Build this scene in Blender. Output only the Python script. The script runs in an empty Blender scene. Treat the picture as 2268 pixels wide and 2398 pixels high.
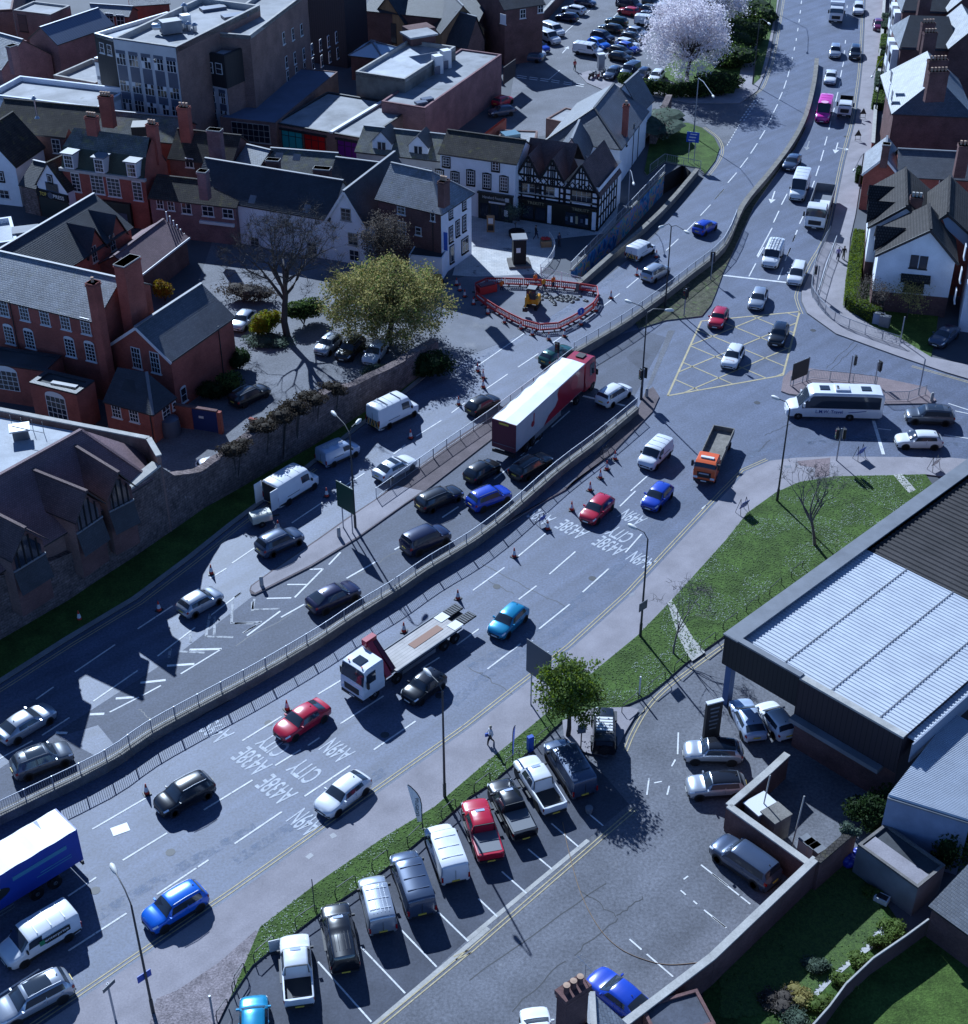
import bpy,bmesh,math,random
from mathutils import Vector,Matrix,noise
from mathutils.geometry import tessellate_polygon
R = math.radians
rnd = random.Random(11)
SC = bpy.context.scene
COL = SC.collection
# ------------------------------------------------------------------ camera
CAM_F,CAM_PITCH,CAM_H = 3420.0,R(34.6),73.4      # focal length in photo pixels, degrees below horizon, metres above ground
PW,PH = 2268.0,2398.0
cd = bpy.data.cameras.new('camera')
cam = bpy.data.objects.new('camera',cd)
COL.objects.link(cam)
cam.location = (0,0,CAM_H)
cam.rotation_euler = (math.pi / 2 - CAM_PITCH,0,0)
cd.sensor_fit = 'VERTICAL'
cd.sensor_height = 24.0
cd.lens = 24.0 * CAM_F / PH
cd.clip_start = 1.0
cd.clip_end = 5000
SC.camera = cam
# ------------------------------------------------------------------ sky, sun, exposure
SUN_ELEV,SUN_AZ = R(34.0),R(-23.0)                  # azimuth from +Y, negative = to the left of the view
wd = bpy.data.worlds.new('World')
SC.world = wd
wd.use_nodes = True
wn = wd.node_tree
sky = wn.nodes.new('ShaderNodeTexSky')
sky.sky_type = 'NISHITA'
sky.sun_disc = False
sky.sun_elevation = SUN_ELEV
sky.sun_rotation = SUN_AZ
sky.altitude = 4500
sky.ozone_density = 10.0
sky.dust_density = 0.3
sky.air_density = 0.9
wn.links.new(sky.outputs[0],wn.nodes['Background'].inputs[0])
wn.nodes['Background'].inputs[1].default_value = 0.10
sl = bpy.data.lights.new('sun','SUN')
sun = bpy.data.objects.new('sun',sl)
COL.objects.link(sun)
sl.energy = 5.0
sl.angle = R(0.5)
sl.color = (0.68,0.82,1.0)
sd = Vector((math.sin(SUN_AZ) * math.cos(SUN_ELEV),math.cos(SUN_AZ) * math.cos(SUN_ELEV),math.sin(SUN_ELEV)))
sun.rotation_euler = sd.to_track_quat('Z','Y').to_euler()
sun.location = (0,150,120)
SC.view_settings.view_transform = 'Standard'
SC.view_settings.look = 'None'
SC.view_settings.gamma = 1
SC.view_settings.exposure = 0.75
SC.cycles.max_bounces = 6
SC.cycles.use_denoising = True
# ------------------------------------------------------------------ surveying: photo pixel on a known height -> place in the scene
_fw = Vector((0,math.cos(CAM_PITCH),-math.sin(CAM_PITCH)))
_up = Vector((0,math.sin(CAM_PITCH),math.cos(CAM_PITCH)))
def ray(x,y):
 return _fw * CAM_F + Vector((1,0,0)) * (x - PW / 2) - _up * (y - PH / 2)
def P(x,y,z=0.0):
 d = ray(x,y)
 return Vector((0,0,CAM_H)) + d * ((z - CAM_H) / d.z)
TILES = {'00': (0,0,.3198),'01': (550,0,.3198),'02': (1100,0,.3198),'03': (1668,0,.3198),
         '10': (0,550,.3198),'11': (550,550,.3198),'12': (1100,550,.3198),'13': (1668,550,.3198),
         '20': (0,1150,.3198),'21': (550,1150,.3198),'22': (1100,1150,.3198),'23': (1668,1150,.3198),
         '30': (0,1798,.3198),'31': (550,1700,.3519),'32': (1100,1700,.3519),'33': (1668,1700,.3519),'s': (0,0,1)}
def px(t,x,y):
 ox,oy,s = TILES[t]
 return (ox + x * s,oy + y * s)
def T(t,x,y,z=0.0):
 return P(*px(t,x,y),z)
def on_wall(t,x,y,a,b):
 """point on the vertical plane through ground points a and b seen at that pixel -> (distance along, height)"""
 d = ray(*px(t,x,y))
 u = (b - a); u.z = 0; ln = u.length; u = u / ln
 n = Vector((-u.y,u.x,0))
 k = (a - Vector((0,0,CAM_H))).dot(n) / d.dot(n)
 p = Vector((0,0,CAM_H)) + d * k
 return (p - a).dot(u),p.z
# ------------------------------------------------------------------ materials
def nd(nt,kind,**kw):
 n = nt.nodes.new(kind)
 for k,v in kw.items():
  if k in n.inputs: n.inputs[k].default_value = v
  else: setattr(n,k,v)
 return n
MATS = {}
def M(name,col,rough=.8,spec=.5,var=.0,vs=.6,fine=.0,fs=9.,bump=.0,bs=12.,metal=0.,coat=0.,pat=None,spots=None,streak=None,alpha=None):
 """one procedural material: base colour, broad stains (var), fine grain, optional brick/tile pattern, spots of a second colour"""
 if name in MATS: return MATS[name]
 m = bpy.data.materials.new(name); m.use_nodes = True
 nt = m.node_tree; L = nt.links
 b = nt.nodes['Principled BSDF']
 b.inputs['Roughness'].default_value = rough
 b.inputs['Specular IOR Level'].default_value = spec
 b.inputs['Metallic'].default_value = metal
 b.inputs['Coat Weight'].default_value = coat
 b.inputs['Coat Roughness'].default_value = .06
 c4 = (*col,1)
 b.inputs['Base Color'].default_value = c4
 m.diffuse_color = c4
 out = None
 if var or fine or pat or spots or bump or streak:
  tc = nd(nt,'ShaderNodeTexCoord')
  geo = nd(nt,'ShaderNodeNewGeometry')
  rgb = nd(nt,'ShaderNodeRGB'); rgb.outputs[0].default_value = c4
  out = rgb.outputs[0]
  def mul(src,fac_sock,lo,hi):
   mr = nd(nt,'ShaderNodeMapRange'); mr.inputs[1].default_value = .3; mr.inputs[2].default_value = .7
   mr.inputs[3].default_value = lo; mr.inputs[4].default_value = hi
   L.new(fac_sock,mr.inputs[0])
   mx = nd(nt,'ShaderNodeVectorMath',operation='SCALE')
   L.new(src,mx.inputs[0]); L.new(mr.outputs[0],mx.inputs['Scale'])
   return mx.outputs[0]
  hgt = None
  if pat:
   bw,bh,mort,dark,c2 = pat
   bt = nd(nt,'ShaderNodeTexBrick')
   bt.inputs['Scale'].default_value = 1
   bt.inputs['Brick Width'].default_value = bw
   bt.inputs['Row Height'].default_value = bh
   bt.inputs['Mortar Size'].default_value = mort
   bt.inputs['Mortar Smooth'].default_value = .3
   bt.inputs['Color1'].default_value = c4
   bt.inputs['Color2'].default_value = (*c2,1)
   bt.inputs['Mortar'].default_value = (*[x * dark for x in col],1)
   L.new(tc.outputs['UV'],bt.inputs['Vector'])
   out = bt.outputs['Color']
   hgt = bt.outputs['Fac']
  if spots:
   sc_,thr,c2,sft = spots
   ns = nd(nt,'ShaderNodeTexNoise'); ns.inputs['Scale'].default_value = sc_; ns.inputs['Detail'].default_value = 6; ns.inputs['Roughness'].default_value = .7
   L.new(geo.outputs['Position'],ns.inputs['Vector'])
   mr = nd(nt,'ShaderNodeMapRange'); mr.inputs[1].default_value = thr; mr.inputs[2].default_value = thr + sft
   L.new(ns.outputs[0],mr.inputs[0])
   mx = nd(nt,'ShaderNodeMix',data_type='RGBA')
   L.new(mr.outputs[0],mx.inputs[0]); L.new(out,mx.inputs[6]); mx.inputs[7].default_value = (*c2,1)
   out = mx.outputs[2]
  if streak:
   ang,sc_,amt = streak
   mp = nd(nt,'ShaderNodeMapping'); mp.inputs['Rotation'].default_value = (0,0,ang); mp.inputs['Scale'].default_value = (.03 * sc_,sc_,1)
   mp.vector_type = 'TEXTURE'; mp.inputs['Scale'].default_value = (30 / sc_,1 / sc_,1)
   L.new(geo.outputs['Position'],mp.inputs['Vector'])
   ns = nd(nt,'ShaderNodeTexNoise'); ns.inputs['Scale'].default_value = 1; ns.inputs['Detail'].default_value = 4
   L.new(mp.outputs[0],ns.inputs['Vector'])
   out = mul(out,ns.outputs[0],1 - amt,1 + amt)
  if var:
   ns = nd(nt,'ShaderNodeTexNoise'); ns.inputs['Scale'].default_value = vs; ns.inputs['Detail'].default_value = 7; ns.inputs['Roughness'].default_value = .62
   L.new(geo.outputs['Position'],ns.inputs['Vector'])
   out = mul(out,ns.outputs[0],1 - var,1 + var)
  if fine:
   ns = nd(nt,'ShaderNodeTexNoise'); ns.inputs['Scale'].default_value = fs; ns.inputs['Detail'].default_value = 3; ns.inputs['Roughness'].default_value = .7
   L.new(geo.outputs['Position'],ns.inputs['Vector'])
   out = mul(out,ns.outputs[0],1 - fine,1 + fine)
  L.new(out,b.inputs['Base Color'])
  if bump:
   bp = nd(nt,'ShaderNodeBump'); bp.inputs['Strength'].default_value = min(1,bump); bp.inputs['Distance'].default_value = .05
   if hgt:
    inv = nd(nt,'ShaderNodeMath',operation='SUBTRACT'); inv.inputs[0].default_value = 1; L.new(hgt,inv.inputs[1])
    L.new(inv.outputs[0],bp.inputs['Height'])
   else:
    nb = nd(nt,'ShaderNodeTexNoise'); nb.inputs['Scale'].default_value = bs; nb.inputs['Detail'].default_value = 4
    L.new(geo.outputs['Position'],nb.inputs['Vector']); L.new(nb.outputs[0],bp.inputs['Height'])
   L.new(bp.outputs[0],b.inputs['Normal'])
 MATS[name] = m
 return m
ROADANG = R(44)
m_ground = M('ground_tarmac',(.070,.076,.092),.85,var=.25,vs=.12,fine=.15)
m_road = M('road_asphalt',(.080,.097,.150),.60,.5,var=.18,vs=.35,fine=.36,fs=5.5,streak=(R(44),.9,.20),bump=.25,bs=25,spots=(.55,.66,(.12,.14,.195),.10))
m_road2 = M('new_asphalt',(.060,.070,.102),.75,.5,var=.15,vs=.4,fine=.36,fs=5.5,streak=(R(44),.8,.16),bump=.25,bs=25)
m_carpark = M('worn_tarmac',(.128,.132,.152),.85,.4,var=.24,vs=.22,fine=.34,fs=5,streak=(R(44),.5,.10),bump=.3,bs=20,spots=(.3,.60,(.165,.168,.185),.08))
m_bay = M('bay_tarmac',(.070,.076,.098),.85,.4,var=.28,vs=.4,fine=.2,fs=6)
m_pave = M('pavement_tarmac',(.275,.255,.275),.9,.3,var=.15,vs=.4,fine=.12,fs=8,streak=(R(44),.7,.08),bump=.2,bs=20)
m_gravel = M('pebble_paving',(.22,.19,.20),.95,.3,var=.3,vs=1.2,fine=.45,fs=7,bump=.7,bs=9)
m_slabs = M('paving_slabs',(.42,.42,.43),.85,.3,var=.15,fine=.1,pat=(.6,.4,.012,.6,(.50,.49,.48)),spots=(.35,.60,(.17,.18,.20),.03))
m_pink = M('tactile_paving',(.215,.165,.17),.9,.3,var=.12,fine=.1,pat=(.4,.4,.01,.7,(.235,.18,.185)))
m_brickpave = M('brick_paving',(.125,.10,.105),.9,.3,var=.2,fine=.2,pat=(.2,.1,.01,.6,(.15,.12,.125)))
m_kerb = M('kerb_concrete',(.24,.235,.235),.9,.3,var=.2,fine=.15)
m_conc = M('pale_concrete',(.40,.385,.36),.9,.3,var=.2,vs=1,fine=.12)
m_wallc = M('parapet_concrete',(.17,.155,.145),.92,.3,var=.3,vs=.9,fine=.2)
m_cope = M('coping_concrete',(.20,.185,.165),.92,.3,var=.3,vs=1.5,fine=.2)
m_white = M('white_road_paint',(.62,.62,.62),.7,.4,var=.15,vs=1.2,fine=.2,fs=8,spots=(3.,.60,(.14,.15,.18),.06))
m_whiteworn = M('worn_white_paint',(.30,.31,.33),.7,.4,var=.25,vs=1.5,fine=.3,fs=8,spots=(2.2,.52,(.10,.11,.14),.06))
m_yellow = M('yellow_road_paint',(.42,.345,.20),.7,.4,var=.2,vs=1.2,fine=.2,fs=8,spots=(3.,.62,(.14,.13,.14),.06))
m_grass = M('mown_grass',(.056,.098,.020),.9,.2,var=.40,vs=.5,fine=.40,fs=6,bump=.9,bs=10,spots=(.9,.63,(.085,.10,.035),.1))
m_mulch = M('planting_bed_soil',(.085,.082,.055),.95,.2,var=.4,vs=1.2,fine=.5,fs=5,bump=.8,bs=6,spots=(1.8,.56,(.10,.13,.05),.05))
m_tar = M('crack_sealant',(.028,.03,.036),.6,.5,var=.2)
m_iron = M('cast_iron',(.20,.20,.22),.5,.5,var=.2)
# ------------------------------------------------------------------ mesh building
class MB:
 def __init__(s):
  s.v = []; s.f = []; s.m = []; s.mats = []
 def mi(s,m):
  if m not in s.mats: s.mats.append(m)
  return s.mats.index(m)
 def face(s,pts,m):
  i = len(s.v); s.v += [Vector(p) for p in pts]; s.f.append(list(range(i,i + len(pts)))); s.m.append(s.mi(m))
 def quadmesh(s,verts,faces,m):
  i = len(s.v); s.v += [Vector(p) for p in verts]
  k = s.mi(m)
  for f in faces: s.f.append([i + j for j in f]); s.m.append(k)
 def box(s,c,size,m,rz=0.,ax=None,skip=()):
  """box centred at c; ax = (u, v, w) unit axes, or rotated about z"""
  c = Vector(c)
  if ax is None: ax = (Vector((math.cos(rz),math.sin(rz),0)),Vector((-math.sin(rz),math.cos(rz),0)),Vector((0,0,1)))
  u,v,w = [a * (d / 2) for a,d in zip(ax,size)]
  p = [c - u - v - w,c + u - v - w,c + u + v - w,c - u + v - w,c - u - v + w,c + u - v + w,c + u + v + w,c - u + v + w]
  fs = [(0,3,2,1),(4,5,6,7),(0,1,5,4),(1,2,6,5),(2,3,7,6),(3,0,4,7)]
  s.quadmesh(p,[f for i,f in enumerate(fs) if i not in skip],m)
 def beam(s,a,b,wd,ht,m,up=(0,0,1)):
  a = Vector(a); b = Vector(b); d = b - a; ln = d.length
  if ln < 1e-6: return
  d /= ln; up = Vector(up)
  v = up.cross(d)
  if v.length < 1e-4: v = Vector((1,0,0))
  v.normalize(); w = d.cross(v)
  s.box((a + b) / 2,(ln,wd,ht),m,ax=(d,v,w))
 def tube(s,pts,rad,m,n=6,cap=True):
  pts = [Vector(p) for p in pts]
  if not hasattr(rad,'__len__'): rad = [rad] * len(pts)
  vs = []; fs = []
  for i,p in enumerate(pts):
   d = (pts[min(i + 1,len(pts) - 1)] - pts[max(i - 1,0)])
   d = d.normalized() if d.length > 1e-9 else Vector((0,0,1))
   r0 = Vector((0,0,1)) if abs(d.z) < .9 else Vector((1,0,0))
   a = d.cross(r0).normalized(); b = d.cross(a)
   for k in range(n):
    t = 2 * math.pi * k / n
    vs.append(p + (a * math.cos(t) + b * math.sin(t)) * rad[i])
  for i in range(len(pts) - 1):
   for k in range(n):
    k2 = (k + 1) % n
    fs.append((i * n + k,i * n + k2,(i + 1) * n + k2,(i + 1) * n + k))
  if cap:
   fs.append(tuple(range(n))); fs.append(tuple(range((len(pts) - 1) * n,len(pts) * n))[::-1])
  s.quadmesh(vs,fs,m)
 def lathe(s,c,prof,m,n=10,axis=(0,0,1)):
  ax = Vector(axis).normalized(); c = Vector(c)
  s.tube([c + ax * z for r,z in prof],[max(r,.001) for r,z in prof],m,n)
 def sheet(s,poly,m,z=None):
  poly = [Vector(p) for p in poly]
  if z is not None:
   for p in poly: p.z = z
  for tri in tessellate_polygon([poly]):
   a,b,c = [poly[i] for i in tri]
   if (b - a).cross(c - a).z < 0: b,c = c,b
   s.face([a,b,c],m)
 def prism(s,poly,z0,z1,m,mside=None):
  poly = [Vector(p) for p in poly]
  s.sheet([Vector((p.x,p.y,z1)) for p in poly],m)
  ar = sum(poly[i - 1].x * poly[i].y - poly[i].x * poly[i - 1].y for i in range(len(poly)))
  if ar < 0: poly = poly[::-1]
  for i in range(len(poly)):
   a,b = poly[i - 1],poly[i]
   s.face([(a.x,a.y,z0),(b.x,b.y,z0),(b.x,b.y,z1),(a.x,a.y,z1)],mside or m)
 def mesh(s,name,smooth=None,origin=(0,0,0),weld=True):
  me = bpy.data.meshes.new(name)
  o = Vector(origin)
  me.from_pydata([tuple(p - o) for p in s.v],[],s.f)
  for m in s.mats: me.materials.append(m)
  me.polygons.foreach_set('material_index',s.m)
  if weld or smooth is not None:
   bm = bmesh.new(); bm.from_mesh(me)
   if weld: bmesh.ops.remove_doubles(bm,verts=bm.verts,dist=.0004)
   bm.to_mesh(me); bm.free()
  uv = me.uv_layers.new(name='UVMap')
  vv = me.vertices; data = uv.data
  for p in me.polygons:
   n = p.normal
   if abs(n.z) > .999: u = Vector((1,0,0)); w = Vector((0,1,0))
   else:
    u = Vector((-n.y,n.x,0)).normalized(); w = n.cross(u)
   for li in p.loop_indices:
    co = vv[me.loops[li].vertex_index].co
    data[li].uv = (co.dot(u),co.dot(w))
  if smooth is not None:
   me.polygons.foreach_set('use_smooth',[True] * len(me.polygons))
   me.set_sharp_from_angle(angle=R(smooth))
  me.update()
  return me
 def build(s,name,parent=None,smooth=None,weld=True,link=True):
  org = parent_loc(parent)
  o = bpy.data.objects.new(name,s.mesh(name,smooth,org,weld))
  if link: COL.objects.link(o)
  if parent is not None: o.parent = parent
  return o
def parent_loc(p):
 v = Vector((0,0,0))
 while p is not None:
  v += Vector(p.location); p = p.parent
 return v
def tag(o,label=None,cat=None,group=None,kind=None):
 if label: o['label'] = label
 if cat: o['category'] = cat
 if group: o['group'] = group
 if kind: o['kind'] = kind
 return o
def thing(name,label,cat,loc=(0,0,0),rz=0.,group=None,link=True):
 o = bpy.data.objects.new(name,None)
 o.empty_display_size = .3
 if link: COL.objects.link(o)
 o.location = loc; o.rotation_euler = (0,0,rz)
 return tag(o,label,cat,group)
def solo(mb,name,label,cat,group=None,smooth=None,loc=None):
 """a thing that is a single mesh, its origin at its own base"""
 if loc is None:
  xs = [p.x for p in mb.v]; ys = [p.y for p in mb.v]; zs = [p.z for p in mb.v]
  loc = Vector(((min(xs) + max(xs)) / 2,(min(ys) + max(ys)) / 2,min(zs)))
 o = bpy.data.objects.new(name,mb.mesh(name,smooth,loc))
 COL.objects.link(o); o.location = loc
 return tag(o,label,cat,group)
def copy_tree(o,parent=None):
 c = o.copy(); COL.objects.link(c)
 if parent is not None: c.parent = parent
 for ch in o.children: copy_tree(ch,c)
 return c
def struct(name,mb):
 return tag(mb.build(name),kind='structure')
def SP(*pts,z=0.0):
 return [P(x,y,z) for x,y in pts]
def spline(pts,n=4):
 """Catmull-Rom through the points"""
 out = []
 for i in range(len(pts) - 1):
  p0,p1,p2,p3 = pts[max(i - 1,0)],pts[i],pts[i + 1],pts[min(i + 2,len(pts) - 1)]
  for k in range(n):
   t = k / n
   out.append(.5 * ((2 * p1) + (p2 - p0) * t + (2 * p0 - 5 * p1 + 4 * p2 - p3) * t * t + (3 * p1 - p0 - 3 * p2 + p3) * t ** 3))
 out.append(pts[-1].copy())
 return out
def off(pts,d):
 """polyline moved sideways by d metres (positive = left of travel)"""
 out = []
 for i,p in enumerate(pts):
  t = pts[min(i + 1,len(pts) - 1)] - pts[max(i - 1,0)]; t.z = 0; t.normalize()
  out.append(p + Vector((-t.y,t.x,0)) * d)
 return out
def ribbon(mb,pts,w,m,z):
 a = off(pts,w / 2); b = off(pts,-w / 2)
 for i in range(len(pts) - 1):
  mb.face([(b[i].x,b[i].y,z),(b[i + 1].x,b[i + 1].y,z),(a[i + 1].x,a[i + 1].y,z),(a[i].x,a[i].y,z)],m)
def along(pts,s):
 for i in range(len(pts) - 1):
  l = (pts[i + 1] - pts[i]).length
  if s <= l or i == len(pts) - 2:
   return pts[i].lerp(pts[i + 1],s / l if l else 0)
  s -= l
def plen(pts): return sum((pts[i + 1] - pts[i]).length for i in range(len(pts) - 1))
# ================================================================== THE SETTING: ground, roads, pavements
def S(*a,z=0.0):
 """flat list tile, x, y, tile, x, y ... -> ground points"""
 return [T(a[i],a[i + 1],a[i + 2],z) for i in range(0,len(a),3)]
TR_L = SP((1337,643),(1378,600),(1481,492),(1556,412))       # top of the painted subway wall
TR_R = SP((1362,662),(1433,600),(1548,499),(1637,397),z=.9)
for p in TR_R: p.z = 0
tr_r = off(TR_R,.55)
TRENCH = TR_L + [P(1600,385)] + tr_r[::-1]
mb = MB()
big = [Vector((-700,-60,0)),Vector((700,-60,0)),Vector((700,900,0)),Vector((-700,900,0))]
allp = big + TRENCH
for tri in tessellate_polygon([big,TRENCH]):
 a,b,c = [allp[i] for i in tri]
 if (b - a).cross(c - a).z < 0: b,c = c,b
 mb.face([a,b,c],m_ground)
struct('ground',mb)
# main roads
LE = [(-300,1788),(0,1604),(160,1502),(320,1406),(448,1310),(544,1233),(729,1094),(838,1007),(946,927),(1030,857)]
ROAD = LE + [(1228,780),(1388,675),(1468,611),(1535,550),(1640,432),(1685,352),(1703,339),(1770,230),(1802,150),(1815,96),(1828,29),(1840,-120),
  (2030,-120),(2026,0),(2020,141),(2012,217),(2001,288),(1978,377),(1943,544),(1905,620),(1876,684),(1876,707),(1889,735),(1956,783),(2100,835),(2212,873),(2268,889),(2480,945),
  (2480,1095),(2224,1074),(1956,1071),(1866,1074),(1805,1081),(1748,1106),(1716,1140),(1700,1156),(1480,1393),(1343,1518),(1100,1708),(550,2098),(187,2345),(-200,2600),(-700,2600)]
mb = MB(); mb.sheet(SP(*ROAD),m_road,.006); struct('main_road',mb)
mb = MB()
mb.sheet(SP((-300,2010),(0,1800),(250,1640),(420,1530),(590,1398),(729,1329),(838,1262),(950,1182),(1050,1110),(1152,1030),(1400,800),(1497,771),(1560,790),(1480,940),(1404,1033),(1308,1106),(1196,1190),(1106,1260),(1010,1315),(838,1424),(646,1544),(473,1650),(243,1784),(0,1900),(-300,2060)),m_road2,.011)
struct('slip_road',mb)
mb = MB(); mb.sheet(SP((1180,330),(1205,170),(1330,-60),(1700,-60),(1560,180),(1520,220),(1660,240),(1768,236),(1703,339),(1690,330),(1655,295),(1590,280),(1500,290)),m_carpark,.004); struct('car_park_tarmac',mb)
m_dust = M('dusty_asphalt',(.145,.152,.18),.85,.4,var=.25,vs=.25,fine=.15,spots=(.35,.55,(.20,.20,.215),.15))
mb = MB(); mb.sheet(SP((1020,868),(1032,857),(1228,782),(1388,677),(1372,655),(1270,640),(1110,640),(1050,660),(1000,760)),m_dust,.016); struct('forecourt',mb)
mb = MB(); mb.sheet(SP((1060,645),(1115,648),(1262,642),(1300,600),(1300,560),(1440,545),(1450,470),(1090,430),(1085,560)),m_slabs,.020); struct('plaza_paving',mb)
mb = MB(); mb.sheet(SP((330,1180),(250,1000),(430,760),(500,560),(1000,640),(1020,850),(900,950),(560,1190)),m_carpark,.004); struct('courtyard_tarmac',mb)
mb = MB()
CARPARK = S('31',-200,2300,'31',200,1500,'31',400,1390,'31',800,1100,'31',1190,810,'31',1560,500,'32',100,410,'32',300,250,'32',470,120,'32',640,10,'22',1120,1600,'22',1310,1500,'22',1640,1230,'22',1876,1050,'23',500,900,'23',1876,1876,'33',1000,800,'33',0,1550,'32',1200,1984,'32',0,2300)
mb.sheet(CARPARK,m_carpark,.004); struct('yard_tarmac',mb)
mb = MB()
mb.sheet(S('31',60,1700,'31',240,1500,'31',400,1390,'31',800,1100,'31',1190,810,'31',1560,500,'32',100,410,'32',300,250,'32',470,120,'32',640,60,'32',900,330,'32',1060,520,'32',780,760,'32',0,1410,'31',930,1984,'31',700,2180,'31',-100,2180),m_bay,.009)
struct('parking_bay_tarmac',mb)
# raised footways
def raised(name,poly,m,h=.12,kerb=True):
 mb = MB(); mb.prism(poly,0,h,m,m_kerb); struct(name,mb)
FW = SP((187,2345),(550,2098),(1100,1708),(1343,1518),(1480,1393),(1700,1156),(1716,1140),(1748,1106),(1805,1081),(1866,1074),(1956,1071),(2224,1074),(2480,1095))
fw_in = SP((2480,1150),(2167,1113),(2093,1115),(1956,1118),(1873,1131),(1818,1155),(1751,1203),(1700,1267),(1573,1408),(1493,1491),(1404,1564),(1253,1696),(1150,1779),(1018,1892),(902,1962),(747,2068),(610,2174),(540,2300),(400,2480))
raised('footway',SP((-150,2570)) + FW + fw_in + SP((-100,2700)),m_pave)
mb = MB(); mb.sheet(S('30',1150,1700,'30',1300,1640,'30',1600,1440,'30',1876,1200,'30',1930,1230,'30',1780,1500,'30',1600,1876,'30',1500,2100,'30',1000,2100,'30',1100,1876),m_gravel,.128); struct('pebble_strip',mb)
mb = MB(); mb.sheet(S('13',620,1665,'13',865,1640,'13',855,1770,'13',750,1785,'13',755,1715,'13',640,1695),m_pink,.126)
mb.sheet(S('13',960,1690,'13',1050,1675,'13',1060,1700,'13',980,1710),m_pave,.126); struct('tactile_strip',mb)
GR_UP = fw_in[1:-2]
GR_LO = SP((540,2340),(592,2263),(634,2228),(691,2186),(747,2143),(832,2087),(902,2038),(969,1982),(1036,1925),(1099,1869),(1150,1837),(1191,1802),(1265,1739),(1317,1690),(1381,1670),(1458,1658),(1519,1630),(1557,1598),(1608,1553),(1700,1489),(1850,1400),(2050,1250),(2200,1160))
VERGE = GR_UP + GR_LO
raised('grass_verge',VERGE,m_grass,.13)
mb = MB(); mb.sheet(S('22',1450,830,'22',1480,800,'22',1560,960,'22',1640,1090,'22',1725,1190,'22',1630,1255,'22',1590,1200,'22',1530,1080),m_conc,.142)
mb.sheet(S('13',1325,1765,'13',1390,1760,'13',1490,1876,'13',1440,1900),m_conc,.142)
mb.sheet(S('22',680,1690,'22',900,1600,'22',1180,1590,'22',1240,1610,'22',1150,1760,'22',1090,1876,'22',1000,1960,'22',760,1900,'22',690,1800),m_pave,.142); struct('concrete_path',mb)
# left verge, islands, top right footway
raised('left_verge',SP((-300,1660),(0,1502),(160,1409),(240,1355),(320,1304),(480,1192),(729,1049),(838,978),(937,918),(975,889),(1030,838),(1032,855),(946,925),(838,1005),(729,1092),(544,1231),(448,1308),(320,1404),(160,1500),(0,1602),(-300,1784)),m_grass,.13)
mb = MB()
for o_ in (.25,):
 ribbon(mb,off(SP(*LE),o_),.5,m_kerb,.136)
struct('kerb_strip',mb)
raised('traffic_island',SP((585,1384),(588,1374),(646,1332),(748,1262),(815,1214),(879,1172),(934,1130),(1049,1042),(1150,975),(1340,835),(1349,850),(1152,1030),(1050,1110),(998,1150),(950,1182),(838,1262),(729,1329),(598,1395),(588,1393)),m_brickpave,.12)
mb = MB(); mb.sheet(SP((588,1384),(591,1375),(648,1334),(748,1266),(815,1218),(879,1175),(930,1140),(990,1152),(950,1180),(838,1259),(729,1325),(598,1391)),m_pave,.126); struct('island_surface',mb)
raised('planted_island',SP((1497,771),(1560,752),(1644,742),(1665,716),(1676,690),(1694,640),(1713,600),(1767,483),(1825,400),(1862,350),(1888,300),(1880,300),(1858,340),(1745,488),(1700,580),(1624,646),(1564,693),(1519,735),(1484,751)),m_mulch,.13)
raised('island_nose',S('12',700,1876,'12',960,1590,'12',1230,1285,'12',1290,1150,'12',1345,1120,'12',1390,1190,'12',1340,1300,'12',1050,1600,'12',640,1900,'22',0,420,'21',1440,600,'21',1440,575,'22',0,380),m_brickpave,.12)
raised('signal_island',S('13',505,1150,'13',520,1050,'13',570,1000,'13',720,985,'13',1200,1045,'13',1560,1120,'13',1640,1215,'13',1600,1240,'13',1240,1245,'13',560,1170),m_pink,.12)
FWR = SP((2034,-120),(2028,0),(2022,141),(2014,217),(2003,288),(1980,377),(1945,544),(1907,620),(1878,684),(1878,707),(1891,735),(1958,783),(2102,835),(2214,873),(2268,889),(2480,945))
raised('right_footway',FWR + SP((2480,900),(2268,857),(2180,838),(2112,796),(2045,767),(1978,720),(1991,560),(2004,502),(2017,416),(2041,352),(2045,272),(2058,160),(2071,0),(2080,-120)),m_pave)
raised('garden_lawn',SP((1980,722),(1995,560),(2040,560),(2040,640),(2200,720),(2190,800),(2180,838),(2112,796),(2045,767)),m_grass,.11)
raised('roadside_green',S('02',1480,900,'02',1600,905,'02',1700,940,'02',1790,1010,'02',1830,1090,'02',1800,1180,'02',1725,1280,'02',1690,1240,'02',1430,1190,'02',1300,1290,'02',1280,1260,'02',1330,1000),m_grass,.13)
raised('parkside_green',S('03',-120,690,'03',160,690,'03',200,560,'03',320,0,'03',330,-80,'03',0,-80,'02',1400,560),m_grass,.12)
raised('tree_path',S('03',-160,760,'03',200,760,'03',330,670,'03',380,560,'03',420,420,'03',500,-60,'03',330,-60,'03',200,560,'03',160,690,'03',-150,690,'02',1290,640,'02',1330,700),m_pave,.11)
raised('roadside_strip',S('03',295,630,'03',350,580,'03',390,430,'03',470,60,'03',480,-60,'03',385,-60,'03',320,420),m_grass,.14)
raised('corner_footway',S('02',800,545,'02',880,520,'02',1000,580,'02',1110,640,'02',1060,680,'02',1000,670,'02',860,610),m_pave,.1)
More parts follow.
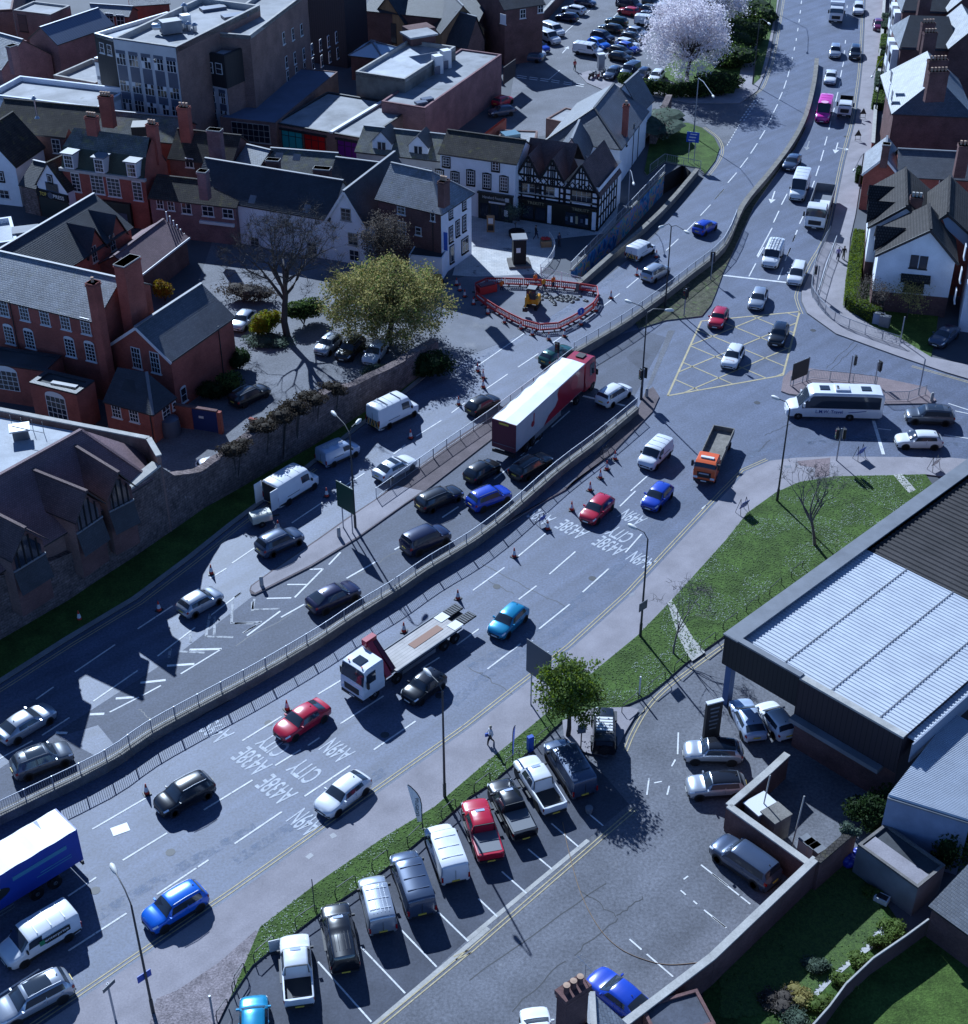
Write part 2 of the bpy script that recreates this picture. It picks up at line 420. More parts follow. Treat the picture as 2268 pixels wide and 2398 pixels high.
# back gardens at lower right
raised('back_garden',S('33',0,1560,'33',500,1130,'33',860,800,'33',960,900,'33',1240,1300,'33',1300,1380,'33',1050,1600,'33',660,1984,'33',500,2200,'33',-60,2200,'33',-60,1620),M('long_grass',(.040,.078,.016),.9,.2,var=.45,vs=.7,fine=.5,fs=5,bump=1.,bs=7,spots=(.8,.62,(.075,.095,.03),.1)),.06)
raised('neighbour_lawn',S('33',1320,1380,'33',1440,1300,'33',2000,1760,'33',2000,2100,'33',800,2200,'33',680,1984,'33',1060,1600),m_grass,.05)
mb = MB(); mb.sheet(S('33',1150,1300,'33',1220,1330,'33',1130,1440,'33',960,1560,'33',800,1700,'33',640,1870,'33',590,1860,'33',700,1740,'33',880,1560,'33',1040,1420),m_slabs,.075); struct('garden_path',mb)
# ------------------------------------------------------------------ trench of the subway with its painted wall
m_mural = M('mural_paint',(.03,.10,.26),.8,.3)
nt = m_mural.node_tree; L = nt.links
g = nd(nt,'ShaderNodeNewGeometry')
n1 = nd(nt,'ShaderNodeTexNoise'); n1.inputs['Scale'].default_value = .55; n1.inputs['Detail'].default_value = 3; n1.inputs['Distortion'].default_value = 1.5
L.new(g.outputs['Position'],n1.inputs['Vector'])
cr = nd(nt,'ShaderNodeValToRGB'); L.new(n1.outputs[0],cr.inputs[0])
el = cr.color_ramp.elements
el[0].position = .30; el[0].color = (.04,.12,.34,1); el[1].position = .72; el[1].color = (.06,.32,.45,1)
for ps,c in ((.40,(.05,.26,.62,1)),(.47,(.18,.48,.75,1)),(.51,(.55,.22,.48,1)),(.55,(.65,.58,.2,1)),(.60,(.08,.4,.6,1))):
 e = el.new(ps); e.color = c
L.new(cr.outputs[0],nt.nodes['Principled BSDF'].inputs['Base Color'])
t = thing('subway_ramp','sunken pedestrian subway ramp with a colourful mural along its wall beside the road','underpass',TR_L[0])
mb = MB()
for i in range(3):
 a,b = TR_L[i],TR_L[i + 1]
 d = (b - a).normalized(); n = Vector((d.y,-d.x,0)) * .02
 mb.face([a + n + Vector((0,0,-2.6)),b + n + Vector((0,0,-2.6)),b + n + Vector((0,0,.45)),a + n + Vector((0,0,.45))],m_mural)
 mb.face([a + Vector((0,0,.45)),b + Vector((0,0,.45)),b + Vector((0,0,0)),a + Vector((0,0,0))],m_conc)
mb.build('painted_wall',t)
mb = MB()
cp = [p + Vector((0,0,.5)) for p in TR_L]
for i in range(3): mb.beam(cp[i],cp[i + 1],.35,.12,m_cope)
mb.build('coping',t)
mb = MB(); mb.sheet(TRENCH,m_ground,-2.6)
e0,e1 = TR_L[-1],tr_r[-1]
m_dark = M('tunnel_shade_colour',(.03,.03,.035),.9)  # near-black colour stands for the shade in the tunnel recess
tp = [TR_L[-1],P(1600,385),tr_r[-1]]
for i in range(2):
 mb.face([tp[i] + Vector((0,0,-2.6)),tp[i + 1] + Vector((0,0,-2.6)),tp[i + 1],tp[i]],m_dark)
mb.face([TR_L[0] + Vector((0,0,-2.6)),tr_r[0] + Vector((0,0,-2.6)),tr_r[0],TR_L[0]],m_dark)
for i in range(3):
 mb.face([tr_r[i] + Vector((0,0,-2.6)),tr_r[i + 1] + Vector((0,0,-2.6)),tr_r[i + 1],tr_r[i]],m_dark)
mb.build('ramp_floor',t)
# ------------------------------------------------------------------ road markings
mk = MB(); ZM = .020
def line(m,w,*a,z=ZM):
 pts = [P(a[i],a[i + 1]) for i in range(0,len(a),2)]
 ribbon(mk,pts,w,m,z)
def dashes(tile,m,w,*segs,z=ZM):
 for (x0,y0,x1,y1) in segs:
  ribbon(mk,[T(tile,x0,y0),T(tile,x1,y1)],w,m,z)
for s_ in ((217,1942,344,1868),(568,1735,660,1678),(745,1626,803,1591),(880,1538,925,1508),(1108,1383,1182,1329),(1214,1303,1279,1249),(1452,1186,1489,1150),
           (288,2015,392,1951),(478,1897,592,1827),(645,1793,705,1756),(722,1746,749,1728),(798,1695,899,1630),(988,1566,1030,1540),(1070,1511,1122,1473),(1215,1404,1257,1372),(1287,1345,1348,1292),(160,2099,226,2055),
           (161,2227,297,2139),(368,2095,489,2014),(550,1976,661,1901),(714,1865,821,1793),(876,1756,974,1689),(1142,1567,1220,1508),(1263,1473,1335,1415),(1365,1387,1426,1332),(1465,1294,1503,1251),(0,2330,93,2270),
           (85,1638,126,1609),(176,1574,270,1510),(323,1473,405,1419),(492,1355,531,1331),(544,1319,600,1281),(684,1225,755,1177),(790,1150,854,1108),(921,1065,950,1042),(975,1022,1034,985),(1058,967,1090,943)):
 line(m_white,.13,*s_)
dashes('12',m_white,.13,(120,1130,280,1020),(355,970,505,870),(610,790,725,715),(780,670,925,570),(975,525,1100,430),(1150,390,1240,315),(1335,215,1390,170),(1440,115,1530,30),(180,1790,295,1700),(375,1620,530,1485),(600,1410,735,1290),(1180,1876,1310,1760),(0,1000,200,862),(200,862,400,722))
dashes('02',m_white,.13,(1590,1690,1655,1625),(1690,1580,1765,1500),(1795,1460,1865,1385))
dashes('03',m_white,.14,(20,1460,90,1385),(115,1340,180,1265),(205,1230,262,1155),(282,1125,332,1050),(348,1020,388,955),(403,920,440,855),(450,825,480,765),(488,735,515,675),(525,650,545,590),(553,565,568,510),(583,450,588,420),(600,370,605,345),(615,300,618,280),(626,230,630,205),(636,165,640,140),(644,100,648,75),(652,30,656,5),
       (330,1876,440,1670),(450,1630,490,1545),(508,1500,550,1420),(725,1390,750,1325),(760,1290,785,1215),(795,1180,818,1100),(825,1065,843,1000),(855,950,870,890),(880,850,897,790),(905,745,922,675),(928,645,940,595),(940,565,950,515),(955,490,966,445),(966,400,972,370),(975,320,978,295),(640,1640,680,1560),(590,1770,625,1685),(548,1876,575,1815),(985,120,988,100),(988,60,990,40))
dashes('13',m_white,.13,(335,165,380,90),(270,305,320,210),(535,190,575,95),(590,50,610,0),(483,330,520,240),(1215,1420,1310,1430),(1700,1465,1900,1495),(1730,1235,1900,1290),(1780,1290,1900,1315))
dashes('13',m_white,.32,(80,297,550,350),(1182,1362,1255,1608))
dashes('12',m_white,.30,(830,1180,1140,1252))
dashes('20',m_white,.13,(310,1790,510,1660),(685,1540,1010,1315),(1155,1210,1430,1000),(1540,915,1765,745),(0,1960,240,1830),(805,1620,1020,1510),(1040,1500,1180,1425),(1325,1340,1620,1160),(1780,1040,1876,985))
dashes('20',m_white,.24,(410,1770,495,1773),(660,1636,765,1632),(850,1520,985,1510),(1030,1405,1215,1385),(1225,1280,1425,1267),(1390,1163,1625,1157))
dashes('20',m_whiteworn,.22,(1705,810,1697,965),(1690,968,1860,972),(1575,920,1570,1060),(1510,1065,1710,1072),(1395,1045,1398,1110),(1310,1175,1500,1185),(1250,1150,1240,1220),(1540,900,1510,1065),(1850,810,1850,880))
dashes('21',m_white,.15,(235,787,415,783),(385,685,528,685),(550,575,648,570),(648,570,440,780),(690,540,775,450),(90,1060,335,880),(340,925,510,830),(820,640,1040,515),(1170,430,1225,400),(1520,195,1640,115),(1680,85,1720,60),(1770,15,1800,-10))
dashes('21',m_whiteworn,.2,(145,790,132,865),(140,868,330,862),(0,970,200,958),(65,1045,190,960),(0,780,45,745))
dashes('22',m_white,.13,(1740,1500 - 1400,1700,130))
# double yellow lines
def dyl(pts,o=.35,gap=.26):
 ribbon(mk,off(pts,o),.085,m_yellow,ZM); ribbon(mk,off(pts,o + gap),.085,m_yellow,ZM)
dyl(SP((-150,2570),(187,2345),(550,2098),(1100,1708),(1343,1518),(1480,1393),(1700,1156),(1716,1140),(1748,1106),(1805,1081)))
dyl(spline(SP((2034,-120),(2028,0),(2022,141),(2014,217),(2003,288),(1980,377),(1945,544),(1907,620),(1878,684),(1878,707),(1889,735))),-.65)
dyl(SP((2140,853),(2212,873),(2268,889),(2400,925)),-.65)
dyl(SP((-300,1788),(0,1604),(160,1502),(320,1406),(448,1310),(544,1233),(729,1094)),-.7)
dyl(spline(S('02',1725,1290,'02',1800,1190,'02',1835,1100,'02',1800,1010,'02',1700,935)),-.5)
dyl(spline(S('03',290,690,'03',355,640,'03',400,530,'03',440,400,'03',490,120,'03',515,-40)),-.5)
dyl(S('32',-100,1545,'32',0,1500,'32',1100,550),-.15)
dyl(S('31',700,2220,'31',970,1984,'32',0,1495),-.15)
dyl(spline(S('22',1130,1900,'22',1190,1760,'22',1290,1590,'22',1420,1450,'22',1600,1310,'22',1876,1110)),-.25)
for s_ in ((350,552,420,562),(440,565,500,573),(520,575,580,583),(600,585,660,595),(690,600,750,610),(780,612,840,622)):
 dashes('02',m_white,.25,s_,(s_[0] - 3,s_[1] + 14,s_[2] - 3,s_[3] + 14))
dashes('02',m_white,.14,(580,585,660,515),(1090,90,1050,130),(800,150,720,220),(720,220,690,250),(900,60,840,110),(1030,370,980,420),(1350,0,1310,30))
for k in range(8):
 a = T('03',205 + 14 * k,885 - 20 * k); b = T('03',212 + 14 * k,875 - 20 * k)
 ribbon(mk,[a,b],.2,m_white,ZM); d_ = Vector((.55,.1,0)); ribbon(mk,[a + d_,b + d_],.2,m_white,ZM)
for k in range(9):
 ribbon(mk,[T('03',110 + 10.5 * k,1065 - 18 * k),T('03',116 + 10.5 * k,1055 - 18 * k)],.12,m_white,ZM)
# bay lines and the concrete strip
ribbon(mk,S('31',620,2240,'31',935,1984,'31',1690,1345),.3,m_conc,.014)
ribbon(mk,S('32',-15,1425,'32',790,760),.3,m_conc,.014)
dashes('31',m_white,.11,(555,1570,910,1970),(840,1470,1135,1780),(1110,1360,1345,1605),(1355,1240,1555,1435))
dashes('32',m_white,.11,(60,1150,185,1270),(215,970,380,1115),(390,820,550,955),(545,650,725,805),(800,590,890,665),(1540,925,1720,1065),(1065,1420,1145,1490),(1180,1520,1355,1670),(1405,1095,1440,1125),(1490,1165,1515,1187),(1560,1225,1705,1340),(1425,1022,1455,1000),(1390,45,1385,190),(1195,350,1180,460),(1230,380,1280,370),(1330,400,1315,460),(1370,225,1345,270))
dashes('33',m_white,.11,(0,985,180,1128),(190,1136,255,1187),(0,1272,95,1345))
# crack lines
for a in (('22',90,535,700,850),('22',120,640,320,760),('22',0,1290,320,1490),('21',1800,1330,1876,1370),('12',930,980,1240,740),('32',990,1280,700,1520),('32',990,1270,1160,1130),('32',740,1090,985,1275),('32',0,1700,900,1050),('32',280,1900,640,1560),('13',380,1470,590,1380),('13',420,1500,340,1590),('13',830,980,1040,780),('13',870,990,1070,800),('21',0,1130,420,900),('21',900,620,1250,400),('20',1400,1700,1876,1400),('20',1020,1600,1110,1680)):
 p0,p1 = T(a[0],a[1],a[2]),T(a[0],a[3],a[4]); n_ = 9
 pts = [p0.lerp(p1,i / n_) + Vector((rnd.uniform(-.12,.12),rnd.uniform(-.12,.12),0)) for i in range(n_ + 1)]
 ribbon(mk,pts,.07,m_tar,.0135)
# yellow box junction
BJ = [P(1643,752),P(1564,927),P(1834,879),P(1873,730)]
def clip(p,d):
 ts = []
 for i in range(4):
  a,b = BJ[i],BJ[(i + 1) % 4]; e = b - a
  den = d.x * e.y - d.y * e.x
  if abs(den) < 1e-9: continue
  w = a - p
  t = (w.x * e.y - w.y * e.x) / den; u = (w.x * d.y - w.y * d.x) / den
  if 0 <= u <= 1: ts.append(t)
 return (p + d * min(ts),p + d * max(ts)) if len(ts) >= 2 else None
for i in range(4): ribbon(mk,[BJ[i],BJ[(i + 1) % 4]],.2,m_yellow,ZM)
cb = sum(BJ,Vector()) / 4
for a_ in (R(38),R(-45)):
 d = Vector((math.cos(a_),math.sin(a_),0)); n = Vector((-d.y,d.x,0))
 for k in range(-6,7):
  s_ = clip(cb + n * (k * 3.4 + .4),d)
  if s_: ribbon(mk,list(s_),.16,m_yellow,ZM + .004)
# arrows on the lanes
def arrow(tile,x0,y0,x1,y1,m,w=.16,right=False):
 a,b = T(tile,x0,y0),T(tile,x1,y1); d = (b - a).normalized(); n = Vector((-d.y,d.x,0)); l = (b - a).length
 z = Vector((0,0,ZM))
 ribbon(mk,[a,b - d * l * .3],w,m,ZM)
 mk.face([b + z,b - d * l * .33 + n * .45 + z,b - d * l * .33 - n * .45 + z],m)
 if right:
  c = a + d * l * .45; e = c + n * 1.1 + d * .3
  ribbon(mk,[c,e],w,m,ZM); mk.face([e + n * .9 + z,e + d * .55 + z,e - d * .55 + z][::-1],m)
arrow('03',460,1400,430,1490,m_white); arrow('03',922,1045,900,1125,m_white,right=True); arrow('03',712,1035,690,1100,m_whiteworn); arrow('02',680,390,725,340,m_white)
# lettering on the lanes
def text_mesh(s,size=1.0,bold=0):
 cu = bpy.data.curves.new('txt','FONT'); cu.body = s; cu.size = size; cu.align_x = 'CENTER'; cu.align_y = 'CENTER'; cu.offset = bold
 ob = bpy.data.objects.new('txt',cu); COL.objects.link(ob)
 dg = bpy.context.evaluated_depsgraph_get(); dg.update()
 me = bpy.data.meshes.new_from_object(ob.evaluated_get(dg))
 vs = [v.co.copy() for v in me.vertices]; fs = [tuple(p.vertices) for p in me.polygons]
 bpy.data.objects.remove(ob); bpy.data.curves.remove(cu); bpy.data.meshes.remove(me)
 return vs,fs
def put_text(mb,s,org,right,up,w,h,m,bold=0):
 """lettering s on the plane right/up, w metres wide, h high, centred on org"""
 vs,fs = text_mesh(s,1.0,bold)
 if not vs: return
 x0 = min(v.x for v in vs); x1 = max(v.x for v in vs); y0 = min(v.y for v in vs); y1 = max(v.y for v in vs)
 org = Vector(org); right = Vector(right).normalized(); up = Vector(up).normalized()
 pts = [org + right * ((v.x - (x0 + x1) / 2) / (x1 - x0) * w) + up * ((v.y - (y0 + y1) / 2) / (y1 - y0) * h) for v in vs]
 nz = right.cross(up)
 f2 = []
 for f in fs:
  a,b,c = pts[f[0]],pts[f[1]],pts[f[2]]
  f2.append(f if (b - a).cross(c - a).dot(nz) > 0 else f[::-1])
 mb.quadmesh(pts,f2,m)
m_text = M('worn_lettering_paint',(.42,.44,.48),.7,.4,var=.2,vs=1.5,fine=.3,fs=8,spots=(3.5,.62,(.15,.17,.22),.08))
trav = (P(600,1720) - P(1100,1395)).normalized(); rgt = Vector((trav.y,-trav.x,0))
for s_,x,y in (('A49S',508,1714),('A438E',590,1783),('CITY',640,1745),('A438E',648,1849),('CITY',714,1806),('A49N',790,1758),('A49N',716,1926),
                 ('A49S',1268,1211),('A438E',1340,1240),('CITY',1452,1252),('A438E',1428,1279),('A49N',1482,1212),('A49N',1502,1312)):
 p = P(x,y); p.z = ZM
 put_text(mk,s_,p,rgt,trav,2.75 if len(s_) > 4 else 2.15,1.75,m_text,.012)
# patches of newer tarmac and ironwork
for q,m_ in ((('20',440,1800,720,1715,830,1850,700,1940),m_road),(('30',1540,1190,1640,1130,1700,1165,1590,1240),m_pave)):
 mk.sheet([T(q[0],q[i],q[i + 1]) for i in (1,3,5,7)],m_,.0145 if m_ is m_road else .124)
for q in (('12',1455,700,1505,700,1335,1090,1290,1140),('12',1150,900,1230,830,1330,880,1240,980)): mk.sheet([T(q[0],q[i],q[i + 1]) for i in (1,3,5,7)],m_carpark if q[1] > 1300 else m_bay,.0145)
for q in (('22',200,700),('22',900,640),('21',1500,1500),('21',250,1700),('30',700,900),('30',1250,620),('13',740,700),('13',330,1230),('03',760,1500),('03',980,1000),('12',500,900),('31',1000,60),('20',1300,1700)):
 c = T(*q); mk.sheet([c + Vector((math.cos(k * .7854),math.sin(k * .7854),0)) * .34 for k in range(8)],m_tar,.0165)
struct('road_markings',mk)
m_dirt = M('chalky_dust',(.22,.26,.34),.9,.2); n_ = m_dirt.node_tree; b_ = n_.nodes['Principled BSDF']; g_ = nd(n_,'ShaderNodeNewGeometry'); ns_ = nd(n_,'ShaderNodeTexNoise'); ns_.inputs['Scale'].default_value = 1.3; ns_.inputs['Detail'].default_value = 8; ns_.inputs['Roughness'].default_value = .75; mr_ = nd(n_,'ShaderNodeMapRange'); mr_.inputs[1].default_value = .46; mr_.inputs[2].default_value = .68; mr_.inputs[4].default_value = .75
n_.links.new(g_.outputs['Position'],ns_.inputs['Vector']); n_.links.new(ns_.outputs[0],mr_.inputs[0]); n_.links.new(mr_.outputs[0],b_.inputs['Alpha'])
mb = MB()
for w_,q in ((1.1,('13',1900,1545,'13',1500,1510,'13',1100,1480,'13',800,1500,'13',500,1550,'13',200,1630)),(.7,('13',1800,1535,'13',1100,1500,'13',700,1530)),(.9,('22',1560,60,'22',1300,330,'22',1000,640,'22',700,870,'22',330,1120,'22',0,1300)),(.9,('22',860,880,'22',560,1080,'22',300,1230,'22',0,1450,'21',1600,1560)),(.8,('30',1876,430,'30',1200,800,'30',600,1160)),(.8,('31',1000,300,'31',420,640,'31',0,900)),(.8,('03',560,620,'03',420,900,'03',200,1260)),(.7,('12',100,900,'12',700,560,'12',1300,130))):
 ribbon(mb,spline(S(*q),4),w_,m_dirt,.0175)
struct('dust_trails',mb)
mb = MB()
for q in (('31',630,735,660,718,685,742,650,760),('31',470,880,505,852,530,870,495,897),('13',525,1700,575,1695,582,1712,535,1718),('22',1165,770,1195,750,1215,765,1180,785)):
 mb.sheet([T(q[0],q[i],q[i + 1]) for i in (1,3,5,7)],m_iron,.126)
struct('manhole_covers',mb)
mb = MB(); c = T('30',882,450,.02); mb.box(c,(1.15,.8,.01),M('white_plate',(.75,.76,.78),.6),R(28))
solo(mb,'road_plate','small square white plate lying on the right carriageway in front of the black car','plate')
# ================================================================== VEHICLES
m_glass = M('car_glass',(.030,.040,.055),.06,.8)
m_tyre = M('tyre_rubber',(.014,.014,.016),.8,.3)
m_rim = M('alloy_wheel',(.42,.43,.45),.35,.5,metal=.7)
m_steelrim = M('steel_wheel',(.10,.10,.11),.5,.5)
m_black = M('black_plastic',(.018,.018,.021),.55,.5)
m_lamp = M('headlamp',(.75,.78,.82),.12,.7)
m_tail = M('tail_lamp',(.33,.008,.012),.2,.6)
m_plw = M('white_number_plate',(.75,.75,.72),.5)
m_ply = M('yellow_number_plate',(.62,.45,.06),.5)
m_rail = M('roof_rail',(.5,.51,.53),.3,metal=.8)
m_paint0 = M('paint',(.5,.5,.5))
def paint(name,c,metal=0.,rough=.28):
 return M(name + '_paint',c,rough,.5,metal=metal,coat=.8,var=.05,vs=1.3)
PT = dict(white=paint('white',(.72,.73,.75)),silver=paint('silver',(.42,.45,.50),.55),grey=paint('grey',(.10,.115,.14),.3),black=paint('black',(.008,.009,.012)),navy=paint('navy',(.012,.018,.055),.2),
          blue=paint('blue',(.012,.055,.42)),bright=paint('bright_blue',(.005,.13,.62),.2),red=paint('red',(.46,.012,.035)),teal=paint('teal',(.01,.24,.42),.3),pink=paint('pink',(.75,.03,.36)),
          orange=paint('orange',(.75,.09,.02)),green=paint('green',(.02,.10,.085),.3),purple=paint('purple',(.16,.01,.06)),plum=paint('plum',(.022,.022,.06),.3),lilac=paint('pale_blue',(.40,.48,.62),.2),dkgreen=paint('dark_green',(.012,.03,.02)),slate=paint('slate_grey',(.06,.085,.14),.3),cream=paint('cream',(.55,.52,.42)))
KB,KE,KT = 5,6,8
class Loft:
 """car body: stations along x (front = +), each a half section of nine points"""
 def __init__(s,L,st,mix=.7): s.L = L; s.st = st; s.mix = mix
 def sec(s,st):
  xf,w,zb,zbelt,top = st
  if isinstance(top,tuple): w5,z5,w6,z6,z7 = top
  elif top is None: w5,z5,w6,z6,z7 = w * .87,zbelt + .04,w * .62,zbelt + .085,zbelt + .11
  return [(0,zb),(w * .86,zb),(w * .97,zb + .10),(w,zb + (zbelt - zb) * .55),(w * .985,zbelt - .08),(w * .95,zbelt),(w5,z5),(w6,z6),(0,z7)]
 def tab(s):
  """monotone cubic through the stations for every section point, mixed with the straight line"""
  X = [st[0] for st in s.st]; S = [s.sec(st) for st in s.st]; s.X = X; s.S = S; n = len(X); s.M = []
  dx = [X[i + 1] - X[i] for i in range(n - 1)]
  for k in range(9):
   row = []
   for c in (0,1):
    dl = [(S[i + 1][k][c] - S[i][k][c]) / dx[i] for i in range(n - 1)]; m = [dl[0]]
    for i in range(1,n - 1):
     if dl[i - 1] * dl[i] <= 0: m.append(0.)
     else:
      w1,w2 = 2 * dx[i] + dx[i - 1],dx[i] + 2 * dx[i - 1]; m.append((w1 + w2) / (w1 / dl[i - 1] + w2 / dl[i]))
    m.append(dl[-1]); row.append(m)
   s.M.append(row)
 def val(s,xf,k):
  X = s.X; n = len(X)
  for i in range(n - 1):
   if xf <= X[i + 1] or i == n - 2: break
  h = X[i + 1] - X[i]; t = min(max((xf - X[i]) / h,0),1); out = []
  for c in (0,1):
   a,b = s.S[i][k][c],s.S[i + 1][k][c]; m0,m1 = s.M[k][c][i],s.M[k][c][i + 1]
   cub = (2 * t ** 3 - 3 * t * t + 1) * a + (t ** 3 - 2 * t * t + t) * h * m0 + (3 * t * t - 2 * t ** 3) * b + (t ** 3 - t * t) * h * m1
   out.append(s.mix * cub + (1 - s.mix) * (a + (b - a) * t))
  return out
 def at(s,xf,k,side=1):
  if not hasattr(s,'X'): s.tab()
  k = min(max(k,0),8); k0 = min(int(k),7); f = k - k0
  p,r = s.val(xf,k0),s.val(xf,k0 + 1)
  return Vector((s.L * (.5 - xf),side * (p[0] + (r[0] - p[0]) * f),p[1] + (r[1] - p[1]) * f))
 def body(s,mb,m):
  vs = []; fs = []; n = 16; s.at(0,0)
  xs = []
  for i in range(len(s.X) - 1):
   q_ = 3 if s.X[i + 1] - s.X[i] > .06 else 1
   xs += [s.X[i] + (s.X[i + 1] - s.X[i]) * j / q_ for j in range(q_)]
  xs.append(s.X[-1])
  for xf in xs:
   S = [s.val(xf,k) for k in range(9)]; x = s.L * (.5 - xf)
   vs += [(x,S[k][0],S[k][1]) for k in range(9)] + [(x,-S[k][0],S[k][1]) for k in range(7,0,-1)]
  N = len(xs)
  for i in range(N - 1):
   for k in range(n):
    k2 = (k + 1) % n
    fs.append((i * n + k,i * n + k2,(i + 1) * n + k2,(i + 1) * n + k))
  fs.append(tuple(range(n - 1,-1,-1))); fs.append(tuple((N - 1) * n + k for k in range(n)))
  mb.quadmesh(vs,[f[::-1] for f in fs],m)
 def patch(s,mb,m,x0,x1,k0,k1,side=0,d=.014,nx=5,nk=4,taper=0.):
  """a skin of another material laid d proud of the body; side 0 = across the middle from k0 to k0"""
  rows = []
  for i in range(nx + 1):
   xf = x0 + (x1 - x0) * i / nx; row = []
   for j in range(nk + 1):
    if side == 0:
     u = -1 + 2 * j / nk; k = KT - abs(u) * (KT - k0); sd_ = 1 if u >= 0 else -1
     row.append(s.at(xf,k,sd_))
    else:
     row.append(s.at(xf + taper * (j / nk),k0 + (k1 - k0) * j / nk,side))
   rows.append(row)
  c = Vector((0,0,.7)); vs = []
  for i in range(nx + 1):
   for j in range(nk + 1):
    a = rows[min(i + 1,nx)][j] - rows[max(i - 1,0)][j]; b = rows[i][min(j + 1,nk)] - rows[i][max(j - 1,0)]
    nn = a.cross(b)
    nn = nn.normalized() if nn.length > 1e-9 else Vector((0,0,1))
    p = rows[i][j]
    if nn.dot(Vector((p.x * .3,p.y,p.z - .6))) < 0: nn = -nn
    vs.append((p + nn * d,nn))
  fs = []
  for i in range(nx):
   for j in range(nk):
    q = [i * (nk + 1) + j,i * (nk + 1) + j + 1,(i + 1) * (nk + 1) + j + 1,(i + 1) * (nk + 1) + j]
    a,b,c_ = vs[q[0]][0],vs[q[1]][0],vs[q[2]][0]
    fn = (b - a).cross(c_ - a)
    if fn.length < 1e-9: fn = (vs[q[2]][0] - a).cross(vs[q[3]][0] - a)
    fs.append(q if fn.dot(vs[q[0]][1]) > 0 else q[::-1])
  mb.quadmesh([v[0] for v in vs],fs,m)
def part(mb,name,parent,smooth=35,mats=None):
 o = bpy.data.objects.new(name,mb.mesh(name,smooth))
 o.parent = parent
 return o
def wheel_parts(root,x,y,r,w,rim=m_rim,n=18):
 sy = 1 if y > 0 else -1
 mb = MB(); mb.lathe((x,y - sy * w,r),[(r * .5,0),(r * .95,.0),(r,w * .15),(r,w * .85),(r * .93,w),(r * .62,w),(r * .60,w - .03)],m_tyre,n,(0,sy,0))
 o = part(mb,'wheel',root)
 mb = MB(); mb.lathe((x,y - sy * .05,r),[(r * .64,0),(r * .62,.035),(r * .2,.02),(.02,.03)],rim,n,(0,sy,0))
 for k in range(5):
  a = k * 2 * math.pi / 5
  mb.box((x + math.cos(a) * r * .36,y - sy * .012,r + math.sin(a) * r * .36),(r * .14,.012,r * .16),m_black,ax=(Vector((-math.sin(a),0,math.cos(a))),Vector((0,1,0)),Vector((math.cos(a),0,math.sin(a)))))
 q = part(mb,'rim',o); q.location = (0,0,0)
def proto(name):
 e = bpy.data.objects.new(name,None); e.empty_display_size = .3
 return e
PROTO = {}
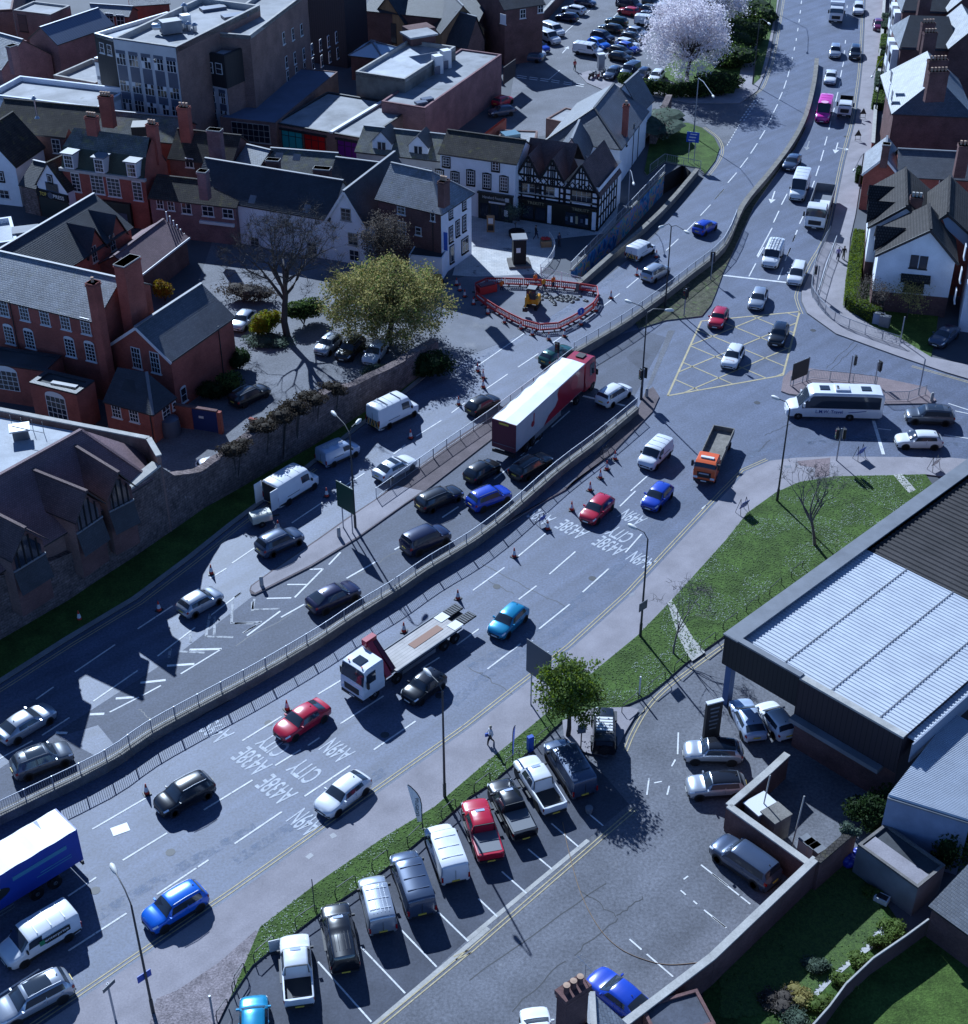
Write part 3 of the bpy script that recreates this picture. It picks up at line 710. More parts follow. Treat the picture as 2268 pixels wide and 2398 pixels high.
def make_car(key,name,L,W,H,cowl,ws,re,rb,hood,tail,wr=.745,r=.33,clad=False,rails=False,van=False,ax=(.19,.80),pano=False,roofblack=False,glassy=True,lamps=None):
 hw = W / 2
 R_ = lambda z,k=1.: (hw * wr * k,z - .10,hw * wr * .80 * k,z - .025,z)
 belt = hood + .02
 st = [(0,hw * .50,.36,.58,None),(.008,hw * .68,.27,hood - .31,None),(.025,hw * .82,.22,hood - .22,None),(.06,hw * .925,.20,hood - .14,None),(.12,hw * .98,.19,hood - .07,None),(cowl,hw,.19,hood - .01,None),
          (ws,hw,.19,belt,R_(H - .05)),(ws + .09,hw,.19,belt + .01,R_(H - .005)),((ws + re) / 2,hw,.19,belt + .02,R_(H)),(re - .06,hw * .995,.20,belt + .035,R_(H - .03,.98)),(re,hw * .985,.21,belt + .045,R_(H - .07,.96))]
 if van:
  st = st[:6] + [(ws,hw,.2,belt,R_(H - .05)),(ws + .08,hw,.2,belt + .02,R_(H)),(.6,hw,.2,belt + .02,R_(H)),(.965,hw,.22,belt + .02,R_(H - .01)),(.985,hw * .98,.24,belt,R_(H - .06,.98)),(1,hw * .95,.34,belt - .05,R_(H - .2,.95))]
 else:
  st += [(rb,hw * .95,.24,tail - .03,None)]
  if rb < .93: st += [(.97,hw * .90,.27,tail - .05,None)]
  st += [(.982,hw * .86,.30,tail - .12,None),(.994,hw * .74,.33,tail - .22,None),(1,hw * .56,.38,tail - .34,None)]
 lf = Loft(L,st,.35 if van else .75)
 root = proto(name)
 mb = MB(); lf.body(mb,m_paint0); b = part(mb,'body',root,42)
 # glass
 mb = MB(); lf.patch(mb,m_glass,cowl + .012,ws - .006,KE + .12,0,0,nx=4,nk=8); part(mb,'windscreen',root)
 if van:
  for sd_ in (1,-1):
   mb = MB(); lf.patch(mb,m_glass,ws - .03,ws + .15,KB + .12,KE - .30 if H > 2.2 else KE - .12,sd_,taper=.02,nk=3); part(mb,'door_window',root)
  mb = MB(); lf.patch(mb,m_black,.02,.985,1.2,2.6,1,d=.018); lf.patch(mb,m_black,.02,.985,1.2,2.6,-1,d=.018); part(mb,'sill_trim',root)
  for yy in (-.45,.45) if glassy else (): mb = MB(); mb.box((-L / 2 - .012,yy * hw * 1.1,H * .68),(.02,hw * .7,H * .22),m_glass); part(mb,'rear_window',root)
  mb = MB()
  for q in range(3): mb = MB(); mb.box((L * (.5 - .45 - q * .19),0,H + .008),(.05,W * .72,.02),m_paint0); part(mb,'roof_rib',root)
  for s_ in (1,-1): mb = MB(); mb.box((-L * .15,s_ * (hw + .006),1.0),(L * .28,.02,.04),m_black); part(mb,'door_track',root)
  mb = MB(); mb.box((-L / 2 - .006,0,H * .45),(.02,.025,H * .6),m_black); part(mb,'rear_door_gap',root)
 else:
  mid = ws + (re - ws) * .46
  for sd_ in (1,-1):
   mb = MB(); lf.patch(mb,m_glass,ws - .055,mid - .008,KB + .10,KE - .12,sd_,taper=.05,nk=3)
   part(mb,'front_window',root)
   mb = MB(); lf.patch(mb,m_glass,mid + .012,re - .01,KB + .10,KE - .12,sd_,taper=-.015,nk=3)
   part(mb,'rear_door_window',root)
  mb = MB(); lf.patch(mb,m_glass,re + .012,rb - .012,KE + .15,0,0,nx=3,nk=8); part(mb,'rear_window',root)
  mb = MB(); mb.beam(lf.at(mid,KB - 1.8,1) + Vector((0,.008,0)),lf.at(mid,KB - .1,1) + Vector((0,.008,0)),.012,.02,m_black)
  mb.beam(lf.at(mid,KB - 1.8,-1) - Vector((0,.008,0)),lf.at(mid,KB - .1,-1) - Vector((0,.008,0)),.012,.02,m_black)
  for sd_ in (1,-1):
   for xx in (mid - .03,re - .06): mb.box(lf.at(xx,KB - .9,sd_) + Vector((0,sd_ * .012,0)),(.18,.03,.03),m_paint0)
  part(mb,'door_handle',root)
  if clad:
   mb = MB(); lf.patch(mb,m_black,.03,.97,1.2,2.7,1,d=.012); lf.patch(mb,m_black,.03,.97,1.2,2.7,-1,d=.012); part(mb,'sill_trim',root)
  if rails:
   for sd_ in (1,-1):
    mb = MB(); mb.tube([lf.at(ws + .03,KE + .5,sd_) + Vector((0,0,.06)),lf.at((ws + re) / 2,KE + .5,sd_) + Vector((0,0,.08)),lf.at(re - .03,KE + .5,sd_) + Vector((0,0,.06))],.022,m_rail,5); part(mb,'roof_rail',root)
  if pano:
   mb = MB(); lf.patch(mb,m_glass,ws + .04,re - .14,KE + .75,0,0,nx=3,nk=6); part(mb,'glass_roof',root)
  if roofblack:
   mb = MB(); lf.patch(mb,m_roofcol,ws + .005,re - .005,KE + .05,0,0,nx=5,nk=8); part(mb,'roof_panel',root)
  mb = MB(); mb.box(lf.at(re - .04,KT) + Vector((0,0,.04)),(.10,.03,.05),m_black); part(mb,'aerial',root)
 # face and tail
 mb = MB(); mb.box((L / 2 + .004,0,.50),(.03,hw * 1.05,.13),m_black); mb.box((L / 2 - .03,0,.29),(.06,hw * 1.3,.09),m_black)
 lf.patch(mb,m_black,.004,.03,2.0,3.1,1,d=.012); lf.patch(mb,m_black,.004,.03,2.0,3.1,-1,d=.012)
 part(mb,'grille',root)
 for sd_ in (1,-1):
  mb = MB(); lf.patch(mb,m_lamp,.022,.10,4.1,5.6,sd_,d=.016); part(mb,'headlight',root)
  mb = MB()
  if van: mb.box((-L / 2 + .02,sd_ * hw * .90,H * .42),(.1,.12,H * .22),m_tail)
  else: lf.patch(mb,m_tail,.95,.985,3.6,5.2,sd_,d=.016)
  part(mb,'tail_light',root)
  mb = MB(); p = lf.at(ws - .085 if not van else ws - .06,KB + .12,sd_)
  mb.box(p + Vector((0,sd_ * .11,.05)),(.10,.19,.14 if not van else .24),m_paint0 if not van else m_black); part(mb,'wing_mirror',root)
 mb = MB(); mb.box((L / 2 + .022,0,.42),(.02,.52,.11),m_plw); part(mb,'number_plate',root)
 mb = MB(); mb.box((-L / 2 - .015,0,tail * .72 if not van else .55),(.05,.52,.11),m_ply); mb.box((-L / 2 + .03,0,.38),(.08,hw * 1.4,.16),m_black); part(mb,'rear_bumper',root)
 for xf in ax:
  x = L * (.5 - xf)
  for sd_ in (1,-1):
   y = sd_ * (hw + .006)
   wheel_parts(root,x,y,r,.22,m_steelrim if van else m_rim)
   mb = MB(); mb.lathe((x,sd_ * (hw - .12),r + .015),[(r * .9,0),(r * 1.13,.02),(r * 1.13,.118),(r * .97,.122)],m_black,18,(0,sd_,0)); part(mb,'wheel_arch',root)
 root['L'] = L; root['W'] = W; root['H'] = H
 PROTO[key] = root
 return root,lf
m_roofcol = M('roof_black',(.012,.013,.017),.2,coat=.8)
make_car('hatch','hatchback',4.1,1.77,1.48,.255,.425,.85,.945,.92,.98)
make_car('hatchp','hatchback',4.1,1.77,1.48,.255,.425,.85,.945,.92,.98,pano=True)
make_car('mini','small_hatchback',3.85,1.73,1.42,.28,.40,.86,.945,.93,.98,wr=.74)
make_car('minib','small_hatchback',3.95,1.76,1.52,.28,.40,.86,.945,.95,1.0,wr=.74,roofblack=True,clad=True)
make_car('saloon','saloon_car',4.8,1.85,1.44,.27,.425,.735,.895,.90,1.0,pano=False)
make_car('saloonp','saloon_car',4.8,1.85,1.44,.27,.425,.735,.895,.90,1.0,pano=True)
make_car('coupe','coupe',4.4,1.83,1.41,.27,.425,.80,.94,.90,1.0)
make_car('estate','estate_car',4.75,1.84,1.49,.255,.40,.90,.968,.92,1.0,rails=True)
make_car('suv','sports_utility_vehicle',4.5,1.87,1.66,.245,.39,.88,.955,1.0,1.08,wr=.73,r=.36,clad=True,rails=True)
make_car('suvp','sports_utility_vehicle',4.55,1.88,1.66,.245,.39,.88,.955,1.0,1.08,wr=.73,r=.36,clad=True,rails=True,pano=True)
make_car('fastback','sports_utility_vehicle',4.75,1.92,1.60,.25,.40,.74,.93,1.0,1.12,wr=.71,r=.37,clad=True)
make_car('bigsuv','off_road_car',4.85,1.97,1.84,.245,.36,.92,.972,1.10,1.15,wr=.78,r=.39,clad=True)
make_car('mpv','people_carrier',4.5,1.80,1.66,.19,.38,.90,.965,.98,1.06,rails=True)
make_car('vans','small_van',4.45,1.85,1.84,.205,.345,.9,.97,1.05,1.1,wr=.88,r=.32,van=True,glassy=False)
make_car('vanm','panel_van',5.0,1.98,1.97,.185,.315,.9,.97,1.12,1.1,wr=.89,r=.34,van=True,glassy=False)
make_car('vanl','high_roof_van',5.75,2.05,2.62,.155,.285,.9,.97,1.2,1.1,wr=.90,r=.36,van=True,glassy=False,ax=(.17,.77))
def make_pickup(key,bed):
 L,W,H = 5.3,1.87,1.82; hw = W / 2; zb = .36; bl = 1.08
 R_ = lambda z,k=1.: (hw * .74 * k,z - .09,hw * .62 * k,z - .015,z)
 B = lambda z: (hw * .86,bl + .02,hw * .83,z,z)
 st = [(0,hw * .72,.48,.72,None),(.012,hw * .86,.38,.84,None),(.05,hw * .96,zb,.96,None),(.13,hw,zb,1.02,None),(.235,hw,zb,1.05,None),(.345,hw,zb,bl,R_(H - .05)),(.43,hw,zb,bl,R_(H)),(.555,hw,zb,bl,R_(H - .01)),(.60,hw,zb,bl,R_(H - .07))]
 if bed == 'canopy':
  st += [(.64,hw,zb,bl,R_(H - .05)),(.965,hw * .98,zb,bl,R_(H - .06,.97)),(.985,hw * .96,.4,bl,R_(H - .25,.95)),(1,hw * .92,.48,bl - .06,(hw * .8,bl,hw * .6,bl + .01,bl + .02))]
 else:
  z = .70 if bed == 'open' else bl + .02
  st += [(.612,hw,zb,bl,(hw * .86,bl + .03,hw * .83,bl + .03,bl + .03)),(.622,hw,zb,bl,B(z)),(.965,hw * .985,zb,bl,B(z)),(.972,hw * .98,.40,bl,(hw * .86,bl + .02,hw * .83,bl + .02,bl + .02)),(.99,hw * .96,.44,bl,(hw * .86,bl + .02,hw * .83,bl + .02,bl + .02)),(1,hw * .93,.5,bl - .08,None)]
 lf = Loft(L,st,0.25); root = proto('pickup_truck')
 mb = MB(); lf.body(mb,m_paint0); part(mb,'body',root,42)
 mb = MB(); lf.patch(mb,m_glass,.247,.338,KE + .12,0,0,nx=4,nk=8); part(mb,'windscreen',root)
 for sd_ in (1,-1):
  mb = MB(); lf.patch(mb,m_glass,.30,.445,KB + .1,KE - .12,sd_,taper=.045,nk=3); part(mb,'front_window',root)
  mb = MB(); lf.patch(mb,m_glass,.462,.585,KB + .1,KE - .12,sd_,taper=-.01,nk=3); part(mb,'rear_door_window',root)
  mb = MB(); lf.patch(mb,m_lamp,.012,.07,3.6,5.6,sd_,d=.016); part(mb,'headlight',root)
  mb = MB(); lf.patch(mb,m_tail,.978,.996,3.2,5.0,sd_,d=.016); part(mb,'tail_light',root)
  mb = MB(); mb.box(lf.at(.27,KB + .1,sd_) + Vector((0,sd_ * .13,.06)),(.10,.2,.17),m_black); part(mb,'wing_mirror',root)
  mb = MB(); mb.box((.25,sd_ * (hw + .06),.42),(1.9,.14,.06),m_black); part(mb,'side_step',root)
 if bed == 'canopy':
  for sd_ in (1,-1):
   mb = MB(); lf.patch(mb,m_glass,.66,.94,KB + .14,KE - .14,sd_,nk=3); part(mb,'canopy_window',root)
  mb = MB(); lf.patch(mb,m_glass,.967,.984,KE + .2,0,0,nx=2,nk=6); part(mb,'rear_window',root)
  mb = MB()
  for k in range(5): mb.box((L * (.5 - .74),(k - 2) * .22,H - .04),(1.5,.03,.02),m_paint0)
  part(mb,'roof_rib',root)
 else:
  m_l = m_black if bed == 'open' else M('tonneau_cover',(.11,.12,.14),.45)
  mb = MB(); lf.patch(mb,m_l,.628,.962,KE + 1.0,0,0,d=.012 if bed == 'open' else .02,nx=3,nk=4);
  if bed == 'open':
   lf.patch(mb,m_l,.624,.963,KE + .02,KE + .98,1,d=-.012 * 0 + .004,nk=2); lf.patch(mb,m_l,.624,.963,KE + .02,KE + .98,-1,d=.004,nk=2)
  part(mb,'load_bed' if bed == 'open' else 'tonneau_cover',root)
  mb = MB(); mb.tube([(L * (.5 - .625),-.72,bl),(L * (.5 - .615),-.66,H - .08),(L * (.5 - .615),.66,H - .08),(L * (.5 - .625),.72,bl)],.04,m_black,6); part(mb,'roll_bar',root)
 mb = MB(); mb.box((L / 2 + .0,0,.74),(.05,hw * 1.1,.26),m_black); mb.box((L / 2 - .04,0,.42),(.10,hw * 1.5,.14),m_black); part(mb,'grille',root)
 mb = MB(); mb.box((L / 2 + .03,0,.50),(.02,.52,.11),m_plw); part(mb,'number_plate',root)
 mb = MB(); mb.box((-L / 2 - .02,0,.52),(.14,hw * 1.7,.16),m_black); mb.box((-L / 2 - .1,0,.55),(.02,.52,.11),m_ply); part(mb,'rear_bumper',root)
 mb = MB(); lf.patch(mb,M('display_card',(.25,.32,.50),.6),.352,.395,KT - .55,0,0,d=.03,nx=1,nk=4); part(mb,'price_card',root)
 for xf in (.17,.79):
  for sd_ in (1,-1):
   wheel_parts(root,L * (.5 - xf),sd_ * (hw + .015),.39,.25)
   mb = MB(); mb.lathe((L * (.5 - xf),sd_ * (hw - .12),.41),[(.34,0),(.46,.02),(.46,.135),(.40,.14)],m_black,18,(0,sd_,0)); part(mb,'wheel_arch',root)
 root['L'] = L; root['W'] = W; root['H'] = H; PROTO[key] = root
for k_,b_ in (('pickup','open'),('pickupc','cover'),('pickupk','canopy')): make_pickup(k_,b_)
SWAP = {}
def recolour(o,mats):
 for i,s in enumerate(o.material_slots):
  if s.material and s.material.name in mats:
   nm = s.material.name; s.link = 'OBJECT'; s.material = mats[nm]
 for ch in o.children: recolour(ch,mats)
VEH = []
def place(key,col,a,b,label,cat,group=None,name=None,za=.7,scale_to=None):
 """a = rear, b = front: places on the ground or points of the photo seen at height za"""
 pr = PROTO[key]
 d = b - a; d.z = 0
 c = (a + b) / 2; c.z = 0
 r = copy_tree(pr)
 for k in ('L','W','H'): del r[k]
 r.location = c; r.rotation_euler = (0,0,math.atan2(d.y,d.x))
 tag(r,label,cat,group)
 VEH.append((key,round(d.length,2),pr['L'],label))
 k = d.length / pr['L']; k = min(max(k,.93),1.07)
 r.scale = (k,1,1) if .93 < k < 1.07 else (k,1,1)
 recolour(r,{'paint': PT[col]})
 return r
def car(key,col,t,x0,y0,x1,y1,label,cat='car',group=None):
 return place(key,col,T(t,x0,y0,.7),T(t,x1,y1,.7),label,cat,group)
gL,gR,gT,gP,gC = 'traffic heading up the left carriageway','traffic coming down the right carriageway','traffic queueing at the far signals','vehicles for sale in the parking bays','cars in the far car park'
c_ = car
# left carriageway
vanA = c_('vanl','white','11',1012,1385,1312,1240,'white high roof van with yellow and black rear chevrons under the tree shadow','van',gL)
vanB = c_('vans','lilac','11',655,1640,865,1545,'small pale blue van with letters along its roof beside the stone wall','van',gL)
vanC = c_('vanl','white','21',265,75,575,-115,'white high roof van with open rear doors ahead of a compressor','van',gL)
c_('saloonp','white','11',1045,1765,1295,1630,'white saloon with a sunroof on the left carriageway',group=gL)
c_('hatchp','green','12',535,930,735,815,'green crossover car seen above the long red lorry',group=gL)
c_('hatch','black','12',10,1280,185,1190,'black hatchback with a pale reflective roof behind the red lorry on the left',group=gL)
vanD = c_('vans','white','12',1195,150,1315,80,'white small van with chevrons on its back beside two cones','van',gL)
c_('mpv','silver','12',1300,310,1425,235,'silver people carrier with roof bars beside the bridge railing',group=gL)
c_('hatch','blue','02',1670,1690,1778,1625,'blue hatchback with bright white roof alone on the upper carriageway',group=gL)
c_('hatch','silver','20',1325,880,1605,725,'silver hatchback with glowing brake light beside a cone',group=gL)
c_('saloon','silver','20',10,1800,365,1585,'silver saloon partly cut by the left edge on the left carriageway',group=gL)
c_('suvp','grey','20',110,2040,500,1890,'dark off road car with glass roof beside the pale road patch',group=gL)
c_('suv','slate','21',175,435,480,295,'grey crossover car with bright blue roof next to a compressor trailer',group=gL)
c_('fastback','plum','21',550,850,895,690,'dark plum sloping back car with sun glint on its roof',group=gL)
c_('bigsuv','navy','21',1255,415,1540,290,'boxy dark blue off road car with rear spare lights on slip road',group=gL)
c_('estate','black','21',1345,110,1650,-20,'black estate car with red tail lights below the traffic island',group=gL)
c_('suv','blue','22',5,100,280,-10,'royal blue crossover car beside the right parapet railing',group=gL)
c_('hatch','black','12',10,1770,175,1670,'black hatchback on slip road just behind the red lorry trailer',group=gL)
c_('estate','black','12',325,1760,575,1610,'black estate car with silver rails beside the long lorry rear',group=gL)
c_('mpv','white','12',960,1225,1155,1105,'white people carrier with dark glass roof waiting at stop line',group=gL)
# right carriageway
c_('vans','white','12',1430,1540,1285,1680,'white small van driving down below the central signals','van',gR)
c_('mini','red','13',75,545,20,660,'red small car with dark windscreen entering the yellow box',group=gR)
c_('hatch','silver','13',362,400,315,525,'silver hatchback just past the stop line',group=gR)
c_('minib','black','13',515,660,462,790,'black crossover car on right side of yellow box',group=gR)
vL = c_('hatch','white','13',190,815,118,955,'white hatchback with lettering on the bonnet in yellow box',group=gR)
c_('mpv','white','13',645,220,600,345,'white people carrier with sunroof by the kerb at stop line',group=gR)
vanE = c_('vanm','white','13',480,70,412,235,'white van with ladders on its roof waiting at stop line','van',gR)
c_('hatch','red','22',1015,45,850,205,'red hatchback right of two cones facing down the carriageway',group=gR)
c_('hatch','blue','22',1445,-40,1305,110,'royal blue hatchback beside the painted lane lettering',group=gR)
c_('hatch','teal','22',385,845,180,1040,'bright teal hatchback behind the flatbed lorry',group=gR)
c_('minib','black','21',1500,1340,1270,1510,'black small car with silver bonnet beside flatbed lorry cab',group=gR)
c_('saloon','red','21',660,1560,320,1780,'red saloon ahead of the flatbed lorry',group=gR)
c_('coupe','white','31',865,330,570,560,'white coupe beside the double yellow lines',group=gR)
c_('suv','black','30',1540,90,1160,290,'black crossover car passing a cone on the right carriageway',group=gR)
c_('suv','bright','30',1490,890,1070,1140,'bright blue hatchback close to the kerb',group=gR)
vanF = c_('vanm','white','30',545,1090,20,1400,'white hire van with dark lettering panel on its side','van',gR)
c_('suvp','silver','30',520,1540,-40,1830,'silver and black off road car with glass roof at bottom left',group=gR)
# right arm of the junction
c_('suvp','grey','13',1775,1330,1415,1310,'dark grey off road car with roof bars on right arm of junction',group='cars on the right arm')
c_('hatch','white','13',1690,1500,1340,1495,'white sporty hatchback on right arm under the bus',group='cars on the right arm')
c_('saloon','slate','13',1760,690,1645,780,'dark saloon parked in shade beside the white house gate')
# far queue
c_('suv','white','03',1072,30,1070,95,'white off road car nearest the kerb at the top of the road',group=gT)
c_('hatch','purple','03',1215,150,1222,210,'dark purple car on the footway by the front gardens')
c_('suv','silver','03',905,345,900,405,'silver off road car in the left lane of two side by side',group=gT)
c_('suv','black','03',1050,350,1046,415,'black off road car in the right lane of two side by side',group=gT)
c_('saloon','white','03',875,520,862,600,'white saloon ahead of the pink van',group=gT)
vanP = c_('vanl','pink','03',838,760,800,890,'bright pink high roof van','van',gT)
c_('saloon','slate','03',615,1140,558,1225,'dark grey saloon with lit headlights in front of the white van',group=gT)
c_('vanl','white','03',668,1310,615,1455,'white high roof van left of the white tipper lorry','van',gT)
# for sale, lower right
c_('pickup','white','31',432,1850,398,1400,'white pickup with open dark bed, lowest in the row of bays','pickup',gP)
c_('pickupk','black','31',740,1620,665,1195,'black pickup with glossy canopy between two white vehicles','pickup',gP)
vanK = c_('vans','silver','31',990,1355,905,1010,'small silver van with bright ribbed roof in the bays','van',gP)
PT['vanroof'] = PT['white']
vanG = c_('vanm','slate','31',1250,1240,1115,850,'grey panel van in the bays between two white roofed vans','van',gP)
vanH = c_('vanm','white','31',1470,1010,1345,680,'white panel van in the bays beside the red pickup','van',gP)
c_('pickupc','red','32',145,880,25,500,'red pickup with grey tonneau cover','pickup',gP)
c_('pickupc','black','32',375,730,190,370,'black pickup with grey tonneau cover','pickup',gP)
c_('pickup','white','32',575,560,360,220,'white pickup with open dark bed near the tree','pickup',gP)
c_('vanm','slate','32',775,450,555,100,'dark blue grey panel van dappled by tree shade','van',gP)
c_('mini','teal','31',130,2130,128,1800,'light blue small car with black bonnet stripes at the bottom edge',group=gP)
c_('minib','silver','33',205,170,-190,160,'silver small car with silver roof, upper of two by the yard wall')
c_('minib','silver','33',225,380,-170,400,'silver small car with black roof, lower of two by the yard wall')
c_('coupe','lilac','23',330,1810,195,1520,'silver blue coupe parked under the canopy beside the pillar')
c_('hatch','white','23',540,1760,400,1580,'white hatchback half hidden behind the canopy wall')
c_('bigsuv','slate','33',420,1040,25,765,'slate blue off road car parked against the yard wall')
c_('saloon','blue','32',1180,1930,830,1650,'blue saloon with black roof beside the chimney')
c_('hatch','white','32',480,2150,440,1960,'white car entering at the bottom edge left of the chimney')
# courtyard
gY = 'cars parked in the courtyard'
c_('coupe','silver','11',105,570,15,665,'silver car with dark soft top by the clipped yellow shrub',group=gY)
c_('estate','black','11',15,1210,205,1120,'black estate car in courtyard shade',group=gY)
c_('hatch','silver','11',745,745,625,850,'silver car beneath the yellow tree, leftmost of three',group=gY)
c_('estate','black','11',905,770,790,885,'black car beneath the yellow tree, middle of three',group=gY)
c_('hatch','white','11',1085,785,975,930,'white roofed silver car beneath the yellow tree, rightmost of three',group=gY)
c_('hatch','white','11',590,1205,450,1270,'white car roof showing over the stone wall',group=gY)
c_('hatch','navy','11',740,1140,610,1195,'dark blue car roof showing over the stone wall',group=gY)
c_('hatch','white','10',1490,1660,1590,1800,'white car in the yard behind the broken stone wall',group=gY)
# far car park
for k_,col,x0,y0,x1,y1,lb,ct in (
 ('estate','white',845,85,680,55,'white estate nearest the far kerb of car park','car'),('hatch','navy',790,135,640,110,'navy car between the white estate and white van in car park','car'),
 ('vans','white',540,190,690,250,'white van farther of two along the car park wall','van'),('vanm','white',480,240,665,310,'white van nearer of two along the car park wall','van'),
 ('hatch','blue',430,305,590,370,'blue car between white van and white car by wall','car'),('hatch','white',390,345,560,405,'white car between blue and grey cars by wall','car'),
 ('hatch','slate',540,425,360,405,'grey hatchback at corner of the car park wall','car'),('hatch','lilac',370,265,450,220,'pale car behind the car park wall','car'),
 ('hatch','white',215,385,290,340,'white car with roof bars below the timber building','car'),('hatch','black',150,345,230,345,'black car in shadow below the timber building','car'),
 ('vanm','navy',1090,20,1260,55,'dark van above the red car in car park','van'),('hatch','red',1240,95,1095,65,'red hatchback in car park','car'),
 ('suv','black',1260,65,1410,95,'black off road car beside the blossom tree top','car'),('hatch','navy',1250,100,1380,130,'dark blue car half behind white van by blossom','car'),
 ('vans','white',1220,150,1380,165,'white van beside the blossom tree','van'),('hatch','dkgreen',1155,165,1000,140,'dark green car in the middle rows','car'),
 ('hatch','black',1115,220,945,190,'black car in the middle rows of the car park','car'),('hatch','silver',1160,215,1300,250,'silver car right of the black car in middle rows','car'),
 ('suv','navy',900,250,1050,285,'navy off road car in the middle rows','car'),('hatch','black',1120,255,1260,290,'black car in right row behind navy one','car'),
 ('hatch','bright',880,290,1015,340,'bright blue car above white van in car park','car'),('hatch','white',1070,295,1245,340,'white car in the right hand row','car'),
 ('hatch','blue',1090,325,1230,365,'blue car below white car in right hand row','car'),('hatch','black',1025,350,1190,395,'black car below blue car in right hand row','car'),
 ('hatch','black',1035,400,1175,430,'black hatchback at end of the right hand row','car'),('vanm','white',770,355,970,385,'white panel van parked alone near the pedestrian','van'),
 ('hatch','slate',1085,500,1010,560,'slate hatchback beside the motorcycles','car'),('vans','slate',1220,490,1130,540,'slate box van behind the small tree','van'),
 ('hatch','navy',1300,510,1230,570,'navy car with pale bonnet under the blossom tree','car'),('hatch','white',1400,520,1340,590,'white car under the blossom tree edge','car'),
 ('hatch','navy',780,5,920,25,'navy car at the top edge of car park','car'),('hatch','slate',320,800,150,820,'grey convertible in the yard below brick wall','car'),('hatch','red',210,750,275,720,'dark red car tucked against the brick wall','car'),
 ('hatch','white',1440,60,1340,45,'white car behind the blossom branches','car'),('hatch','black',1290,5,1380,30,'black car at the top edge near blossom','car')):
 car(k_,col,'02',x0,y0,x1,y1,lb,ct,gC)
# ================================================================== BUILDINGS
BRK = (.24,.085,.02,.8)
m_bred = M('red_brick',(.325,.098,.075),.9,.3,var=.25,vs=.5,fine=.15,pat=(.24,.08,.008,1.1,(.26,.078,.062)),bump=.3)
m_bbrown = M('brown_brick',(.235,.150,.130),.9,.3,var=.25,vs=.4,fine=.2,pat=(.24,.08,.008,1.1,(.18,.115,.105)),bump=.3)
m_bpurp = M('purple_brick',(.25,.135,.135),.9,.3,var=.3,vs=.4,fine=.2,pat=(.24,.08,.008,1.1,(.19,.105,.115)),bump=.3)
m_bdark = M('dark_brick',(.150,.080,.074),.9,.3,var=.3,vs=.5,fine=.2,pat=(.24,.08,.008,1.1,(.115,.062,.06)),bump=.3)
m_render = M('white_render',(.74,.76,.80),.9,.3,var=.10,vs=.5,fine=.05)
m_cream = M('cream_render',(.55,.53,.50),.9,.3,var=.12,vs=.5,fine=.05)
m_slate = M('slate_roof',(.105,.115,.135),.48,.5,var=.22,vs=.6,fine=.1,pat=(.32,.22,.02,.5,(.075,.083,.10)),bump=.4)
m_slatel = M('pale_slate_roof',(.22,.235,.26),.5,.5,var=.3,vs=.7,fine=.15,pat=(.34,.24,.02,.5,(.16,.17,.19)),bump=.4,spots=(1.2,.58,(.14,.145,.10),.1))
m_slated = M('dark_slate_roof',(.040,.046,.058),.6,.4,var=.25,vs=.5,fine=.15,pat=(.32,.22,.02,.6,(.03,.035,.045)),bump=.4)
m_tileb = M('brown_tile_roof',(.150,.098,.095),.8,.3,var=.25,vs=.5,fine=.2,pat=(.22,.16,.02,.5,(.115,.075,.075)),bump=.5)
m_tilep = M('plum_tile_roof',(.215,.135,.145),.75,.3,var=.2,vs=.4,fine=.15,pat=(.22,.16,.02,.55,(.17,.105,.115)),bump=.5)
m_moss = M('mossy_tile_roof',(.060,.052,.046),.9,.3,var=.4,vs=.7,fine=.3,pat=(.3,.28,.03,.4,(.045,.04,.036)),bump=.6,spots=(1.1,.56,(.095,.085,.035),.12))
m_mossg = M('lichen_slate_roof',(.15,.155,.15),.8,.3,var=.35,vs=.7,fine=.3,pat=(.32,.24,.025,.5,(.11,.115,.11)),bump=.5,spots=(1.0,.52,(.17,.165,.085),.15))
m_pant = M('pantile_roof',(.060,.052,.050),.85,.3,var=.3,vs=.7,fine=.2,pat=(.30,.34,.07,.35,(.048,.042,.04)),bump=.8)
m_felt = M('flat_roof_felt',(.26,.265,.28),.8,.3,var=.28,vs=.3,fine=.1,streak=(R(40),.5,.12),spots=(.35,.60,(.20,.20,.20),.06))
m_feltb = M('shade_tinted_felt',(.12,.15,.22),.8,.3,var=.15,vs=.3,fine=.1)  # blue tone stands for the shadow lying on this felt
m_feltd = M('dark_flat_roof',(.05,.055,.062),.8,.3,var=.3,vs=.4,fine=.15)
m_feltw = M('white_flat_roof',(.40,.42,.45),.8,.3,var=.25,vs=.3,fine=.1,spots=(.4,.58,(.33,.34,.36),.1))
m_clad = M('black_cladding',(.020,.021,.025),.6,.4,pat=(.35,50,.03,.4,(.024,.024,.028)))
m_cladp = M('dark_plum_cladding',(.034,.026,.034),.6,.4,pat=(.4,50,.03,.4,(.034,.026,.032)))
m_wood = M('timber_cladding',(.34,.215,.12),.8,.3,var=.15,vs=.8,pat=(.15,50,.01,.6,(.29,.18,.10)))
m_frame = M('white_window_frame',(.66,.66,.66),.5)
m_pane = M('window_glass',(.018,.024,.036),.08,.8)
m_beam = M('black_timber',(.012,.012,.014),.7,.3)
m_lead = M('lead_flashing',(.17,.18,.20),.6,.4,var=.2)
m_pot = M('clay_chimney_pot',(.42,.28,.20),.85,.3,var=.2)
m_gutter = M('gutter',(.02,.02,.023),.5)
m_panel = M('concrete_panel',(.50,.50,.51),.85,.3,var=.1,vs=.4)
m_spand = M('blue_grey_spandrel',(.075,.095,.14),.35,.5,var=.1)
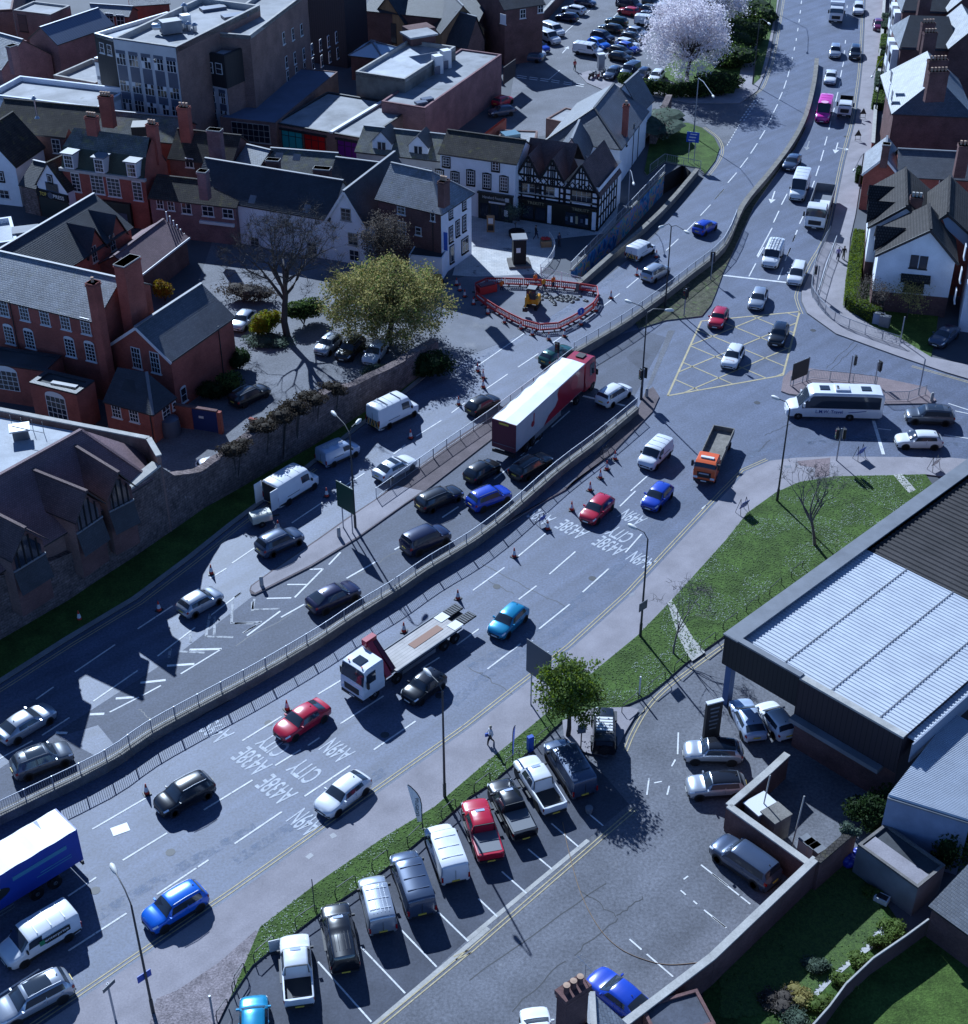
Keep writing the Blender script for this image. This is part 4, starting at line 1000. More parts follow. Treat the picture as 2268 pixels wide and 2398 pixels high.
m_stone = M('sandstone_rubble',(.19,.145,.14),.95,.3,var=.35,vs=.8,fine=.4,fs=3,pat=(.55,.25,.03,.55,(.145,.11,.105)),bump=1.,spots=(1.5,.66,(.24,.21,.19),.03))
m_corr = M('corrugated_sheet',(.48,.51,.56),.5,.5,var=.10,vs=.6,fine=.05)
m_corrd = M('weathered_black_roof',(.035,.030,.030),.75,.4,var=.35,vs=.5,fine=.3)
def q(t,x,y): return (t,x,y)
class House:
 def __init__(s,name,label,A,B,z,C=None,ridge=None,zr=None,d=None,cat='building',base=0.,ztop=None,group=None,pitch=30.):
  a,b = T(*A,z),T(*B,z); a.z = b.z = 0
  s.u = (b - a).normalized(); s.v = Vector((-s.u.y,s.u.x,0)); s.L = (b - a).length
  if C: d = (T(*C,z) - b).dot(s.v)
  if ridge and pitch:
   lo,hi = z + .2,z + 9
   for _ in range(40):
    zr = (lo + hi) / 2
    if (T(*ridge,zr) - a).dot(s.v) * math.tan(R(pitch)) > zr - z: lo = zr
    else: hi = zr
  if ridge: d = 2 * (T(*ridge,zr) - a).dot(s.v)
  s.d = d; s.a,s.b,s.c,s.e = a,b,b + s.v * d,a + s.v * d
  s.z = ztop or z; s.base = base; s.zr = zr
  s.root = thing(name,label,cat,(a.x,a.y,base),group=group); s.wins = []
  s.roof = None
 def pt(s,i,j,z): return s.a + s.u * i + s.v * j + Vector((0,0,z))
 def walls(s,m,plinth=None,mats=None):
  mb = MB(); c = [s.a,s.b,s.c,s.e]
  for i in range(4):
   p,r = c[i],c[(i + 1) % 4]; k = (mats or {}).get(i,m)
   z0 = s.base
   if plinth:
    pm,ph = plinth
    mb.face([p + Vector((0,0,z0)),r + Vector((0,0,z0)),r + Vector((0,0,ph)),p + Vector((0,0,ph))],pm); z0 = ph
   mb.face([p + Vector((0,0,z0)),r + Vector((0,0,z0)),r + Vector((0,0,s.z)),p + Vector((0,0,s.z))],k)
  s.wm = mb; s.wmat = m; return s
 def slab(s,mb,pts,m,th=.14):
  pts = [Vector(p) for p in pts]; n = (pts[1] - pts[0]).cross(pts[2] - pts[0])
  if n.z < 0: pts = pts[::-1]
  lo = [p - Vector((0,0,th)) for p in pts]
  mb.face(pts,m); mb.face(lo[::-1],m_gutter)
  for i in range(len(pts)):
   j = (i + 1) % len(pts); mb.face([lo[i],lo[j],pts[j],pts[i]],m_gutter)
 def gable(s,m,axis='u',zr=None,o=.3,verge=None,at=.5):
  zr = zr or s.zr; mb = MB(); L,d,z = s.L,s.d,s.z
  if axis == 'u':
   h = d * at; k1 = (zr - z) / h; k2 = (zr - z) / (d - h); r0,r1 = s.pt(-o,h,zr),s.pt(L + o,h,zr)
   s.slab(mb,[s.pt(-o,-o,z - o * k1),s.pt(L + o,-o,z - o * k1),r1,r0],m); s.slab(mb,[s.pt(L + o,d + o,z - o * k2),s.pt(-o,d + o,z - o * k2),r0,r1],m)
   for i in (0,L): s.wm.face([s.pt(i,0,z),s.pt(i,d,z),s.pt(i,h,zr - .02)] if i == 0 else [s.pt(i,0,z),s.pt(i,d,z),s.pt(i,h,zr - .02)][::1],s.wmat)
  else:
   h = L * at; k1 = (zr - z) / h; k2 = (zr - z) / (L - h); r0,r1 = s.pt(h,-o,zr),s.pt(h,d + o,zr)
   s.slab(mb,[s.pt(-o,-o,z - o * k1),s.pt(-o,d + o,z - o * k1),r1,r0],m); s.slab(mb,[s.pt(L + o,-o,z - o * k2),s.pt(L + o,d + o,z - o * k2),r1,r0],m)
   for j in (0,d): s.wm.face([s.pt(0,j,z),s.pt(L,j,z),s.pt(h,j,zr - .02)],s.wmat)
   if verge:
    for pa,pb in ((s.pt(-o,-o - .03,z - o * k1 - .16),s.pt(h,-o - .03,zr - .16)),(s.pt(h,-o - .03,zr - .16),s.pt(L + o,-o - .03,z - o * k2 - .16))): mb.beam(pa,pb,.06,.28,verge)
  mb.beam(r0 + Vector((0,0,.03)),r1 + Vector((0,0,.03)),.28,.12,m_lead if m in (m_slate,m_slatel,m_slated,m_mossg) else m)
  s.roof = mb; s.ridge = (r0,r1); return s
 def hip(s,m,zr=None,i0=None,i1=None,o=.3):
  """ridge along u, hipped at each end by i0, i1 metres (None = gable)"""
  zr = zr or s.zr; L,d,z = s.L,s.d,s.z; h = d / 2; k = (zr - z) / h; mb = MB()
  A,B,Cc,E = s.pt(-o,-o,z - o * k),s.pt(L + o,-o,z - o * k),s.pt(L + o,d + o,z - o * k),s.pt(-o,d + o,z - o * k)
  r0 = s.pt(i0,h,zr) if i0 else s.pt(-o,h,zr); r1 = s.pt(L - i1,h,zr) if i1 else s.pt(L + o,h,zr)
  s.slab(mb,[A,B,r1,r0],m); s.slab(mb,[Cc,E,r0,r1],m)
  if i0: s.slab(mb,[E,A,r0],m)
  else: s.wm.face([s.pt(0,0,z),s.pt(0,d,z),s.pt(0,h,zr)],s.wmat)
  if i1: s.slab(mb,[B,Cc,r1],m)
  else: s.wm.face([s.pt(L,0,z),s.pt(L,d,z),s.pt(L,h,zr)],s.wmat)
  up = Vector((0,0,.03))
  mb.beam(r0 + up,r1 + up,.26,.12,m_lead)
  if i1: mb.beam(B + up,r1 + up,.24,.1,m_lead); mb.beam(Cc + up,r1 + up,.24,.1,m_lead)
  if i0: mb.beam(A + up,r0 + up,.24,.1,m_lead)
  s.roof = mb; return s
 def flat(s,m,par=.5,t=.25,cope=None):
  mb = MB(); z = s.z
  mb.sheet([s.pt(t * .5,t * .5,0),s.pt(s.L - t * .5,t * .5,0),s.pt(s.L - t * .5,s.d - t * .5,0),s.pt(t * .5,s.d - t * .5,0)],m,z - par)
  for p,r in ((s.pt(0,t / 2,z),s.pt(s.L,t / 2,z)),(s.pt(s.L - t / 2,t,z),s.pt(s.L - t / 2,s.d - t,z)),(s.pt(s.L,s.d - t / 2,z),s.pt(0,s.d - t / 2,z)),(s.pt(t / 2,s.d - t,z),s.pt(t / 2,t,z))):
   mb.beam(p + Vector((0,0,-par / 2 + .03)),r + Vector((0,0,-par / 2 + .03)),t,par + .06,cope or s.wmat)
  s.roof = mb; return s
 def extra(s,pts,m,th=.12):
  """another roof plane through given points"""
  s.slab(s.roof,pts,m,th); return s
 def done(s):
  s.wall_o = s.wm.build('wall',s.root)
  if s.roof: s.roof_o = s.roof.build('roof',s.root)
  else: s.roof_o = s.root
  for f in s.wins: f()
  return s
 def seg(s,w): c = [s.a,s.b,s.c,s.e]; return c[w],c[(w + 1) % 4]
 def win(s,w,t,x,y,wd,ht,cols=2,rows=2,frame=None,pane=None,arch=False,sill=True):
  s.wins.append(lambda: s._win(w,t,x,y,wd,ht,cols,rows,frame or m_frame,pane or m_pane,arch,sill)); return s
 def row(s,w,t,x0,y0,x1,y1,n,wd,ht,**k):
  for i in range(n):
   f = i / max(1,n - 1); s.win(w,t,x0 + (x1 - x0) * f,y0 + (y1 - y0) * f,wd,ht,**k)
  return s
 def _win(s,w,t,x,y,wd,ht,cols,rows,frame,pane,arch,sill,name='window'):
  p,r = s.seg(w); dist,z = on_wall(t,x,y,p,r)
  u = (r - p).normalized(); n = Vector((u.y,-u.x,0)); c = p + u * dist + Vector((0,0,z))
  ax = (u,n,Vector((0,0,1)))
  mb = MB(); mb.box(c + n * .02,(wd,.08,ht),frame,ax=ax); po = .072
  if frame is m_beam: mb.box(c + n * .03,(wd - .26,.1,ht - .26),m_frame,ax=ax); wd -= .22; ht -= .22; po = .092
  if sill: mb.box(c + n * .07 - Vector((0,0,ht / 2 + (.05 if frame is not m_beam else .16))),(wd + .2,.16,.1),frame,ax=ax)
  if arch:
   top = c + n * .02 + Vector((0,0,ht / 2)); pr = [top + u * (math.cos(a) * wd / 2) + Vector((0,0,math.sin(a) * wd * .22)) + n * .04 for a in [math.pi * k / 8 for k in range(9)]]
   mb.face(pr,frame)
  o = mb.build(name,s.root,weld=False)
  mb = MB(); g = .07; cw = (wd - .1) / cols; rh = (ht - .1) / rows
  for i in range(cols):
   for j in range(rows):
    e = c + u * (-(wd - .1) / 2 + (i + .5) * cw) + Vector((0,0,-(ht - .1) / 2 + (j + .5) * rh)) + n * po
    a_,b_ = u * (cw - g) / 2,Vector((0,0,(rh - g) / 2))
    mb.face([e - a_ - b_,e + a_ - b_,e + a_ + b_,e - a_ + b_],pane)
  pn = mb.build('pane',o,weld=False); pn.location = (0,0,0)
  return o
 def chimney(s,t,x,y,z,w,d,drop,pots=2,m=None,rot=None,potm=None):
  c = T(t,x,y,z); rz = math.atan2(s.u.y,s.u.x) if rot is None else rot
  m = m or m_bdark
  def go():
   mb = MB(); mb.box(c - Vector((0,0,drop / 2)),(w,d,drop),m,rz); mb.box(c - Vector((0,0,.28)),(w + .14,d + .14,.16),m,rz); mb.box(c - Vector((0,0,.06)),(w + .1,d + .1,.12),m_conc if pots == 0 else m,rz)
   o = mb.build('chimney',s.roof_o)
   for k in range(pots):
    e = c + Vector((math.cos(rz),math.sin(rz),0)) * ((k + .5) / pots - .5) * w * .92
    mp = MB(); mp.lathe(e,[(.15,0),(.13,.35),(.17,.4),(.16,.5)],potm or m_pot,8)
    po = mp.build('chimney_pot',o,smooth=40)
  s.wins.append(go); return s
 def part(s,name,mb,parent=None): s.wins.append(lambda: mb.build(name,parent or s.root)); return s
 def on(s,w,dist,z,outd=0.):
  p,r = s.seg(w); u = (r - p).normalized(); n = Vector((u.y,-u.x,0)); return p + u * dist + n * outd + Vector((0,0,z))
 def axes(s,w):
  p,r = s.seg(w); u = (r - p).normalized(); return u,Vector((u.y,-u.x,0)),Vector((0,0,1))
 def strip(s,w,mb,d0,z0,d1,z1,wd,m,outd=.05):
  u,n,_ = s.axes(w); mb.beam(s.on(w,d0,z0,outd),s.on(w,d1,z1,outd),wd,.1,m,up=tuple(u.cross(n) if False else n))
 def pipe(s,w,t,x,y):
  p,r = s.seg(w); ds,_ = on_wall(t,x,y,p,r); mb = MB(); mb.tube([s.on(w,ds,s.base,.08),s.on(w,ds,s.z,.08)],.05,m_gutter,6); return s.part('drainpipe',mb)
def V(t,x,y,z): return T(t,x,y,z)
# ---- main red brick house on the left
h = House('red_brick_house','three storey red brick house with grey slate roof and tall chimney at left',q('10',-180,420),q('10',700,628),9.0,ridge=q('10',500,232),zr=12.2)
h.walls(m_bred).gable(m_slatel,o=.2)
h.row(0,'10',30,535,630,668,5,1.15,1.75,cols=3,rows=4)
for x,y in ((72,733),(220,765),(517,825),(665,858)): h.win(0,'10',x,y,1.2,2.0,3,5,arch=True)
h.chimney('10',680,345,13.2,.95,1.0,13.2,1,m=m_bred).chimney('10',930,185,13.8,1.2,2.6,8,0,m=m_bred)
h.pipe(0,'10',95,600); h.done()
h2 = House('brick_bay_annexe','low red brick annexe with dark flat roof and tall arched window',q('10',215,1082),q('10',560,1167),4.3,C=q('10',700,1070))
h2.walls(m_bred).flat(m_feltd,.12,.5,m_slated); h2.win(0,'10',420,1265,2.3,2.5,4,4,arch=True,sill=False);
mb = MB(); c0 = V('10',380,1078,4.45); c1 = V('10',565,1112,4.45); mb.beam(c0,c1,.5,.12,m_lead); h2.part('rooflight',mb); h2.done()
h3 = House('brick_link_block','single storey brick link with dark lean to roof under the sash windows',q('10',-200,920),q('10',330,1000),4.3,C=q('10',420,880))
h3.walls(m_bred).flat(m_feltd,.12,.4,m_slated); h3.win(0,'10',60,1065,2.4,2.2,4,4,arch=True,sill=False); h3.done()
# ---- two storey gabled wing
h = House('brick_gable_house','two storey red brick house with white bargeboards and grey slate roof',q('10',815,790),q('10',1250,908),5.9,C=q('10',1690,590))
h.walls(m_bred).gable(m_slate,'v',8.6,.25,m_frame)
h.win(0,'10',1003,900,1.1,2.3,3,4).win(0,'10',1140,935,1.1,2.3,3,4)
h.win(1,'10',1345,1170,.9,1.6,1,2,arch=True); h.pipe(1,'10',1610,800); h.done()
h = House('hipped_brick_annexe','single storey brick annexe with hipped dark slate roof below the gable',q('10',765,1220),q('10',1118,1312),3.2,C=q('10',1288,1190))
h.walls(m_bred); h.roof = MB()
A_,B_,C_ = V('10',752,1222,3.2),V('10',1122,1322,3.2),V('10',1298,1190,3.2); r0,r1 = V('10',862,968,5.6),V('10',1075,1005,5.6)
h.slab(h.roof,[A_,B_,r1,r0],m_slated); h.slab(h.roof,[B_,C_,r1],m_slated); h.roof.beam(B_ + Vector((0,0,.04)),r1 + Vector((0,0,.04)),.3,.1,m_lead)
h.win(0,'10',857,1293,1.05,1.35,3,3).win(0,'10',985,1325,1.05,1.35,3,3).win(1,'10',1217,1300,1.2,1.35,2,3).win(1,'10',1275,1250,.6,.8,1,2); h.pipe(0,'10',1115,1400); h.done()
# gate wall with blue gate
t = thing('gate_wall','short red brick wall with a blue metal gate beside the hipped annexe','wall',T('10',1305,1420))
g0,g1,g2 = T('10',1305,1400),T('10',1610,1450),T('10',1425,1420); mb = MB(); mb.beam(g0 + Vector((0,0,1.2)),g2 + Vector((0,0,1.2)),.3,2.4,m_bred); mb.beam(g1 + Vector((0,0,1.2)),g1 + (g1 - g0).normalized() * .4 + Vector((0,0,1.2)),.4,2.4,m_bred); mb.beam(g0 + Vector((0,0,2.45)),g1 + Vector((0,0,2.45)),.4,.12,m_bdark); mb.build('brickwork',t)
m_gate = M('blue_gate',(.012,.03,.13),.5); mb = MB(); mb.beam(g2 + Vector((0,0,1.15)),g1 + Vector((0,0,1.15)),.1,2.3,m_gate); mb.build('gate',t)
mb = MB(); gm = g2.lerp(g1,.35) + Vector((0,0,1.5)); un = (g1 - g0).normalized(); mb.box(gm + Vector((un.y,-un.x,0)) * .08,(.5,.03,.25),m_frame,ax=(un,Vector((un.y,-un.x,0)),Vector((0,0,1)))); mb.build('notice',t)
t = thing('yard_gate','blue metal gate with brick pier against the ivy topped wall','gate',T('11',120,1500)); a,b = T('11',125,1520),T('11',300,1560)
mb = MB(); mb.beam(a + Vector((0,0,1.3)),b + Vector((0,0,1.3)),.1,2.5,m_gate); mb.build('gate_leaf',t); mb = MB(); mb.beam(a + Vector((0,0,2.65)),b + Vector((0,0,2.65)),.35,.15,m_bred); mb.build('capping',t)
# ---- school like building with long slate roof and dormers
a,b = V('10',100,480,5.6),V('00',955,1655,5.6)
h = House('long_slate_house','red brick building with long dark slate roof and two gabled dormers',q('10',100,480),q('00',955,1655),5.6,ridge=q('00',420,1575),zr=9.8,pitch=34)
h.walls(m_bred).gable(m_slated,'u',o=.25)
for (x,y,ax_,ay) in ((700,1800,665,1700),(855,1700,795,1612)):
 ds,_ = on_wall('00',x,y,h.a,h.b); n = -h.v
 w_ = 1.5; p0,p1,ap = h.on(0,ds - w_,5.4,.02),h.on(0,ds + w_,5.4,.02),h.on(0,ds,8.0,.02)
 h.wm.face([h.on(0,ds - w_,0,.02),h.on(0,ds + w_,0,.02),p1,ap,p0],m_bred)
 bk = h.v * 4.2
 h.slab(h.roof,[p0 - h.u * .3 - h.v * .3 - Vector((0,0,.4)),ap - h.v * .3,ap + bk,p0 + bk * .2 - h.u * .3 - Vector((0,0,.3))],m_slated); h.slab(h.roof,[p1 + h.u * .3 - h.v * .3 - Vector((0,0,.4)),ap - h.v * .3,ap + bk,p1 + bk * .2 + h.u * .3 - Vector((0,0,.3))],m_slated)
h.win(0,'00',825,1775,.9,1.9,2,3,frame=m_conc).win(0,'10',690,140,.9,1.9,2,3,frame=m_conc); h.done()
# ---- purple tiled wing with open porch
h = House('porch_wing','low brick wing with plum tiled roof and white timbered porch gable',q('10',1030,275),q('10',1365,15),3.4,ridge=q('00',1150,1640),zr=6.6)
h.walls(m_bdark).gable(m_tilep,'u',o=.3)
mb = MB()
for k in range(6):
 f = k / 6; c_ = h.pt(h.L + .35,h.d * (.08 + f * .42),3.4 + .1); mb.beam(c_,c_ + Vector((0,0,(6.6 - 3.4) * (.1 + f * .9) - .2)),.14,.14,m_frame)
h.part('porch_gable',mb)
mb = MB(); mb.beam(h.pt(-.3,-.32,3.2),h.pt(h.L + .3,-.32,3.2),.08,.22,m_frame); h.part('fascia',mb); h.done()
# ---- timber gabled hall over the old wall (left edge)
t = thing('gabled_hall','hall with plum tiled roof and three gabled window bays above the stone wall','building',P(100,1350))
def px3(x,y,z): return P(x,y,z)
class _R: pass
hh = House.__new__(House); hh.roof = MB(); hh.wm = MB()
R0,R1,E1,E2 = P(-160,1200,10.4),P(190,1006,10.4),P(359,1123,6.2),P(334,1052,6.2)
EL = P(-160,1440,6.2)
d_ = (R1 - R0); EL = E1 - d_.normalized() * 30; EL.z = 6.2
EB = E2 - d_.normalized() * 30
hh.slab(hh.roof,[EL,E1,R1,R0],m_tilep); hh.slab(hh.roof,[E1,E2,R1],m_tilep); hh.slab(hh.roof,[E2,EB,R0,R1],m_tilep)
hh.roof.beam(R0,R1,.3,.14,m_tilep); hh.roof.beam(E1,R1,.26,.12,m_tilep)
hh.roof.build('main_roof',t)
i_ = .5; un = d_.normalized(); nn = Vector((un.y,-un.x,0))
mb = MB(); q4 = [EL - nn * i_,E1 - nn * i_ - un * i_,E2 + nn * i_ - un * i_,EB + nn * i_]
for k in range(4):
 p0,p1 = q4[k],q4[(k + 1) % 4]; mb.face([(p0.x,p0.y,0),(p1.x,p1.y,0),(p1.x,p1.y,6.1),(p0.x,p0.y,6.1)],m_bbrown)
mb.build('wall',t)
for k,(ap,lf,rt,bk) in enumerate((((278,1127),(252,1175),(322,1140),(159,1068)),((210,1165),(178,1226),(249,1178),(90,1103)),((63,1253),(28,1316),(115,1263),(-40,1200)))):
 za,ze = 9.8,7.7
 AP,LF,RT = P(*ap,za),P(*lf,ze),P(*rt,ze)
 e = (RT - LF); e.z = 0; e.normalize(); back = Vector((-e.y,e.x,0)); mid = (LF + RT) / 2; AP = Vector((mid.x,mid.y,za))
 dp = 6.2
 bay = MB(); hh.slab(bay,[LF,AP,AP + back * dp,LF + back * dp],m_tileb); hh.slab(bay,[RT,AP,AP + back * dp,RT + back * dp],m_tilep); bay.beam(AP,AP + back * dp,.26,.14,m_tileb)  # right slope in plum for its pinker sunlight, left slope in brown
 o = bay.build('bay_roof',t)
 L2,R2,A2 = LF + back * .5 + e * .25,RT + back * .5 - e * .25,AP + back * .5
 mw = MB(); mw.face([(L2.x,L2.y,2),(R2.x,R2.y,2),(R2.x,R2.y,ze - .1),(A2.x,A2.y,za - .25),(L2.x,L2.y,ze - .1)],m_bdark)
 for s_,p_ in ((-1,L2),(1,R2)):
  b2 = p_ + back * 6; f_ = [(p_.x,p_.y,2),(b2.x,b2.y,2),(b2.x,b2.y,ze - .1),(p_.x,p_.y,ze - .1)]; mw.face(f_ if s_ > 0 else f_[::-1],m_bbrown)
 mw.build('bay_wall',t)
 gl = MB(); f2 = -back * .06; wz = 6.4
 gl.face([Vector((L2.x,L2.y,wz)) + e * .3 + f2,Vector((R2.x,R2.y,wz)) - e * .3 + f2,Vector((R2.x,R2.y,ze - .3)) - e * .3 + f2,Vector((A2.x,A2.y,za - .8)) + f2,Vector((L2.x,L2.y,ze - .3)) + e * .3 + f2],m_pane)
 g_ = gl.build('bay_window',t)
 mu = MB()
 for m_ in range(1,5):
  p_ = L2.lerp(R2,m_ / 5) + f2 * 1.6; hz = ze - .2 + (za - ze - .4) * (1 - abs(m_ / 5 - .5) * 2); mu.beam(Vector((p_.x,p_.y,wz)),Vector((p_.x,p_.y,hz)),.1,.1,m_beam)
 mu.beam(L2 * 1 + f2 + Vector((0,0,wz - ze)),R2 + f2 + Vector((0,0,wz - ze)),.18,.15,m_lead)
 mu.build('mullion',g_).location = (0,0,0)
 ld = MB(); q0,q1 = L2 + f2,R2 + f2; ld.face([Vector((q0.x,q0.y,4.3)) - back * .5,Vector((q1.x,q1.y,4.3)) - back * .5,Vector((q1.x,q1.y,wz - .2)),Vector((q0.x,q0.y,wz - .2))],m_slated)
 ld.build('lead_apron',t)
mb = MB(); fl = [V('10',-250,1290,7.5),V('10',560,1440,7.5),V('10',0,1745,7.5),V('10',-350,1900,7.5)]; mb.sheet(fl,m_feltw,7.5); mb.build('flat_roof',t)
mb = MB(); pp = [V('10',-250,1232,7.9),V('10',1090,1492,7.9),V('10',1165,1620,7.9)]
for k in range(2): mb.beam(pp[k] - Vector((0,0,3.95)),pp[k + 1] - Vector((0,0,3.95)),.35,7.9,m_bbrown); mb.beam(pp[k] + Vector((0,0,.05)),pp[k + 1] + Vector((0,0,.05)),.5,.12,m_conc)
mb.build('parapet',t)
mb = MB(); c = V('10',155,1470,7.7); mb.box(c + Vector((0,0,.25)),(1.3,1,.9),m_lead,.3); mb.box(c + Vector((0,0,.8)),(1.7,1.4,.15),m_frame,.3); mb.build('roof_vent',t)
mb = MB()
for k in range(4):
 p0 = V('10',90 + 78 * k,1400 + 17 * k,7.5); mb.tube([p0,p0 + Vector((0,0,1.1))],.03,m_lead,5)
mb.tube([V('10',90,1400,8.6),V('10',324,1451,8.6)],.03,m_lead,5); mb.build('handrail',t)
# ---- city wall of rubble stone
CW = [((-300,1660),6.5),((0,1502),6.0),((160,1409),4.3),((240,1355),4.1),((300,1316),4.2),((318,1304),6.4),((400,1248),6.9),((425,1231),5.2),((480,1192),3.9),((520,1170),4.1),((600,1124),4.7),((680,1077),5.1),((729,1049),5.0),((780,1016),4.6),((838,978),3.6),((937,918),3.2),((975,889),3.0),((1028,842),2.3)]
base = [P(*p) for p,z in CW]; t = thing('stone_city_wall','old sandstone rubble wall with broken ivy covered top along the left road','wall',base[1])
mb = MB(); bk = off(base,.9)
for i in range(len(CW) - 1):
 n_ = 5
 for k in range(n_):
  f0,f1 = k / n_,(k + 1) / n_
  z0 = CW[i][1] + (CW[i + 1][1] - CW[i][1]) * f0; z1 = CW[i][1] + (CW[i + 1][1] - CW[i][1]) * f1
  z0 += .18 * noise.noise(base[i].lerp(base[i + 1],f0) * .9); z1 += .18 * noise.noise(base[i].lerp(base[i + 1],f1) * .9)
  a,b,c,d = base[i].lerp(base[i + 1],f0),base[i].lerp(base[i + 1],f1),bk[i].lerp(bk[i + 1],f1),bk[i].lerp(bk[i + 1],f0)
  up0,up1 = Vector((0,0,z0)),Vector((0,0,z1))
  mb.face([a,b,b + up1,a + up0],m_stone); mb.face([a + up0,b + up1,c + up1,d + up0],m_stone); mb.face([c,d,d + up0,c + up1],m_stone)
mb.build('rubble_wall',t)
mb = MB()
for (i,j) in ((5,6),):
 a,b = base[i].lerp(bk[i],.5),base[j].lerp(bk[j],.5); mb.beam(a + Vector((0,0,CW[i][1] + .05)),b + Vector((0,0,CW[j][1] + .05)),1.0,.2,m_conc)
a,b = P(112,1277,5.2),P(146,1258,5.2); mb.beam(a,b,.8,.2,m_conc)
mb.build('coping_stone',t)
# ---- white gabled building with long dark roof behind bare trees
h = House('white_gabled_house','white rendered house with steep dark slate gable facing the courtyard',q('01',680,1592),q('01',952,1640),5.3,d=13.)
h.walls(m_render).gable(m_slated,'v',9.0,.25,m_frame); h.win(0,'01',815,1570,1.3,1.5,2,3,frame=m_conc).win(0,'11',878,150,1.3,1.4,2,2).win(0,'11',868,30,1.3,1.5,2,3,frame=m_conc); h.done()
h = House('long_white_house','long white house with sweeping dark slate roof behind the bare tree',q('01',-300,1425),q('01',690,1595),5.3,ridge=q('01',430,1262),zr=9.2,pitch=42)
h.walls(m_render).gable(m_slated,'u',o=.25); h.win(0,'11',150,60,1.2,1.5,2,3,frame=m_conc).win(0,'11',570,100,1.2,1.5,2,3,frame=m_conc)
mb = MB()
for x,y in ((130,1460),(530,1530)):
 c = V('01',x,y,6.6); mb.box(c,(.8,1.0,.12),m_lead,ax=(h.u,(h.v + Vector((0,0,1.0))).normalized(),h.u.cross((h.v + Vector((0,0,1.0))).normalized())))
h.part('rooflight',mb); h.done()
# ---- corner house, brick flank and white front
h = House('corner_house','three storey corner house with brick flank, white front and hipped slate roof',q('01',1050,1440),q('01',1510,1548),7.9,C=q('01',1738,1402))
h.walls(m_bdark,mats={1: m_render}).hip(m_slatel,10.8,i0=None,i1=3.2)
for x,y,w_,t_,c_,r_ in ((1220,1530,1.1,1.3,2,3),(1452,1582,.6,1.2,1,2),(1123,1632,.7,.9,1,2),(1227,1678,1.1,2.0,3,5),(1347,1692,.8,1.0,1,2)): h.win(0,'01',x,y,w_,t_,c_,r_)
for x,y,t_ in ((1582,1555,1.5),(1680,1490,1.5),(1583,1715,2.0),(1632,1670,2.0),(1680,1635,2.0)): h.win(1,'01',x,y,.95,t_,2,4,frame=m_beam)
h.win(1,'11',1685,75,1.6,1.9,2,2,frame=m_beam).win(1,'11',1590,140,1.0,2.2,1,1,frame=m_beam)
h.chimney('01',1530,1320,12.0,.8,1.3,3,4); h.pipe(0,'01',1455,1750)
mb = MB(); u,n,w_ = h.axes(1); c = h.on(1,.35,4.2,.35); mb.box(c,(.06,.5,2.2),M('blue_banner',(.03,.12,.5),.5),ax=(u,n,w_)); h.part('hanging_sign',mb); h.done()
h = House('white_outhouse','low white lean to in front of the brick corner house',q('11',1275,148),q('11',1518,172),2.8,C=q('11',1530,95)); h.walls(m_render).flat(m_feltd,.05,.1); h.done()
# ---- white house with dormers
h = House('dormer_house','white two storey house with two white dormers in a mossy roof',q('01',890,1102),q('01',1505,1172),6.2,ridge=q('01',1240,952),zr=9.4)
h.walls(m_cream).gable(m_mossg,'u',o=.2)
for x,y in ((1068,1085),(1335,1118)):
 ds,zz = on_wall('01',x,y + 45,h.a,h.b)
 w_ = 1.25; fr = MB(); zb_,ze_,zp_ = 5.9,7.6,8.9; dd = -.6
 p0,p1,ap = h.on(0,ds - w_,ze_,dd),h.on(0,ds + w_,ze_,dd),h.on(0,ds,zp_,dd)
 fr.face([h.on(0,ds - w_,zb_,dd),h.on(0,ds + w_,zb_,dd),p1,ap,p0],m_render)
 bk_ = h.v * 3.2
 for s_,p_ in ((-1,p0),(1,p1)):
  lo = h.on(0,ds + s_ * w_,zb_,dd); f_ = [lo,lo + bk_,p_ + bk_,p_]; fr.face(f_ if s_ > 0 else f_[::-1],m_render)
  h.slab(fr,[p_ + h.u * s_ * .2 - h.v * .2 - Vector((0,0,.2)),ap - h.v * .2,ap + bk_,p_ + bk_ + h.u * s_ * .2 - Vector((0,0,.2))],m_slated,.1)
 fr.box(h.on(0,ds,6.9,dd + .03),(1.2,.08,1.25),m_frame,ax=h.axes(0))
 fr.box(h.on(0,ds - .28,6.9,dd + .06),(.46,.06,1.05),m_pane,ax=h.axes(0)); fr.box(h.on(0,ds + .28,6.9,dd + .06),(.46,.06,1.05),m_pane,ax=h.axes(0))
 h.part('dormer',fr)
h.row(0,'01',1010,1205,1405,1253,3,1.4,.9,cols=3,rows=1); h.done()
# ---- bank with mossy roof
h = House('white_bank_house','three storey white fronted bank with mossy roof and dark green shopfront',q('02',-215,1112),q('02',338,1190),7.8,ridge=q('02',150,992),zr=11.)
h.walls(m_render).gable(m_moss,'u',o=.25)
for x,y in ((-170,1185),(192,1215)): h.win(0,'02',x,y,1.15,1.35,2,3,frame=m_beam)
for x,y in ((-228 + 10,1295),(-105,1312),(10,1300),(128,1325),(253,1345)): h.win(0,'02',x,y,1.2,2.0,3,4,frame=m_beam,arch=True)
m_shop = M('dark_shopfront',(.018,.024,.024),.45); ax = h.axes(0); mb = MB()
d0,_ = on_wall('02',70,1500,h.a,h.b); d1 = h.L - .25
mb.box(h.on(0,(d0 + d1) / 2,1.75,.12),(d1 - d0,.3,3.5),m_shop,ax=ax); mb.box(h.on(0,(d0 + d1) / 2,3.45,.2),(d1 - d0 + .2,.5,.18),m_shop,ax=ax); h.part('shopfront',mb)
